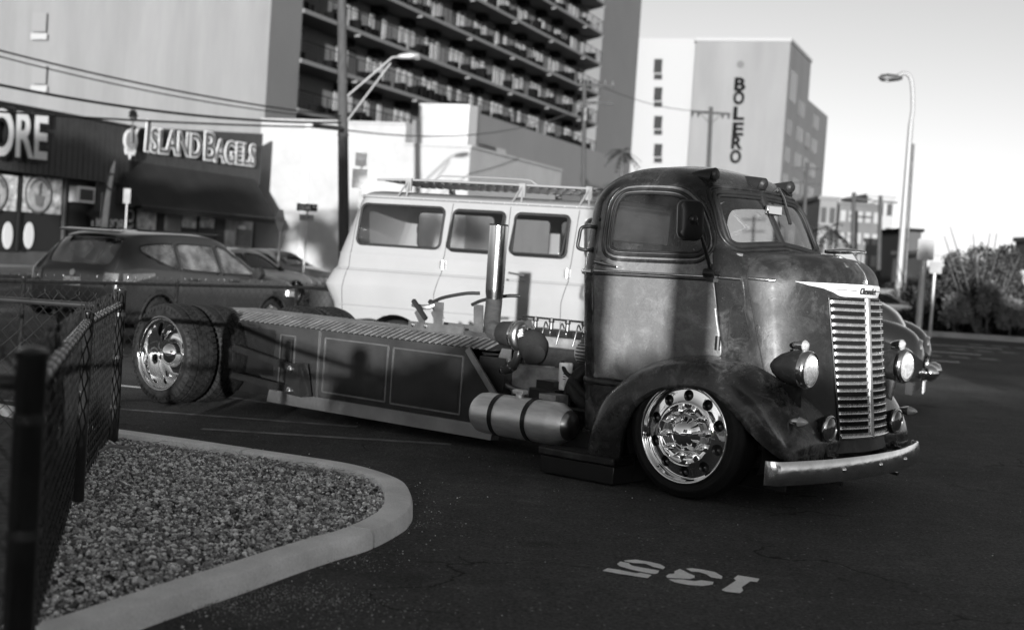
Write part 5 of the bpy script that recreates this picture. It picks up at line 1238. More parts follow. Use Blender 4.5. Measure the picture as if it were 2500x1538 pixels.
def vs_pt(x, z, off=0, sg=-1):
    h = vbv.ray_cast(Vector((x, sg * 3, z)), Vector((0, -sg, 0))); return h[0] + h[1] * off if h[0] else Vector((x, sg * .85, z))
def rr4(x0, x1, z0, z1, r=.07, sl=0.0): return [(a + sl * (b - z0), b) for a, b in rrect(x1 - x0, z1 - z0, r, 5, (x0 + x1) / 2, (z0 + z1) / 2)]
wins = [rr4(-1.84, -.80, 1.51, 1.975, .07, .04), rr4(-.69, -.07, 1.50, 1.96, .06, .04), rr4(.06, .69, 1.50, 1.96, .06, .02), rr4(.92, 1.60, 1.50, 1.94, .08, -.10)]
for sg in (-1, 1):
    for k, wn in enumerate(wins):
        ok_ = lambda c, s=sg: s * c.y > .5
        g_ = take(vb, cut(vb, wn, (0, 2), ok_))
        wE = empty('side_window', (0, 0, 0), 0, VN)
        if k in (1, 2) and sg < 0:      # hinged panes standing open at the bottom
            g_.free(); P = [vs_pt(x, z, .012 + .10 * (1.97 - z) / .46, sg) for x, z in offset_poly(wn, -.01)]
            gm = MB(); gm.add(P, [tuple(range(len(P)))]); gm.build('pane', M_vglass, wE, 0); MB().tube(P, .011, 6, closed=True).build('pane_frame', M_rub, wE, 80)
        else: bm_obj(g_, 'pane', M_vglass, wE, 60, 0, -.01)
        MB().tube([vs_pt(x, z, .0, sg) for x, z in wn], .016, 6, closed=True).build('window_rubber', M_rub, wE, 80)
rwn = rrect(1.1, .44, .09, 5, 0, 1.75); bm_obj(take(vb, cut(vb, rwn, (1, 2), lambda c: c.x < -1.4)), 'rear_window', M_vglass, VN, 60, 0, -.01)
fwn = rrect(1.25, .48, .12, 5, 0, 1.72); bm_obj(take(vb, cut(vb, fwn, (1, 2), lambda c: c.x > 1.2)), 'windshield', M_vglass, VN, 60, 0, -.01)
for x in (-1.28, 1.12): arch_cut(vb, x, .39, .34, .5)
bm_obj(vb, 'body', M_van, VN, 30, .018)
for x in (-1.28, 1.12):
    for sg in (-1, 1):
        wv = car_wheel(VN, x, sg * .80, .335, .19, mat('steel_wheel', .5, .4, .2), 0, 0, .58)
    # raised white lettering on the near tyre
put_text('tyre_lettering', 'ANCE', .05, (-1.36, -.906, .335 + .232), (1, 0, .0), (0, 0, 1), M_whitepl, VN, .004, fit=.16)
for sg in (-1, 1):
    # drip rail, mouldings, seams
    xs = np.linspace(-1.86, 1.62, 60)
    MB().grid([[vs_pt(x, 2.055, o_, sg) + UP * dz for o_, dz in ((.0, .012), (.028, .012), (.03, -.004), (.0, -.012))] for x in xs]).build('drip_rail', M_van, VN, 60)
    for k in range(24): MB().lathe([(0, .007), (.003, .006), (.004, 0)], vs_pt(-1.75 + k * .14, 2.05, .029, sg), (0, sg, 0), 6).build('rivet', M_alloy, VN)
    MB().tube([vs_pt(x, 1.222, .0, sg) for x in np.linspace(-2.0, 1.9, 60)], .010, 6).build('side_moulding', M_van, VN, 80)
    MB().tube([vs_pt(x, .81, .0, sg) for x in np.linspace(-2.0, 1.9, 60)], .009, 6).build('lower_moulding', M_van, VN, 80)
    for xa, xb in ((-.69, -.80), (.0, -.0), (.80, .70), (-1.86, -1.95)):
        zlist = np.linspace(.50 if xa != 0 else .5, 2.03, 40)
        MB().tube([vs_pt(interp(z, [.5, 1.0, 1.22, 2.03], [xb, xb, (xa + xb) / 2, xa]), z, .0005, sg) for z in zlist], .0042, 4).build('door_seam', mat('seam_grey', .06, .6), VN, 80)
    for x in (-.735, .73):
        p = vs_pt(x, 1.335, .012, sg); MB().tube([p - UP * .05, p + UP * .05], .018, 8).box(p.x - .035, p.x + .035, p.y - .01, p.y + .01, p.z - .04, p.z + .04).build('hinge', M_alloy, VN)
    p = vs_pt(.06, 1.30, .02, sg); MB().bar(p, p + Vector((.19, 0, -.02)), .012, .022).lathe([(0, .018), (.014, .016)], vs_pt(.06, 1.215, 0, sg), (0, sg, 0), 10).build('door_handle', M_chrome, VN)
# roof lip at the rear and interior
MB().tube([Vector((-1.86 - .02 * math.cos(y * 2), y, 2.065)) for y in np.linspace(-.74, .74, 20)], .022, 6).build('rear_drip_rail', M_van, VN, 80)
for x in (-1.1, -.1, .95): bevel(MB().box(x, x + .14, -.7, .5, .75, 1.45).box(x - .05, x + .45, -.7, .5, .75, .95).build('seat', M_int, VN), .04, 3)
MB().box(-2.0, 1.7, -.80, .80, .52, .56).build('floor', M_int, VN)
MB().tube([Vector((1.25 + .12 * math.sin(a), .4 + .2 * math.cos(a), 1.38 + .12 * math.sin(a))) for a in np.linspace(0, 6.28, 25)[:-1]], .012, 6, closed=True).build('steering_wheel', M_black, VN, 80)
# rear bumper, lamps
MB().tube([tuple(p) for p in spline([(-2.0, -.95, .52), (-2.22, -.80, .52), (-2.25, 0, .52), (-2.22, .80, .52), (-2.0, .95, .52)], 30)], .06, 8).build('rear_bumper', M_van, VN, 80)
# roof rack
rk2 = thing('roof_rack', 'white metal ladder rack clamped on top of the van roof', 'roof rack', (.18, 16.27, 0), R_(-19.5))
M_rack = mat('rack_white', .2, .4); 
for sg in (-1, 1):
    MB().tube([tuple(p) for p in spline([(-1.75, sg * .60, 2.27), (-1.2, sg * .62, 2.285), (0, sg * .62, 2.285), (1.0, sg * .62, 2.28)], 30)], .014, 8).build('lower_rail', M_rack, rk2, 80)
    if sg > 0: MB().tube([tuple(p) for p in spline([(-1.60, sg * .60, 2.28), (-1.48, sg * .58, 2.40), (-1.3, sg * .58, 2.42), (-.4, sg * .58, 2.42), (-.22, sg * .6, 2.38), (-.05, sg * .64, 2.25)], 40)], .009, 8).build('upper_rail', M_rack, rk2, 80)
    for x in (-1.32, .07, .85):
        f_ = MB(); f_.bar((x, sg * .66, 2.28), (x - .055, sg * .83, 2.075), .02, .012).bar((x, sg * .66, 2.28), (x + .055, sg * .83, 2.075), .02, .012).box(x - .035, x + .035, sg * .66 - .02, sg * .66 + .02, 2.15, 2.30); f_.build('clamp_foot', M_rack, rk2)
for k in range(26):
    x = -1.65 + k * .105; MB().box(x, x + .035, -.60, .60, 2.255, 2.268).build('rack_slat', M_black if k % 1 == 0 else M_rack, rk2)
for y in np.linspace(-.55, .55, 5): MB().box(-1.7, 1.0, y - .02, y + .02, 2.268, 2.276).build('rack_board', M_black, rk2)
# dust bin behind the van
tb_ = thing('litter_bin', 'dark open litter bin standing behind the rear of the van', 'bin', at_depth(806, 660, 24)); p = tb_.location; tb_.location.z = z_st
MB().lathe([(0, .26), (.8, .33), (.86, .34), (.86, .31), (.1, .24)], (0, 0, 0), (0, 0, 1), 20).build('bin_body', M_rub, tb_); MB().lathe([(.80, .335), (.88, .35), (.88, .32)], (0, 0, 0), (0, 0, 1), 20).build('bin_rim', M_rub, tb_)

# ================================================================== 1940s CARS beside the truck
def old_car(label, loc, rz, paint, hoodp, group=None):
    e = thing('vintage_car', label, 'car', loc, rz, group)
    # body / cabin behind the bonnet
    st = [(-4.5, sec(.55, .4, .7, .8, .4)), (-4.3, sec(.75, .35, .85, .95, .55)), (-3.8, sec(.84, .32, .98, 1.25, .6)), (-3.2, sec(.86, .30, 1.02, 1.55, .58)), (-2.5, sec(.86, .30, 1.04, 1.62, .58)), (-2.0, sec(.84, .30, 1.05, 1.5, .58)), (-1.72, sec(.80, .30, 1.05, 1.2, .6)), (-1.5, sec(.74, .30, 1.0, 1.16, .55))]
    b_ = car_shell(st, 60, 34); 
    for wn in (sp_poly([(-3.1, 1.15), (-3.0, 1.4), (-2.6, 1.45), (-2.5, 1.4), (-2.5, 1.12), (-2.6, 1.1)]), sp_poly([(-2.4, 1.42), (-2.1, 1.38), (-1.9, 1.15), (-1.95, 1.1), (-2.35, 1.1), (-2.42, 1.15)])):
        for sg in (-1, 1): bm_obj(take(b_, cut(b_, wn, (0, 2), lambda c, s=sg: s * c.y > .3)), 'side_window', M_dglass, e, 60, 0, -.01)
    bm_obj(b_, 'body', paint, e, 50)
    # bonnet
    def hs(w0, zt): return [(w0, .50), (w0 * 1.02, .8), (w0, zt - .28), (w0 * .9, zt - .10), (w0 * .6, zt - .02), (0, zt)]
    b_ = car_shell([(-1.65, hs(.56, 1.30)), (-1.2, hs(.53, 1.31)), (-.8, hs(.48, 1.29)), (-.45, hs(.42, 1.24)), (-.25, hs(.36, 1.14)), (-.14, hs(.26, 1.0)), (-.10, hs(.16, .88))], 50, 30); bm_obj(b_, 'bonnet', hoodp, e, 60)
    for sg in (-1, 1):
        MB().tube([(-1.2, sg * .545, 1.08), (-.75, sg * .50, 1.07), (-.70, sg * .49, .99)], .012, 6).build('bonnet_trim', M_chrome, e, 80)
        # pontoon fender
        def fs(w0, zt, zb): return [(-w0 * .8, zb), (-w0, (zb + zt) * .5), (-w0 * .85, zt - .12), (-w0 * .45, zt - .02), (w0 * .1, zt), (w0 * .6, zt - .04), (w0 * .95, zt - .16), (w0, (zb + zt) * .5), (w0 * .92, zb)]
        Gd = []; sts = [(-2.1, fs(.10, .70, .45)), (-1.8, fs(.2, .90, .42)), (-1.4, fs(.25, 1.05, .40)), (-1.0, fs(.27, 1.10, .40)), (-.6, fs(.29, 1.08, .40)), (-.2, fs(.29, 1.02, .40)), (.02, fs(.25, .92, .42)), (.12, fs(.15, .78, .48)), (.15, fs(.07, .68, .54))]
        S = np.array([s[1] for s in sts], float); Xs = spline([(s[0], 0) for s in sts], 50)[:, 0]
        SS = np.stack([spline([tuple(S[i, j]) for i in range(len(sts))], 50) for j in range(S.shape[1])], 1)
        for i in range(50): Gd.append([(Xs[i], sg * (.66 + y), z) for y, z in spline([tuple(p) for p in SS[i]], 30)])
        MB().grid(Gd).build('fender', paint, e, 60)
        c = Vector((.09, sg * .66, .74)); MB().lathe([(-.03, .11), (.0, .112), (.03, .10), (.035, .088), (.02, .085)], c, (1, 0, 0), 26).build('headlamp_ring', M_chrome, e, 60); MB().lathe([(.0, .09), (.03, .06), (.04, 0)], c, (1, 0, 0), 20).build('headlamp_lens', M_lensg2, e, 60)
        # oval badge on the fender side
        MB().lathe([(0, .085), (.01, .085), (.014, .07)], (-.95, sg * .925, .74), (0, sg, 0), 24).build('side_badge', M_chrome, e, 40); MB().lathe([(.004, .068), (.015, .068)], (-.95, sg * .925, .74), (0, sg, 0), 24).build('badge_field', M_black, e)
        # bumper guards
        MB().lathe([(-.05, .05), (0, .09), (.06, .10), (.12, .07), (.15, 0)], (.16, sg * .34, .46), (1, 0, 0), 20).bar((.12, sg * .34, .36), (.12, sg * .34, .62), .07, .06).build('bumper_guard', M_chrome, e, 60)
        for x in (-1.0, -3.6): car_wheel(e, x, sg * .72, .34, .18, M_alloy, 0, 0)
    Gd = []
    for y in np.linspace(-.95, .95, 40): x = .12 - .16 * (abs(y) / .95) ** 2.2; Gd.append([Vector((x + bx_, y, z)) for bx_, z in ((-.02, .36), (.02, .365), (.035, .42), (.03, .45), (.035, .48), (.02, .53), (-.02, .54))])
    MB().grid(Gd).build('front_bumper', M_chrome, e, 60)
    MB().grid([[Vector((x, y, z)) for y in np.linspace(-.8, .8, 12)] for x, z in ((.02, .56), (.10, .55), (.0, .6))]).build('splash_apron', paint, e, 60)
    MB().box(-.02, .06, -.8, .8, .22, .36).build('lower_valance', M_black, e)
    MB().box(.13, .14, -.16, .16, .20, .35).build('licence_plate', mat('plate'), e)
    for k in range(6): MB().tube([(-.06, -.26, .56 + k * .05), (-.03, 0, .56 + k * .05), (-.06, .26, .56 + k * .05)], .012, 6).build('grille_bar', M_chrome, e, 80)
    return e
M_blk = mat('black_car_paint', .012, .10, 0, coat=1.0); M_gry = mat('grey_car_paint', .022, .16, .2, coat=1.0)
old_car('glossy black 1940s car with chrome bumper guards beyond the truck grille', (4.78, 16.45, 0), R_(-20), M_blk, M_gry, None)  # bonnet takes the greyer paint to stand in for sun on it
old_car('grey 1940s car with chrome nose just beyond the glossy black one', (5.35, 20.3, 0), R_(-20), M_gry, M_gry, None)
# ================================================================== BUILDINGS
def quadpts(us, n, p0): return [on_plane(u, v, p0, n) for u, v in us]
# ---- street-front shops: facade plane along G1, facing G2
SH0 = at_depth(290, 571, 60); SN = G2
shop = thing('shop_building', 'low dark shopfront building with ribbed metal fascia signs', 'building')
def sf(u, v, out=0.0): return on_plane(u, v, SH0 + SN * out, SN)
def along(p): return (p - SH0).dot(G1)
def sp3(t, z, out=0.0): return SH0 + G1 * t + SN * out + UP * (z - SH0.z)
M_rib = mat('fascia_metal', .04, .45, .2, var=.15, scale=2); M_rib2 = mat('fascia_groove', .02, .6)
M_shopw = mat('shop_wall', .06, .8, var=.2, scale=1.5); M_dark = mat('dark_recess', .02, .5)
t0, t1, t2 = along(sf(-120, 480)), along(sf(288, 450)), along(sf(622, 480))
zL_top = lambda t: interp(t, [along(sf(39, 265)), along(sf(288, 307))], [sf(39, 265).z, sf(288, 307).z])
zb0 = sf(0, 419).z; zb1 = sf(253, 443).z
MB().add([sp3(t0, -.2, -.02), sp3(t2, -.2, -.02), sp3(t2, 5.4, -.02), sp3(t0, 5.4, -.02), sp3(t0, -.2, -14), sp3(t2, -.2, -14), sp3(t2, 5.4, -14), sp3(t0, 5.4, -14)], [(0, 1, 2, 3), (4, 5, 1, 0), (1, 5, 6, 2), (7, 6, 5, 4), (3, 2, 6, 7), (4, 0, 3, 7)]).build('wall', M_shopw, shop, 0)
def ribs(ta, tb, zt, zbm, out, wd):
    n = int((tb - ta) / wd)
    mb = MB().prism([(ta, zbm(ta)), (tb, zbm(tb)), (tb, zt(tb)), (ta, zt(ta))], SH0 - UP * SH0.z + SN * (out - .12), G1, UP, SN * .1); mb.build('fascia_back', M_rib2, shop, 0)
    for k in range(n):
        a = ta + k * wd + wd * .06; b = ta + (k + 1) * wd - wd * .06
        MB().prism([(a, zbm(a)), (b, zbm(b)), (b, zt(b)), (a, zt(a))], SH0 - UP * SH0.z + SN * (out - .02), G1, UP, SN * .06).build('fascia_panel', M_rib, shop, 0)
ribs(t0, t1, lambda t: sf(39, 265).z - .0 * t, lambda t: zb0 + .03, .65, .34)
ta_, tb_2 = along(sf(290, 350)), along(sf(622, 360))
zt_a, zt_b = sf(290, 309).z, sf(622, 326).z; za_a, za_b = sf(290, 392).z, sf(620, 441).z
ribs(t1 + .02, t2, lambda t: zt_a + (zt_b - zt_a) * (t - ta_) / (tb_2 - ta_), lambda t: min(za_a, za_b) - .2, .25, .30)
# roof coping
MB().prism([(t0, sf(39, 265).z), (t1, sf(39, 265).z), (t1, sf(39, 265).z + .08), (t0, sf(39, 265).z + .08)], SH0 - UP * SH0.z + SN * .5, G1, UP, SN * .3).build('coping', M_rib2, shop, 0)
# awning
A0, A1 = sf(284, 388, .3), sf(622, 437, .3); B0, B1 = on_plane(325, 501, SH0 + SN * 1.7, SN), on_plane(650, 532, SH0 + SN * 1.7, SN)
B1.z = B0.z = (B0.z + B1.z) / 2; A1.z = A0.z
B0 = B0 + G1 * ((A0 - B0).dot(G1)) ; B1 = B1 + G1 * ((A1 - B1).dot(G1))
aw = thing('awning', 'plain dark canvas awning sloping over the bagel shop windows', 'awning')
MB().add([A0, A1, B1, B0], [(0, 1, 2, 3)]).build('canvas', mat('awning_canvas', .022, .85, var=.2, scale=1), aw, 0)
for qa, qb in ((A0, B0), (A1, B1)): MB().add([qa, qb, qa - UP * (qa.z - qb.z)], [(0, 1, 2)]).build('side_canvas', mat('awning_canvas'), aw, 0)
MB().add([B0, B1, B1 - UP * .25, B0 - UP * .25], [(0, 1, 2, 3)]).build('valance', mat('awning_canvas'), aw, 0)
MB().tube([B0, B1], .03, 6).tube([B0, B0 - SN * 1.4], .03, 6).tube([B1, B1 - SN * 1.4], .03, 6).build('awning_frame', M_black, aw)
# lettering
M_let = mat('sign_white', .6, .5); M_letd = mat('sign_dark', .07, .5); M_lets = mat('sign_black', .012, .5)
def sign(name, label, body, u0, v0, u1, v1, size, mats, out, th=.04, fit=None, bold=.03, ring=.07):
    p, q = sf(u0, v0, out), sf(u1, v1, out); e = thing(name, label, 'sign'); wd = (q - p).dot(G1); d = (q - p).normalized(); upv = (UP - d * UP.dot(d)).normalized()
    tm = text_mesh(body, size, .01, bold=bold); xs_ = [v.co.x for v in tm.vertices]; sx = wd / (max(xs_) - min(xs_)); bpy.data.meshes.remove(tm)
    put_text('letter_outline', body, size, p, d, upv, mats[1], e, th, sx=sx, bold=bold + ring)
    put_text('letter_face', body, size, p + SN * (th * .5 + .006), d, upv, mats[0], e, .01, sx=sx, bold=bold)
    return e
e = sign('store_sign', 'big white rounded letters ORE on a dark outline on the ribbed fascia', 'ORE', -32, 373, 112, 388, 2.35, (M_let, M_lets), .85, bold=.055, ring=.14)
wA = sign('shop_sign', 'dark outlined letters Island on the bagel shop fascia', 'I', 349, 366, 357, 368, 1.85, (M_letd, M_let), .5, bold=.012, ring=.055)
sign('shop_sign', 'dark small capital letters sland after the tall I on the fascia', 'SLAND', 366, 370, 488, 384, 1.45, (M_letd, M_let), .5, bold=.012, ring=.055)
sign('shop_sign', 'dark tall outlined letter B starting the second fascia word', 'B', 495, 388, 521, 391, 1.8, (M_letd, M_let), .5, bold=.012, ring=.055)
sign('shop_sign', 'dark small capital letters agels ending the fascia sign', 'AGELS', 524, 393, 622, 405, 1.45, (M_letd, M_let), .5, bold=.012, ring=.055)
# round bagel emblem with a little palm
em = thing('bagel_emblem', 'round pale bagel and palm emblem hanging beside the shop name', 'sign'); ec = sf(314, 343, .6)
MB().prism(circle(.48, 28), ec, G1, UP, SN * .12).build('rim', M_let, em); MB().prism([(x * .9, y * .82) for x, y in circle(.44, 28)], ec + SN * .125, G1, UP, SN * .03).build('bagel_face', mat('bagel_tone', .22, .6, var=.3, scale=6), em)
MB().prism([(.1, .2), (.38, .62), (.52, .58), (.25, .12)], ec, G1, UP, SN * .14).build('straw', M_let, em, 0)
MB().prism([(-.4, -.38), (-.28, -.62), (-.1, -.58), (0, -.82), (.12, -.6), (.3, -.62), (.4, -.38)], ec, G1, UP, SN * .12).build('wave_base', M_let, em, 0)
MB().tube([ec + SN * .16 + UP * -.1, ec + SN * .16 + UP * .5 - G1 * .03, ec + SN * .16 + UP * 1.0], .06, 6).build('palm_stem', M_letd, em)
mbp = MB()
for k in range(9):
    a = k * 2 * math.pi / 9; c_ = ec + SN * .16 + UP * 1.05; mbp.tube([c_, c_ + (G1 * math.cos(a) + UP * (math.sin(a) * .8 + .25)) * .2, c_ + (G1 * math.cos(a) + UP * math.sin(a) * .8) * .34], [.03, .07, .02], 5)
mbp.build('palm_fronds', M_lets, em)
# shopfront details (flat panels standing proud of the wall)
def panel(name, u0, v0, u1, v1, m, out=.05, th=.05, parent=None):
    a, b, c_, d_ = sf(u0, v0), sf(u1, v0), sf(u1, v1), sf(u0, v1)
    z1_, z0_ = sf((u0 + u1) / 2, v0).z, sf((u0 + u1) / 2, v1).z; ta, tb = along(sf(u0, (v0 + v1) / 2)), along(sf(u1, (v0 + v1) / 2))
    return MB().prism([(ta, z0_), (tb, z0_), (tb, z1_), (ta, z1_)], SH0 - UP * SH0.z + SN * out, G1, UP, SN * th).build(name, m, parent or shop, 0)
M_post = mat('poster_print', .42, .5, var=.75, scale=3.2, var2=.3, scale2=14); M_tile = mat('mural_tile', .22, .6, var=.5, scale=2.2)
panel('window', -60, 430, 38, 612, M_dark); panel('window', 40, 430, 150, 612, M_dark)
panel('poster', 42, 432, 142, 520, M_post, .12); panel('poster', -60, 424, 33, 512, M_post, .12)
for u, v, r in ((93, 474, .78), (-18, 470, .78)):
    c_ = sf(u, v, .18); md = mat('medallion', .30, .6, var=.5, scale=3)
    MB().prism(circle(r, 28), c_, G1, UP, SN * .03).build('poster_medallion', M_letd, shop, 0); MB().prism(circle(r * .88, 28), c_ + SN * .035, G1, UP, SN * .02).build('medallion_field', md, shop, 0)
    for k in range(14): a_ = R_(25 + k * 10); p_ = c_ + SN * .06 + (G1 * math.cos(a_) + UP * math.sin(a_)) * r * .72; MB().prism([(-.03, -.05), (.03, -.05), (.03, .05), (-.03, .05)], p_, G1, UP, SN * .01).build('medallion_print', M_letd, shop, 0)
    MB().prism([(-.30, -.05), (.30, -.05), (.22, -.42), (.1, -.48), (-.1, -.48), (-.22, -.42)], c_ + SN * .06, G1, UP, SN * .02).build('medallion_bowl', mat('medallion_bowl', .14, .6), shop, 0); MB().prism([(-.04, -.05), (.04, -.05), (.12, .45), (-.02, .40)], c_ + SN * .06, G1, UP, SN * .02).build('medallion_straw', M_letd, shop, 0)
for u in (18, 70): 
    c_ = sf(u, 575, .14); MB().prism([(x * .28, y * .52) for x, y in circle(1, 20)], c_, G1, UP, SN * .02).build('window_sticker', M_let, shop, 0)
panel('mullion', 36, 420, 42, 612, M_lets, .14); panel('mullion', 146, 420, 152, 600, M_letd, .14)
panel('doorway', 152, 440, 215, 600, M_dark, .03); panel('pier', 214, 440, 292, 612, M_shopw, .3, .1)
acE = thing('window_air_conditioner', 'boxy white framed window air conditioner above the dark shop doorway', 'air conditioner')
panel('housing', 163, 455, 205, 494, mat('ac_grey', .3, .6), .1, .4, acE); panel('front_frame', 163, 455, 205, 494, M_let, .5, .05, acE); panel('grille_panel', 168, 461, 200, 488, M_rib, .56, .02, acE)
arE = thing('arrow_sign', 'dark arrow and liquor lettering painted on the shop wall', 'sign'); p_ = sf(240, 523, .45)
MB().prism([(-.8, 0), (-.35, .3), (-.35, .12), (.6, .12), (.6, -.12), (-.35, -.12), (-.35, -.3)], p_, G1, UP, SN * .03).build('arrow', M_lets, arE, 0)
put_text('liquor_lettering', 'LIQUOR', .62, sf(222, 556, .45), G1, UP, M_let, arE, .02, fit=2.2)
panel('window', 330, 512, 376, 575, M_post, .06); panel('door', 380, 510, 398, 620, M_dark, .04); panel('painted_pier', 398, 512, 436, 575, M_tile, .08)
for k, (a_, b_) in enumerate(((436, 476), (479, 520))): panel('window', a_, 515, b_, 592, M_dark, .05); panel('window_poster', a_ + 3, 520, b_ - 3, 556, M_post, .11)
panel('door', 522, 515, 545, 620, M_dark, .04); panel('painted_pier', 545, 518, 612, 612, M_tile, .06)
panel('painted_glass', 402, 530, 430, 572, mat('mural_drink', .16, .6), .14); 
c_ = sf(590, 556, .12); MB().prism([(x * .34, y * .12) for x, y in circle(1, 20)], c_, G1, UP, SN * .03).build('painted_cup_top', M_let, shop, 0); panel('painted_cup', 572, 560, 607, 602, mat('mural_cup', .10, .7, var=.3, scale=4), .12)
# vertical banner text by the window
put_text('vertical_lettering', 'FRUIT', .55, sf(322, 600, .12), UP, -G1, M_let, shop, .02, fit=2.3)
bn = thing('feather_banner', 'tall narrow curved feather banner standing before the liquor shop', 'banner'); bb = sf(254, 610, 3.0); bt = sf(272, 392, 3.0)
hgt = bt.z - .0
MB().prism([(-.30, 1.0), (.05, .9), (.20, 3.0), (.36, hgt - .4), (.36, hgt), (.15, hgt - .35), (-.1, hgt - 1.4), (-.27, hgt - 2.6)], Vector((bb.x, bb.y, 0)), G1, UP, SN * .02).build('flag', mat('banner_cloth', .5, .7, var=.3, scale=1.2), bn, 0)
MB().tube([Vector((bb.x, bb.y, 0)) + G1 * -.32 + UP * z_st, Vector((bb.x, bb.y, 0)) + G1 * -.3 + UP * 3], .025, 6).build('pole', M_black, bn)
put_text('banner_mark', 'C', 1.0, Vector((bb.x, bb.y, 3.1)) - G1 * .22 + SN * .03, G1, UP, M_letd, bn, .01)
# kerbed pavement in front of the shops
kp = thing('pavement', 'pale concrete pavement in front of the shops', 'pavement'); kp['kind'] = 'structure'
for k in range(12):
    a = t0 - 4 + k * (t2 - t0 + 40) / 12; b = a + (t2 - t0 + 40) / 12 - .02; MB().prism([(a, 0), (b, 0), (b, 4.6), (a, 4.6)], SH0 - UP * SH0.z + UP * (z_st - .05), G1, SN, UP * .2).build('paving_slab', M_walk, kp, 0)
# ---- white flat-roofed building, front along G2
WB = at_depth(621, 593, 72.5); WB.z = 0; WN = -G1
wb = thing('white_building', 'blank white flat-roofed building beside the bagel shop', 'building')
def wf(u, v, out=0.0): return on_plane(u, v, WB, WN) + WN * out
wt0, wt1 = 0.0, (wf(1146, 400) - WB).dot(G2); wz = wf(800, 300).z; wz2 = wf(1060, 358).z; wts = (wf(990, 330) - WB).dot(G2)
M_wbw = mat('white_render', .27, .85, var=.06, scale=.6, var2=.05, scale2=3)
MB().prism([(wt0, z_st), (wt1, z_st), (wt1, wz2), (wts, wz2), (wts, wz), (wt0, wz)], WB, G2, UP, G1 * 14).build('wall', M_wbw, wb, 0)
MB().prism([(wt0, wz), (wts, wz), (wts, wz + .12), (wt0, wz + .12)], WB - G1 * .1, G2, UP, G1 * 14).build('parapet', M_wbw, wb, 0)
MB().prism([(wts + .01, wz2), (wt1 + .1, wz2), (wt1 + .1, wz2 + .12), (wts + .01, wz2 + .12)], WB - G1 * .1, G2, UP, G1 * 14).build('parapet', M_wbw, wb, 0)
MB().prism([((wf(742, 400) - WB).dot(G2), z_st), ((wf(756, 400) - WB).dot(G2), z_st), ((wf(756, 400) - WB).dot(G2), wz), ((wf(742, 400) - WB).dot(G2), wz)], WB - G1 * .08, G2, UP, G1 * .08).build('pilaster', mat('pilaster_grey', .38, .85), wb, 0)
bb_ = thing('roof_billboard', 'pale weathered sign box standing on the white building roof', 'billboard')
b0, b1 = (wf(1008, 300) - WB).dot(G2), (wf(1133, 300) - WB).dot(G2); bz0, bz1 = wf(1070, 352).z, wf(1070, 250).z
MB().prism([(b0, bz0), (b1, bz0), (b1, bz1), (b0, bz1)], WB + G1 * .6, G2, UP, G1 * .5).build('face', mat('billboard_face', .30, .6, var=.25, scale=.5), bb_, 0)
MB().prism([(b0 - .35, bz0 - .15), (b1 + .4, bz0 - .15), (b1 + .4, bz0 + 2.0), (b1 + .02, bz0 + 2.0), (b1 + .02, bz0 - .02), (b0 - .02, bz0 - .02), (b0 - .02, bz0 + 1.2), (b0 - .35, bz0 + 1.2)], WB + G1 * .7, G2, UP, G1 * .4).build('frame', mat('billboard_frame', .12, .6), bb_, 0)
# ---- tower with balconies: front blank face to -G2, balcony face along G1
TC_ = at_depth(628, 593, 76); TC_.z = 0; tw = thing('hotel_tower', 'tall pale hotel tower with stacked dark-railed balconies along its side', 'building')
def tp(t, s, z): return TC_ + G1 * t + G2 * s + UP * z
M_tow = mat('tower_render', .14, .85, var=.09, scale=.5, var2=.06, scale2=1.5, stretch=(1, 1, .15)); M_tow2 = mat('tower_side_render', .12, .85, var=.06, scale=.2); M_slab = mat('slab_concrete', .13, .8)
H_T = 42.0
def tbox(name, ta, tb, sa, sb, za, zb, m, parent=None):
    return MB().add([tp(ta, sa, za), tp(tb, sa, za), tp(tb, sb, za), tp(ta, sb, za), tp(ta, sa, zb), tp(tb, sa, zb), tp(tb, sb, zb), tp(ta, sb, zb)], [(3, 2, 1, 0), (4, 5, 6, 7), (0, 1, 5, 4), (1, 2, 6, 5), (2, 3, 7, 6), (3, 0, 4, 7)]).build(name, m, parent or tw, 0)
tbox('front_wall', 0, .5, -26, -.01, 0, H_T, M_tow); tbox('front_wall', -.25, .25, -60, -26.01, 0, H_T, M_tow)
tbox('end_pier', 0.01, 3.4, -3, 0, 0, H_T, M_tow2); tbox('end_pier', 59.6, 72, -14, 0, 0, H_T, M_tow2); tbox('back_wall', 3.4, 59.6, -3, -2.1, 0, H_T, M_tow2)
tbox('podium', 3.4, 59.6, -2.0, .6, 0, 8.6, M_tow2)
tbox('side_block', 24, 59.5, .7, 2.6, 0, 11.5, mat('side_block_render', .15, .85, var=.06, scale=.2))
tbox('roof_slab', 0, 72, -30, .2, H_T, H_T + .5, M_slab)
fl = [9.2 + 2.8 * k for k in range(-1, 9)]
bay = 8.8
divs = [1.6 + bay * k for k in range(1, 7)]
M_railb = mat('balcony_rail', .008, .6, spec=0); M_cur = mat('curtain', .3, .8, var=.25, scale=1.2); M_win = mat('tower_glass', .03, .15)
rb2 = random.Random(17)
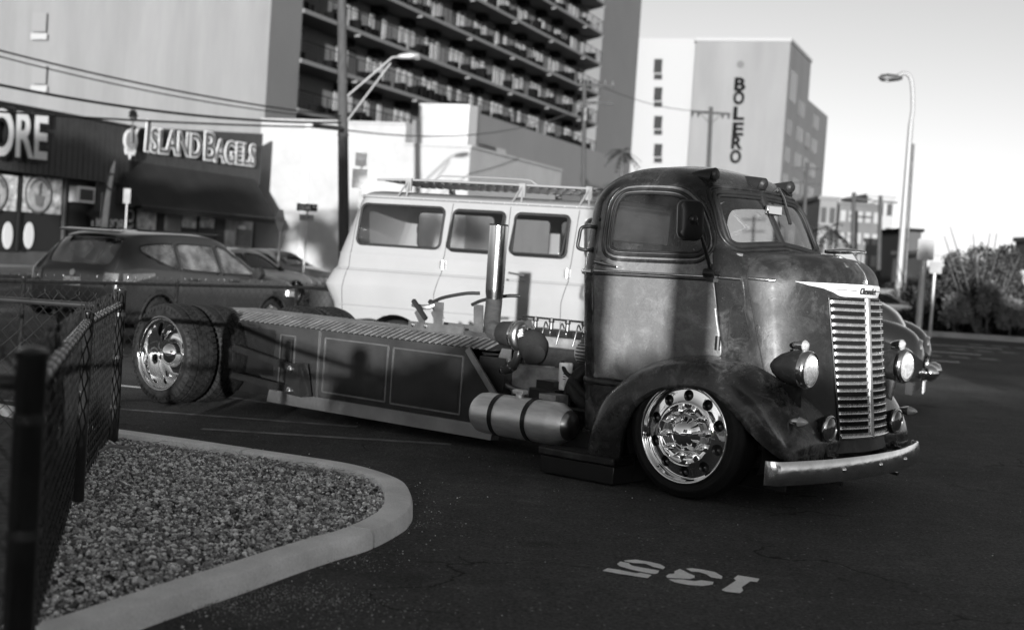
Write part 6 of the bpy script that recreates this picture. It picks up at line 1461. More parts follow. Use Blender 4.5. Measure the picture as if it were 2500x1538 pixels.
for z in fl:
    if z > 36: continue
    tbox('balcony_slab', 3.41, 59.59, -2.05, .12, z - .24, z, M_slab)
    ed = [3.4] + divs + [59.6]
    for k in range(len(ed) - 1):
        a, b = ed[k] + .05, ed[k + 1] - .05; rg = empty('railing', (0, 0, 0), 0, tw); mb = MB()
        mb.bar(tp(a, .03, z + 1.05), tp(b, .03, z + 1.05), .05, .05)
        for q in range(4): mb.bar(tp(a, .03, z + .2 + .2 * q), tp(b, .03, z + .2 + .2 * q), .018, .018)
        n = max(2, int((b - a) / 1.4))
        for q in range(n + 1): t = a + (b - a) * q / n; mb.bar(tp(t, .03, z), tp(t, .03, z + 1.05), .05, .05, (1, 0, 0))
        mb.build('rails', M_railb, rg, 0)['kind'] = 'stuff'
        tbox('lamp_bracket', b - .12, b, -.2, .16, z - .42, z - .26, M_slab)
        for da, db in (((a + .9, a + 3.7), (a + 5.2, a + 8.0)) if b - a > 8 else ((a + 1.0, a + 3.8),)):
            if db > b: continue
            tbox('balcony_door', da, db, -2.1, -2.04, z + .05, z + 2.15, M_win); w_ = (db - da) / 3
            for q in range(3):
                if rb2.random() < .85: tbox('curtain', da + w_ * q + .06, da + w_ * (q + .75), -2.04, -2.0, z + .1, z + 2.1, M_cur)
            tbox('air_conditioner', da + .1, da + 1.1, -2.0, -1.3, z + 2.12, z + 2.5, M_railb)
        x_ = a + .3
        while x_ < b - 1:
            if rb2.random() < .75: tbox('balcony_chair', x_, x_ + rb2.uniform(.4, .8), -.9, -.25, z, z + rb2.uniform(.4, .95), M_railb)
            x_ += rb2.uniform(.9, 1.6)
# square openings on the blank wall
for u, v in ((103, 57), (103, 184)):
    p_ = on_plane(u, v, TC_, -G1); s_ = (p_ - TC_).dot(G2)
    MB().prism([(s_ - .5, p_.z - .55), (s_ + .5, p_.z - .55), (s_ + .5, p_.z + .55), (s_ - .5, p_.z + .55)], TC_ - G1 * .27, G2, UP, G1 * .02).build('wall_vent', mat('vent_grey', .15, .7), tw, 0)
    MB().prism([(s_ - .55, p_.z - 1.0), (s_ + .6, p_.z - 1.0), (s_ + .6, p_.z - .62), (s_ - .55, p_.z - .62)], TC_ - G1 * .265, G2, UP, G1 * .01).build('patched_render', mat('patch_white', .24, .8), tw, 0)
# ---- hotel with the vertical name
BC = at_depth(1888, 677, 146); BC.z = 0; bo = thing('hotel_building', 'pale stepped hotel block with vertical name letters on its front', 'building')
def bf(u, v): return on_plane(u, v, BC, -G1)
def br(u, v): return on_plane(u, v, BC, G2)
def bq(s, t, z): return BC + G2 * s + G1 * t + UP * z
M_bol = mat('bolero_render', .15, .85, var=.10, scale=.4, stretch=(1, 1, .2)); M_bol2 = mat('bolero_white', .25, .85)
sl_, sr_ = (bf(1686, 300) - BC).dot(G2), 0.0; zt_ = bf(1800, 102).z
tr1 = (br(1973, 250) - BC).dot(G1); tr2 = (br(2022, 350) - BC).dot(G1); zt2 = br(2000, 262).z
def bbox(name, s0, s1, a0, a1, z0, z1, m): return MB().add([bq(s0, a0, z0), bq(s1, a0, z0), bq(s1, a1, z0), bq(s0, a1, z0), bq(s0, a0, z1), bq(s1, a0, z1), bq(s1, a1, z1), bq(s0, a1, z1)], [(3, 2, 1, 0), (4, 5, 6, 7), (0, 1, 5, 4), (1, 2, 6, 5), (2, 3, 7, 6), (3, 0, 4, 7)]).build(name, m, bo, 0)
bbox('front_block', sl_, 0, 0, tr1, 0, zt_, M_bol); bbox('rear_block', sl_ + 1, -.3, tr1 + .01, tr2, 0, zt2, M_bol)
bbox('side_wing', sl_ - 14, sl_ - .01, .8, 20, 0, zt_ + .4, M_bol2)
bbox('roof_trim', sl_ - .1, .12, -.12, tr1 + .1, zt_ + .01, zt_ + .35, M_bol2)
lv = [(1806, 158), (1803, 205), (1802, 238), (1800, 277), (1797, 312), (1796, 348), (1793, 385)]
lets = ['B', 'O', 'L', 'E', 'R', 'O']
for ch_, (u, v) in zip(lets, ((1804, 221), (1803, 254), (1801, 292), (1799, 330), (1797, 363), (1795, 397))):
    p_ = bf(u - 13, v); put_text('name_letter', ch_, 1.85, p_ - G1 * .15, G2, UP, mat('letter_dark', .008, .7, spec=0), bo, .2, bold=.06, fit=1.15)
p_ = bf(1808, 158); MB().prism(circle(.38, 20), p_ - G1 * .1, G2, UP, G1 * .1).build('round_emblem', mat('emblem_grey', .09, .6), bo, 0)
for (v0, v1) in ((145, 195), (214, 262), (284, 330), (352, 398)):
    for (w0, w1, mm) in ((v0, v0 + (v1 - v0) * .68, M_win), (v0 + (v1 - v0) * .74, v1, M_win)):
        s0 = (on_plane(1597, (w0 + w1) / 2, BC + G1 * .8, -G1) - BC).dot(G2); s1 = (on_plane(1617, (w0 + w1) / 2, BC + G1 * .8, -G1) - BC).dot(G2)
        z1_, z0_ = on_plane(1607, w0, BC + G1 * .8, -G1).z, on_plane(1607, w1, BC + G1 * .8, -G1).z
        MB().add([bq(s0, .72, z0_), bq(s1, .72, z0_), bq(s1, .72, z1_), bq(s0, .72, z1_)], [(0, 1, 2, 3)]).build('stair_window', M_win, bo, 0)
bigz = [zt_ - 6.0, ]
for r, z in enumerate(np.arange(zt_ - 3.4, 1.0, -2.85)):
    for k in range(int(tr2 / 6.4)):
        a = 1.2 + k * 6.4
        if a > tr1 - 2 and z > zt2 - 2.2: continue
        if r == 0: 
            if k % 2 == 0: MB().add([bq(.04, a, z - 2.4), bq(.04, a + 4.4, z - 2.4), bq(.04, a + 4.4, z + .8), bq(.04, a, z + .8)], [(0, 1, 2, 3)]).build('large_window', mat('bolero_glass', .10, .2), bo, 0)
            continue
        if r == 1 and k % 2 == 0: continue
        for b in (a, a + 1.7, a + 3.1)[: 3 if k % 2 else 2]:
            so_ = .04 if a < tr1 else -.26
            MB().add([bq(so_, b, z - .3), bq(so_, b + 1.1, z - .3), bq(so_, b + 1.1, z + 1.3), bq(so_, b, z + 1.3)], [(0, 1, 2, 3)]).build('window', mat('bolero_glass', .10, .2), bo, 0)
# ---- far low blocks on the right
def far_block(name, label, u0, u1, vt, y, dp, m, wins=None, cat='building'):
    a, b = at_depth(u0, vt, y), at_depth(u1, vt, y); e = thing(name, label, cat)
    MB().box(a.x, b.x, y, y + dp, z_st, a.z).build('wall', m, e, 0); MB().box(a.x - .2, b.x + .2, y - .2, y + dp, a.z + .01, a.z + .3).build('roof_edge', M_railb if wins is None else m, e, 0)
    if wins:
        nx_, nz_, mm = wins
        for i in range(nx_):
            for k in range(nz_):
                w = (b.x - a.x) / nx_; h = (a.z - .5) / nz_; MB().box(a.x + w * (i + .2), a.x + w * (i + .8), y - .05, y, .5 + h * (k + .25), .5 + h * (k + .75)).build('window', mm, e, 0)
    return e
mg = lambda v: mat('far_render_%d' % int(v * 100), v, .85, var=.15, scale=.3)
far_block('apartment_house', 'grey gabled-edge house just right of the hotel block', 2003, 2045, 487, 120, 10, mg(.14), (2, 3, M_win))
far_block('apartment_block', 'half-dark apartment block with open balconies behind the lamp post', 2050, 2152, 500, 135, 12, mg(.09), (5, 4, mg(.22)))
far_block('apartment_block', 'pale apartment block partly hidden by the tall lamp post', 2120, 2185, 480, 150, 12, mg(.24), (3, 4, M_win))
far_block('far_house', 'low pale house behind the white square sign', 2255, 2345, 622, 100, 8, mg(.26), (3, 1, M_win))
far_block('far_house', 'dark roofed far house beside the pale lamp post', 2210, 2250, 565, 120, 8, mg(.06), None)
far_block('far_house', 'grey house at the lot end beyond the dark tree', 2520, 2600, 590, 90, 3, mg(.12), (3, 2, M_win))
far_block('far_store', 'long low white-fronted store beyond the shrubs', 2410, 2640, 668, 75, 10, mg(.28), (6, 1, M_win))
# ================================================================== POLES, WIRES, SIGNS
M_wood = mat('pole_wood', .045, .85, var=.35, scale=4, stretch=(6, 6, .6)); M_galv = mat('galvanised', .34, .45, .5, var=.15, scale=3)
def pole(name, label, u, y, vtop, r0, r1, m, zb=z_st, cat='utility pole', lean=0.0):
    b = at_depth(u, 640, y); t = at_depth(u + lean, vtop, y); e = thing(name, label, cat, (b.x, y, zb)); top_ = Vector((t.x - b.x, 0, t.z - zb))
    MB().tube([(0, 0, 0), top_ * .5, top_], [r0, (r0 + r1) / 2, r1], 14).build('shaft', m, e, 60); e['top'] = tuple(top_); return e, top_
p1, tp1 = pole('utility_pole', 'tall dark wooden utility pole with street light arm rising past the van', 846, 48, -60, .20, .15, M_wood, lean=-12)
def w1(z): return Vector((tp1.x * z / tp1.z, 0, z))
zA = at_depth(846, 245, 48).z - z_st; zT = at_depth(1000, 140, 48).z - z_st; xT = at_depth(985, 140, 48).x - at_depth(846, 640, 48).x
MB().tube([w1(zA), w1(zA).lerp(Vector((xT * .75, 0, zT - .05)), .6), Vector((xT * .75, 0, zT - .05)), Vector((xT, 0, zT))], .035, 8).tube([w1(zA - .9), Vector((xT * .72, 0, zT - .25))], .03, 8).build('lamp_arm', M_galv, p1)
MB().lathe([(-.1, .05), (.0, .09), (.35, .12), (.62, .08), (.66, 0)], Vector((xT - .1, 0, zT)), (1, 0, .12), 16).build('lamp_head', M_galv, p1, 60)
zs_ = at_depth(860, 395, 48).z - z_st; MB().box(.05, .55, -.26, -.22, zs_ - .9, zs_ - .25).box(.12, .5, -.26, -.22, zs_ - .15, zs_ + .3).build('pole_sign', mat('sign_plate', .55, .5, var=.3, scale=5), p1); MB().tube([(.34, -.2, 0), (.34, -.2, zs_)], .03, 6).build('conduit', M_galv, p1)
for z in (zA + .6, zA - 1.2): MB().lathe([(-.06, .17 + .02), (.06, .17 + .02)], w1(z), (0, 0, 1), 14).build('pole_band', M_wood, p1)
# wires
wr = []
def wire(label, a, b, sag, r=.02):
    P = [Vector(a).lerp(Vector(b), t) - UP * sag * 4 * t * (1 - t) for t in np.linspace(0, 1, 24)]
    tag(MB().tube(P, r, 6).build('overhead_wire', M_black, None, 80), label, 'wire', 'overhead wires')
at1 = lambda v: at_depth(842, v, 48)
for i, (vl, vp, sg, r) in enumerate(((84, 285, .25, .028), (98, 292, .3, .02), (176, 300, .35, .04), (262, 312, .1, .03))):
    wire(('uppermost twin wire', 'second twin wire', 'thick middle wire', 'lowest wire')[i] + ' crossing from the tall pole over the shops', at_depth(-150, vl, 36), at1(vp), sg, r)
c_ = at_depth(800, 311, 47.5); tag(MB().lathe([(-.5, .08), (.5, .08)], c_, (1, .1, -.03), 8).build('cable_splice', M_black, None), 'dark cable splice box hanging on the lowest wire', 'splice box')
p2, tp2 = pole('utility_pole', 'slim utility pole with crossarm standing before the tower end', 1427, 82, 196, .16, .12, M_wood)
for z in (tp2.z - .35, tp2.z - 1.35): MB().box(-1.05, 1.05, -.06, .06, z, z + .13).build('crossarm', M_wood, p2)
for x in (-.95, -.5, .5, .95): MB().lathe([(0, .05), (.12, .07), (.3, .04)], (x, 0, tp2.z - .2), (0, 0, 1), 10).build('insulator', M_dsteel, p2)
MB().lathe([(0, .24), (.75, .24), (.8, .1)], (-.55, -.1, tp2.z - 2.4), (0, 0, 1), 16).build('transformer', M_dsteel, p2)
p3, tp3 = pole('utility_pole', 'dark utility pole with single crossarm in front of the hotel letters', 1722, 92, 262, .18, .13, M_wood, lean=14)
MB().box(tp3.x - 1.3, tp3.x + 1.3, -.06, .06, tp3.z - .45, tp3.z - .30).build('crossarm', M_wood, p3)
MB().bar((tp3.x - .7, 0, tp3.z - .45), (tp3.x * .9, 0, tp3.z - 1.1), .04, .04).bar((tp3.x + .7, 0, tp3.z - .45), (tp3.x * .9, 0, tp3.z - 1.1), .04, .04).build('crossarm_brace', M_wood, p3)
for x in (-1.2, -.8, .8, 1.2): MB().lathe([(-.3, .05), (-.1, .09), (.1, .05)], (tp3.x + x, 0, tp3.z - .4), (0, 0, 1), 8).build('insulator', M_wood, p3)
p4, tp4 = pole('utility_pole', 'short dark utility pole with two crossarms beside the hotel end wall', 1962, 112, 398, .17, .13, M_wood, lean=8)
for z in (tp4.z - .5, tp4.z - 1.7): MB().box(tp4.x - 1.2, tp4.x + 1.2, -.07, .07, z, z + .16).build('crossarm', M_wood, p4)
for u, y, vt, lb in ((2085, 118, 470, 'farther dark pole rising before the apartment blocks'), (2150, 124, 478, 'thick dark pole right of the apartment block')):
    pq, tq = pole('utility_pole', lb, u, y, vt, .22, .18, M_wood); MB().box(-1.1, 1.1, -.07, .07, tq.z - .6, tq.z - .45).build('crossarm', M_wood, pq)
wire('single wire running right from the tall pole towards the slim pole', at1(318), Vector((p2.location.x, 82, tp2.z - 1.2 + z_st)), .9, .025)
wire('upper wire between the slim pole and the dark hotel pole', Vector((p2.location.x, 82, tp2.z - .2 + z_st)), Vector((p3.location.x + tp3.x, 92, tp3.z - .3 + z_st)), .4, .02)
# street lamp on the right
lp, tl = pole('street_lamp', 'tall pale street lamp with curved arm and cobra head', 2198, 50, 300, .15, .09, mat('lamp_pole_grey', .22, .5, .3), cat='street lamp', lean=26)
bx0 = lp.location.x; hT = at_depth(2172, 190, 50); zTp = at_depth(2215, 180, 50).z - z_st
P = [tl, tl + Vector((.02, 0, .6)), Vector((tl.x - .1, 0, zTp - .25)), Vector((tl.x - .35, 0, zTp)), Vector((hT.x - bx0 + .2, 0, hT.z - z_st + .02))]
MB().tube([tuple(p) for p in spline(P, 24)], .075, 10).build('curved_arm', mat('lamp_pole_grey'), lp, 80)
MB().lathe([(-.25, .06), (-.1, .11), (.25, .15), (.5, .12), (.62, 0)], Vector((hT.x - bx0 + .2, 0, hT.z - z_st)), (-1, 0, -.06), 16).build('lamp_head', M_dsteel, lp, 60)
MB().lathe([(0, .12), (-.08, .1), (-.1, 0)], Vector((hT.x - bx0 - .1, 0, hT.z - z_st - .06)), (0, 0, 1), 16).build('lamp_bowl', M_lampclr, lp, 60)
MB().tube([tl * .9 + Vector((.15, .0, 0)), Vector((.24, 0, 0))], .05, 6).build('conduit', M_dsteel, lp)
def post_sign(name, label, u, v0, v1, wpx, y, m, vb=None, r=.035, shape=None, cat='sign', zb=z_st):
    a, b = at_depth(u, v0, y), at_depth(u, v1, y); e = thing(name, label, cat, (a.x, y, zb)); w_ = wpx / F_PX * y / 2; z0_, z1_ = b.z - zb, a.z - zb
    ol = shape(w_, z0_, z1_) if shape else [(x, z) for x, z in rrect(2 * w_, z1_ - z0_, min(w_, (z1_ - z0_) / 2) * .15, 3, 0, (z0_ + z1_) / 2)]
    MB().prism(ol, (0, -r - .03, 0), (1, 0, 0), (0, 0, 1), (0, .02, 0)).build('plate', m, e, 0); MB().tube([(0, 0, 0), (0, 0, z1_ - .02)], r, 8).build('post', M_galv, e, 60); return e, z0_, z1_, w_
post_sign('road_sign', 'large white square sign back on a pale post before the shrubs', 2259, 584, 635, 40, 36, mat('sign_back_white', .26, .5), r=.09)
post_sign('road_sign', 'smaller grey square sign right of the white square sign', 2284, 640, 668, 30, 40, mat('sign_back_grey', .18, .5, var=.2, scale=4), r=.05)
e, z0_, z1_, w_ = post_sign('stop_sign', 'angled pale stop sign on a thin post before the white wall', 687, 512, 568, 24, 38, mat('stop_face', .2, .5), r=.03, shape=lambda w, a, b: [(0, a), (w * .95, a + (b - a) * .42), (w * .45, b), (-w * .35, b), (-w, b - (b - a) * .25), (-w, a + (b - a) * .4)])
put_text('stop_lettering', 'STOP', .16, (-w_ * .75, -.075, (z0_ + z1_) / 2 - .02), (1, 0, 0), (0, 0, 1), mat('stop_ink', .12, .5), e, .004, fit=w_ * 1.4)
e, z0_, z1_, w_ = post_sign('street_name_sign', 'dark street name plate over a pale lower plate on a slim post', 751, 498, 516, 50, 38, mat('street_plate_dark', .015, .5), r=.03)
put_text('street_lettering', 'CEDAR', .17, (-w_ * .8, -.075, z0_ + .04), (1, 0, 0), (0, 0, 1), M_let, e, .004, fit=w_ * 1.15)
put_text('street_suffix', 'AV', .09, (w_ * .55, -.075, z0_ + .1), (1, 0, 0), (0, 0, 1), M_let, e, .004)
zz_ = (at_depth(751, 524, 38).z - z_st, at_depth(751, 540, 38).z - z_st); MB().box(-w_ * .7, w_ * .7, -.055, -.03, zz_[1], zz_[0]).build('lower_plate', mat('plate_grey', .2, .5), e)
put_text('lower_lettering', 'ATLANTIC'[:5], .13, (-w_ * .55, -.075, zz_[1] + .03), (1, 0, 0), (0, 0, 1), mat('stop_ink'), e, .004, fit=w_ * 1.1) if False else MB().box(-w_ * .5, w_ * .5, -.062, -.056, zz_[1] + .05, zz_[0] - .05).build('lower_print', mat('plate_print', .16, .6, var=.8, scale=12), e)
post_sign('parking_sign', 'small blank-looking sign on a post before the bagel shop awning', 312, 461, 497, 17, 45, mat('sign_back_grey'), r=.03)
# ================================================================== VEGETATION
def leaf_mat(name, v):
    return mat(name, v, .7, var=.5, scale=3, spec=.08)
M_leafd = leaf_mat('leaf_dark', .028); M_leaf = leaf_mat('leaf_mid', .06); M_leafl = leaf_mat('leaf_pale', .2); M_bark = mat('bark', .07, .9, var=.4, scale=8)
def leaves(blobs, n, size, seed, thin=.0):
    """leaf-sized faces through the volume of ellipsoid clumps ((centre),(radii))"""
    rnd = np.random.default_rng(seed); wts = np.array([b[1][0] * b[1][1] * b[1][2] for b in blobs]) ** .67; wts /= wts.sum()
    idx = rnd.choice(len(blobs), n, p=wts); C_ = np.array([b[0] for b in blobs])[idx]; Rr = np.array([b[1] for b in blobs])[idx]
    d = rnd.normal(size=(n, 3)); d /= np.linalg.norm(d, axis=1)[:, None]; r = rnd.uniform(.35, 1.08, n) ** .5
    P = C_ + d * Rr * r[:, None] + rnd.normal(size=(n, 3)) * size * .6
    a = rnd.normal(size=(n, 3)); a /= np.linalg.norm(a, axis=1)[:, None]; b = np.cross(a, rnd.normal(size=(n, 3))); b /= np.linalg.norm(b, axis=1)[:, None]
    s = size * rnd.uniform(.6, 1.4, n)[:, None]
    V_ = np.stack([P - a * s, P + b * s * .45, P + a * s, P - b * s * .45], 1).reshape(-1, 3); F_ = np.arange(4 * n).reshape(-1, 4)
    me = bpy.data.meshes.new('leaves'); me.from_pydata(V_.tolist(), [], F_.tolist()); return me
def tree(name, label, base, blobs, n, size, m, seed, stems=None, cat='tree', group=None):
    e = thing(name, label, cat, base, 0, group); rnd = random.Random(seed)
    mb = MB()
    for (a, b, r0, r1) in (stems or []): 
        a, b = Vector(a), Vector(b); mid = a.lerp(b, .5) + Vector((rnd.gauss(0, .06), rnd.gauss(0, .06), 0)) * (b - a).length * .5; mb.tube([a, mid, b], [r0, (r0 + r1) / 2, r1], 7)
    if stems: mb.build('trunk', M_bark, e, 60)
    link_mesh('crown', leaves(blobs, n, size, seed), m, e, 0); return e
def clump(rx, ry, h, seed, k=14, z0=.15):
    r = random.Random(seed); o = []
    for _ in range(k):
        x, y = r.uniform(-rx, rx) * .75, r.uniform(-ry, ry) * .75; zc = r.uniform(z0, .85) * h; q = r.uniform(.22, .42); o.append(((x, y, zc), (rx * q * 1.1, ry * q * 1.2, h * q * .55)))
    return o
# planting strip with kerb
strip_y = 41.4
bedk = MB().box(9, 70, strip_y, strip_y + .18, 0, .16).build('kerb_strip', mat('far_kerb', .25, .85, var=.2, scale=2), None, 0); tag(bedk, 'pale concrete kerb along the shrub bed at the far side of the lot', kind='structure')
bed2 = MB().box(9, 70, strip_y + .18, strip_y + 5, -.1, .12).build('planting_bed', mat('soil'), None, 0); tag(bed2, 'dark soil of the shrub bed at the far side of the lot', kind='structure')
specs = [(2265, 1.35, .9, 1.2, 0), (2300, 1.5, .8, 1.1, 1), (2340, 1.8, .8, 1.0, 0), (2385, 1.6, .9, 1.1, 2), (2425, 1.5, .9, 1.2, 0), (2465, 1.4, .9, 1.2, 1), (2500, 1.6, 1.0, 1.2, 0), (2540, 1.6, 1.0, 1.1, 1)]
nms = ['low shrub at the left end of the far bed beside the grey 1940s car', 'rounded shrub second along the far kerbed bed', 'tall dark shrub under the bare branches in the far bed', 'pale loose shrub mid-way along the far kerbed bed', 'dark dense shrub right of the pale loose one', 'rounded shrub near the right end of the far bed', 'tall dark shrub at the right end of the far bed', 'last shrub of the far bed under the grey house']
for i, (u, h, rx, ry, k) in enumerate(specs):
    x = at_depth(u, 700, 43.3).x; cl = clump(rx, ry, h, i + 20, 16, .1)
    tree('shrub', nms[i], (x, 43.3 + (i % 2) * .7, .1), cl, 5200, .05, (M_leafd, M_leafd, M_leaf)[k], 60 + i, [((0, 0, 0), (random.Random(i * 9 + q).uniform(-.7, .7), random.Random(i * 5 + q).uniform(-.5, .5), h * .9), .03, .008) for q in range(6)], 'shrub')
# pale flower heads in the bed
for i, (u, v) in enumerate(((2335, 742), (2420, 715), (2470, 750))):
    c_ = at_depth(u, v, 41.9); tree('pale_bush', ('pale round bush in front of the tall dark shrub', 'pale small bush at the foot of the dense shrub', 'pale round bush near the right end of the bed')[i], (c_.x, 41.95, .1), [((0, 0, c_.z - .15), (.42, .3, .36)), ((.25, 0, c_.z - .4), (.3, .3, .3)), ((-.2, 0, c_.z - .5), (.25, .25, .3))], 1800, .05, mat('leaf_white', .14, .7, var=.2, scale=3), 300 + i, [((0, 0, 0), (0, 0, c_.z - .2), .03, .02)], 'bush')
# bare-stemmed small tree in the bed
x = at_depth(2395, 700, 42.5).x; st_ = []; r = random.Random(4)
for k in range(13): st_.append(((r.uniform(-.1, .1), 0, 0), (r.uniform(-1.5, 1.5), r.uniform(-.4, .4), r.uniform(2.2, 3.3)), .035, .012))
tree('bare_bush', 'spreading bare-stemmed bush fanning up before the dark tree', (x, 42.4, .1), [((0, 0, 1.6), (1.3, .6, 1.0))], 1300, .045, M_leaf, 5, st_, 'bush')
# dark tree beyond
for (u0, v0, y, lb, s, rw) in ((2405, 575, 62, 'dark dense broad tree beyond the far shrub bed', 11, 1.9), (2275, 640, 66, 'dark low tree behind the small grey sign', 12, 1.0), (2215, 668, 60, 'dark low hedge-like tree beside the lamp post foot', 13, 1.0), (2490, 640, 70, 'dark tree at the lot end right of the dense tree', 14, 1.1)):
    t_ = at_depth(u0, v0, y); h = t_.z; tree('dark_tree', lb, (t_.x, y, z_st), clump(rw * .95, 1.3, h * .96, s, 15, .35), 9000, .085, M_leafd, s, [((0, 0, 0), (0, 0, h * .6), .12, .05), ((0, 0, h * .3), (rw * .5, 0, h * .7), .06, .02), ((0, 0, h * .3), (-rw * .5, 0, h * .7), .06, .02)])
# palms
def palm(name, label, u, v, y, h_fr, m):
    t_ = at_depth(u, v, y); e = thing(name, label, 'palm tree', (t_.x, y, z_st)); H_ = t_.z - z_st
    MB().tube([(0, 0, 0), (.1, 0, H_ * .5), (0, 0, H_)], [.2, .15, .12], 10).build('trunk', M_bark, e, 60); mb = MB(); r = random.Random(3)
    for k in range(15):
        a = k * 2.4; el = r.uniform(-.5, .75); d_ = Vector((math.cos(a) * math.cos(el), math.sin(a) * math.cos(el), math.sin(el))); P = [Vector((0, 0, H_)) + d_ * (h_fr * q) - UP * (h_fr * .55 * q * q) for q in np.linspace(0, 1, 8)]
        for i in range(7):
            s_ = d_.cross(UP).normalized() * h_fr * .20 * math.sin(math.pi * (i + .6) / 8); mb.add([P[i], P[i + 1], P[i + 1] + s_ - UP * .08], [(0, 1, 2)]).add([P[i], P[i + 1], P[i + 1] - s_ - UP * .08], [(0, 1, 2)])
    mb.build('fronds', m, e, 0)
palm('palm_tree', 'small dark palm top between the tower and the hotel', 1521, 372, 110, 1.5, M_leafd)
palm('palm_tree', 'palm frond peeking beside the hotel end behind the cab', 2025, 560, 105, 2.2, M_leafd)
# row of parked cars far right, blurred
for i, (u, y, k) in enumerate(((2165, 46, 0), (2225, 52, 1), (2310, 55, 0))):
    c_ = at_depth(u, 700, y)
    modern_car('parked_car', ('far silver car parked left of the lamp post foot', 'far white car behind the lamp post foot', 'far silver car half hidden behind the far shrubs')[i], (M_sed1, M_van, M_sed1)[i], (c_.x, y + 4, z_st), R_(170), sed_st, sed_w, sed_r, sed_f, (-1.38, 1.40), .32, .21, None, M_dglass, 50, 24)
# ================================================================== BEHIND THE PHOTOGRAPHER (casts the shade and is mirrored in the chrome)
KS = -SUN_DIR.x / SUN_DIR.y
def pv(s, y): return s - KS * y     # x of the sun ray family s at depth y
def sl_(x, y): return x + KS * y    # family of the ray through a world point
hb = -10.0
g0, g1_ = sl_(-1.62, 11.6), sl_(-.95, 11.1)   # ends of the gap: what lights the frame skirt
def hedge(label, s0, s1, h, seed, n, dens=1.0, y=hb):
    x0, x1 = pv(s0, y), pv(s1, y); r = random.Random(seed); bl = []
    k = max(6, int((x1 - x0) * 5))
    for i in range(k):
        x = x0 + (x1 - x0) * (i + .5) / k
        for zc in np.arange(.25, h - .2, .42): bl.append(((x + r.gauss(0, .1) - (x0 + x1) / 2, r.gauss(0, .2), zc), (.34, .5, .34)))
        bl.append(((x + r.gauss(0, .08) - (x0 + x1) / 2, r.gauss(0, .15), h - .26 + r.gauss(0, .05)), (.30, .45, .24)))
    return tree('hedge', label, ((x0 + x1) / 2, y, 0), bl, int(n * dens), .085, M_leaf, seed, [((q, 0, 0), (q, 0, h * .7), .03, .015) for q in np.linspace((x0 - x1) / 2 + .2, (x1 - x0) / 2 - .2, 5)], 'hedge')
hedge('low clipped hedge behind the photographer, left of the gap', -7.5, g0, 1.84, 71, 26000)
hedge('waist-high hedge in the gap behind the photographer', g0, g1_, 1.9, 72, 5200)
hedge('tall clipped hedge behind the photographer, right of the gap', g1_, 9.5, 2.45, 73, 44000)
# posts throwing the two stripes on the cab door
for s, r, lb in ((sl_(.56, 9.47), .095, 'slim timber post behind the photographer'), (sl_(1.153, 8.99), .14, 'round tall sign post behind the photographer')):
    e = thing('timber_post', lb, 'post', (pv(s, -2.4), -2.4, 0)); MB().tube([(0, 0, 0), (0, 0, 2.2), (0, 0, 4.6)], [r, r, r * .95], 14).build('shaft', M_wood, e, 60); MB().lathe([(4.6, r), (4.66, r * 1.15), (4.7, r * .6)], (0, 0, 0), (0, 0, 1), 12).build('cap', M_galv, e)
    if r > .1: MB().prism([(x * .55, y * .75 + 5.2) for x, y in circle(1, 28)], (0, -.05, 0), (1, 0, 0), (0, 0, 1), (0, .1, 0)).build('oval_plate', mat('sign_back_grey'), e, 0)
# shade trees; the two on the right are unseen additions that only cast shade
def crown(s0, s1, z0, z1, y, seed, k, q=.8):
    r = random.Random(seed); x0, x1 = pv(s0, y), pv(s1, y); c = (x0 + x1) / 2
    return c, [((r.uniform(x0, x1) - c, r.uniform(-1.6, 1.6), z0 + q * .8 + (z1 - z0 - q * 1.6) * r.random()), (q, q, q * .8)) for _ in range(k)] + [((x0 + (x1 - x0) * (i + .5) / 12 - c, r.uniform(-.3, .3), z0 + .32), (.45, .7, .3)) for i in range(12)]
for (s0, s1, z0, z1, y, seed, k, n, lb) in ((-22, -6.3, 2.2, 11.0, -12, 91, 80, 20000, 'wide tall tree behind the photographer, far left of the lot entrance'), (6.2, 12, 3.0, 6.6, -11.5, 94, 36, 7000, 'leafy tree behind the photographer, right of the sign posts'), (12, 26, 1.6, 8.2, -12, 95, 70, 14000, 'wide leafy tree far right behind the photographer')):
    c, bl = crown(s0, s1, z0, z1, y, seed, k); tree('shade_tree', lb, (c, y, 0), bl, n, .26, M_leaf, seed, [((0, 0, 0), (.1, 0, z0 + 1), .16, .12), ((.1, 0, z0 + .5), (-1.2, 0, z1 * .7), .09, .03), ((.1, 0, z0 + .5), (1.3, 0, z1 * .75), .09, .03)])
# a row of trees and a low store beyond, seen in the chrome only
for i in range(9):
    x = -26 + i * 6.5
    if 1.5 < x < 9.5 or -2 < x < 2: continue
    tree('street_tree', 'tree standing in the row across the road behind the photographer', (x, -34 - (i % 3), z_st), clump(2.2, 2.0, 3.6 + (i % 3) * .5, 400 + i, 18, .4), 2600, .2, M_leafd, 400 + i, [((0, 0, 0), (0, 0, 2.6), .14, .08)], 'tree', 'trees across the road behind the photographer')
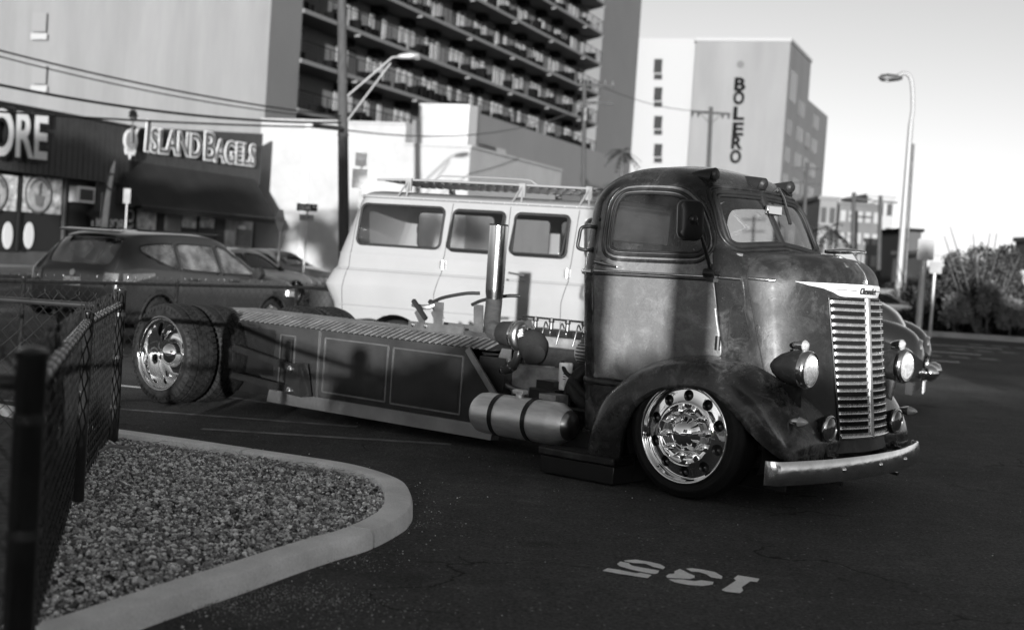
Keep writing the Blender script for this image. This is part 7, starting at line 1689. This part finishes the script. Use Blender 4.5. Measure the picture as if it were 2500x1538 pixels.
# ---- unseen bystander whose shadow falls on the frame skirt
def person():
    global PX
    PX = sl_(-1.26, 11.42) + .02; e = tag(empty('person', (PX, -.3, 0)), 'person in dark jacket holding a camera up to the eye beside the fence', 'person')
    J = {'pelvis': (.0, -.26, .93), 'spine': (.0, -.25, 1.12), 'chest': (.0, -.24, 1.28), 'neck': (.0, -.22, 1.41), 'headb': (.0, -.205, 1.46), 'head': (.0, -.20, 1.54), 'headt': (0, -.21, 1.62),
         'shl': (-.17, -.24, 1.345), 'ell': (-.26, -.12, 1.13), 'wrl': (-.08, -.06, 1.36), 'shr': (.17, -.24, 1.345), 'elr': (.28, -.16, 1.15), 'wrr': (.09, -.10, 1.38),
         'hil': (-.09, -.26, .9), 'knl': (-.12, -.22, .5), 'anl': (-.13, -.27, .09), 'tol': (-.14, -.12, .04), 'hir': (.09, -.26, .9), 'knr': (.13, -.24, .5), 'anr': (.15, -.30, .09), 'tor': (.17, -.15, .04)}
    Rd = {'pelvis': .14, 'spine': .125, 'chest': .15, 'neck': .062, 'headb': .07, 'head': .088, 'headt': .075, 'shl': .075, 'ell': .05, 'wrl': .035, 'shr': .075, 'elr': .05, 'wrr': .035, 'hil': .095, 'knl': .065, 'anl': .045, 'tol': .04, 'hir': .095, 'knr': .065, 'anr': .045, 'tor': .04}
    E_ = [('pelvis', 'spine'), ('spine', 'chest'), ('chest', 'neck'), ('neck', 'headb'), ('headb', 'head'), ('head', 'headt'), ('chest', 'shl'), ('shl', 'ell'), ('ell', 'wrl'), ('chest', 'shr'), ('shr', 'elr'), ('elr', 'wrr'), ('pelvis', 'hil'), ('hil', 'knl'), ('knl', 'anl'), ('anl', 'tol'), ('pelvis', 'hir'), ('hir', 'knr'), ('knr', 'anr'), ('anr', 'tor')]
    # hands: palm and five fingers closing on the camera
    for sd, wr_, dx in (('l', 'wrl', 1), ('r', 'wrr', -1)):
        w_ = Vector(J[wr_]); pm = w_ + Vector((dx * .03, .035, .045)); J['pm' + sd] = tuple(pm); Rd['pm' + sd] = .03; E_.append((wr_, 'pm' + sd))
        for q in range(5):
            b_ = pm + Vector((dx * .012, .012 * (q - 1.5), .018 if q < 4 else -.02)); t_ = b_ + Vector((dx * .035, .008, .012 - .006 * abs(q - 1.5))); J['f%s%da' % (sd, q)] = tuple(b_); J['f%s%db' % (sd, q)] = tuple(t_); Rd['f%s%da' % (sd, q)] = .009; Rd['f%s%db' % (sd, q)] = .008; E_ += [('pm' + sd, 'f%s%da' % (sd, q)), ('f%s%da' % (sd, q), 'f%s%db' % (sd, q))]
    nm_ = list(J); me = bpy.data.meshes.new('body'); me.from_pydata([J[k] for k in nm_], [(nm_.index(a), nm_.index(b)) for a, b in E_], [])
    o = bpy.data.objects.new('body', me); COL.objects.link(o); o.parent = e; me.materials.append(mat('dark_clothing', .05, .85, var=.3, scale=8))
    o.modifiers.new('skin', 'SKIN'); 
    if not me.skin_vertices: 
        bm_ = bmesh.new(); bm_.from_mesh(me); bm_.verts.layers.skin.verify(); bm_.to_mesh(me); bm_.free()
    for i, k in enumerate(nm_): me.skin_vertices[0].data[i].radius = (Rd[k], Rd[k] * (.8 if k in ('chest', 'spine', 'pelvis') else 1)); me.skin_vertices[0].data[i].use_root = (k == 'pelvis')
    sd_ = o.modifiers.new('sub', 'SUBSURF'); sd_.levels = 2; sd_.render_levels = 2
    MB().lathe([(-.01, .088), (.03, .092), (.08, .075), (.10, .03), (.102, 0)], (0, -.215, 1.57), (0, -.25, 1), 20).build('hair', mat('hair_dark', .03, .7), e, 60)
person()
cmr = thing('photo_camera', 'black camera held before the face of the standing person', 'camera', (PX, -.3, 0)); bevel(MB().box(-.07, .07, -.11, -.055, 1.40, 1.50).box(-.03, .03, -.105, -.06, 1.50, 1.525).build('camera_body', M_black, cmr), .006); MB().lathe([(-.055, .033), (-.012, .036)], (0, 0, 1.44), (0, 1, 0), 20).build('camera_lens', M_black, cmr)
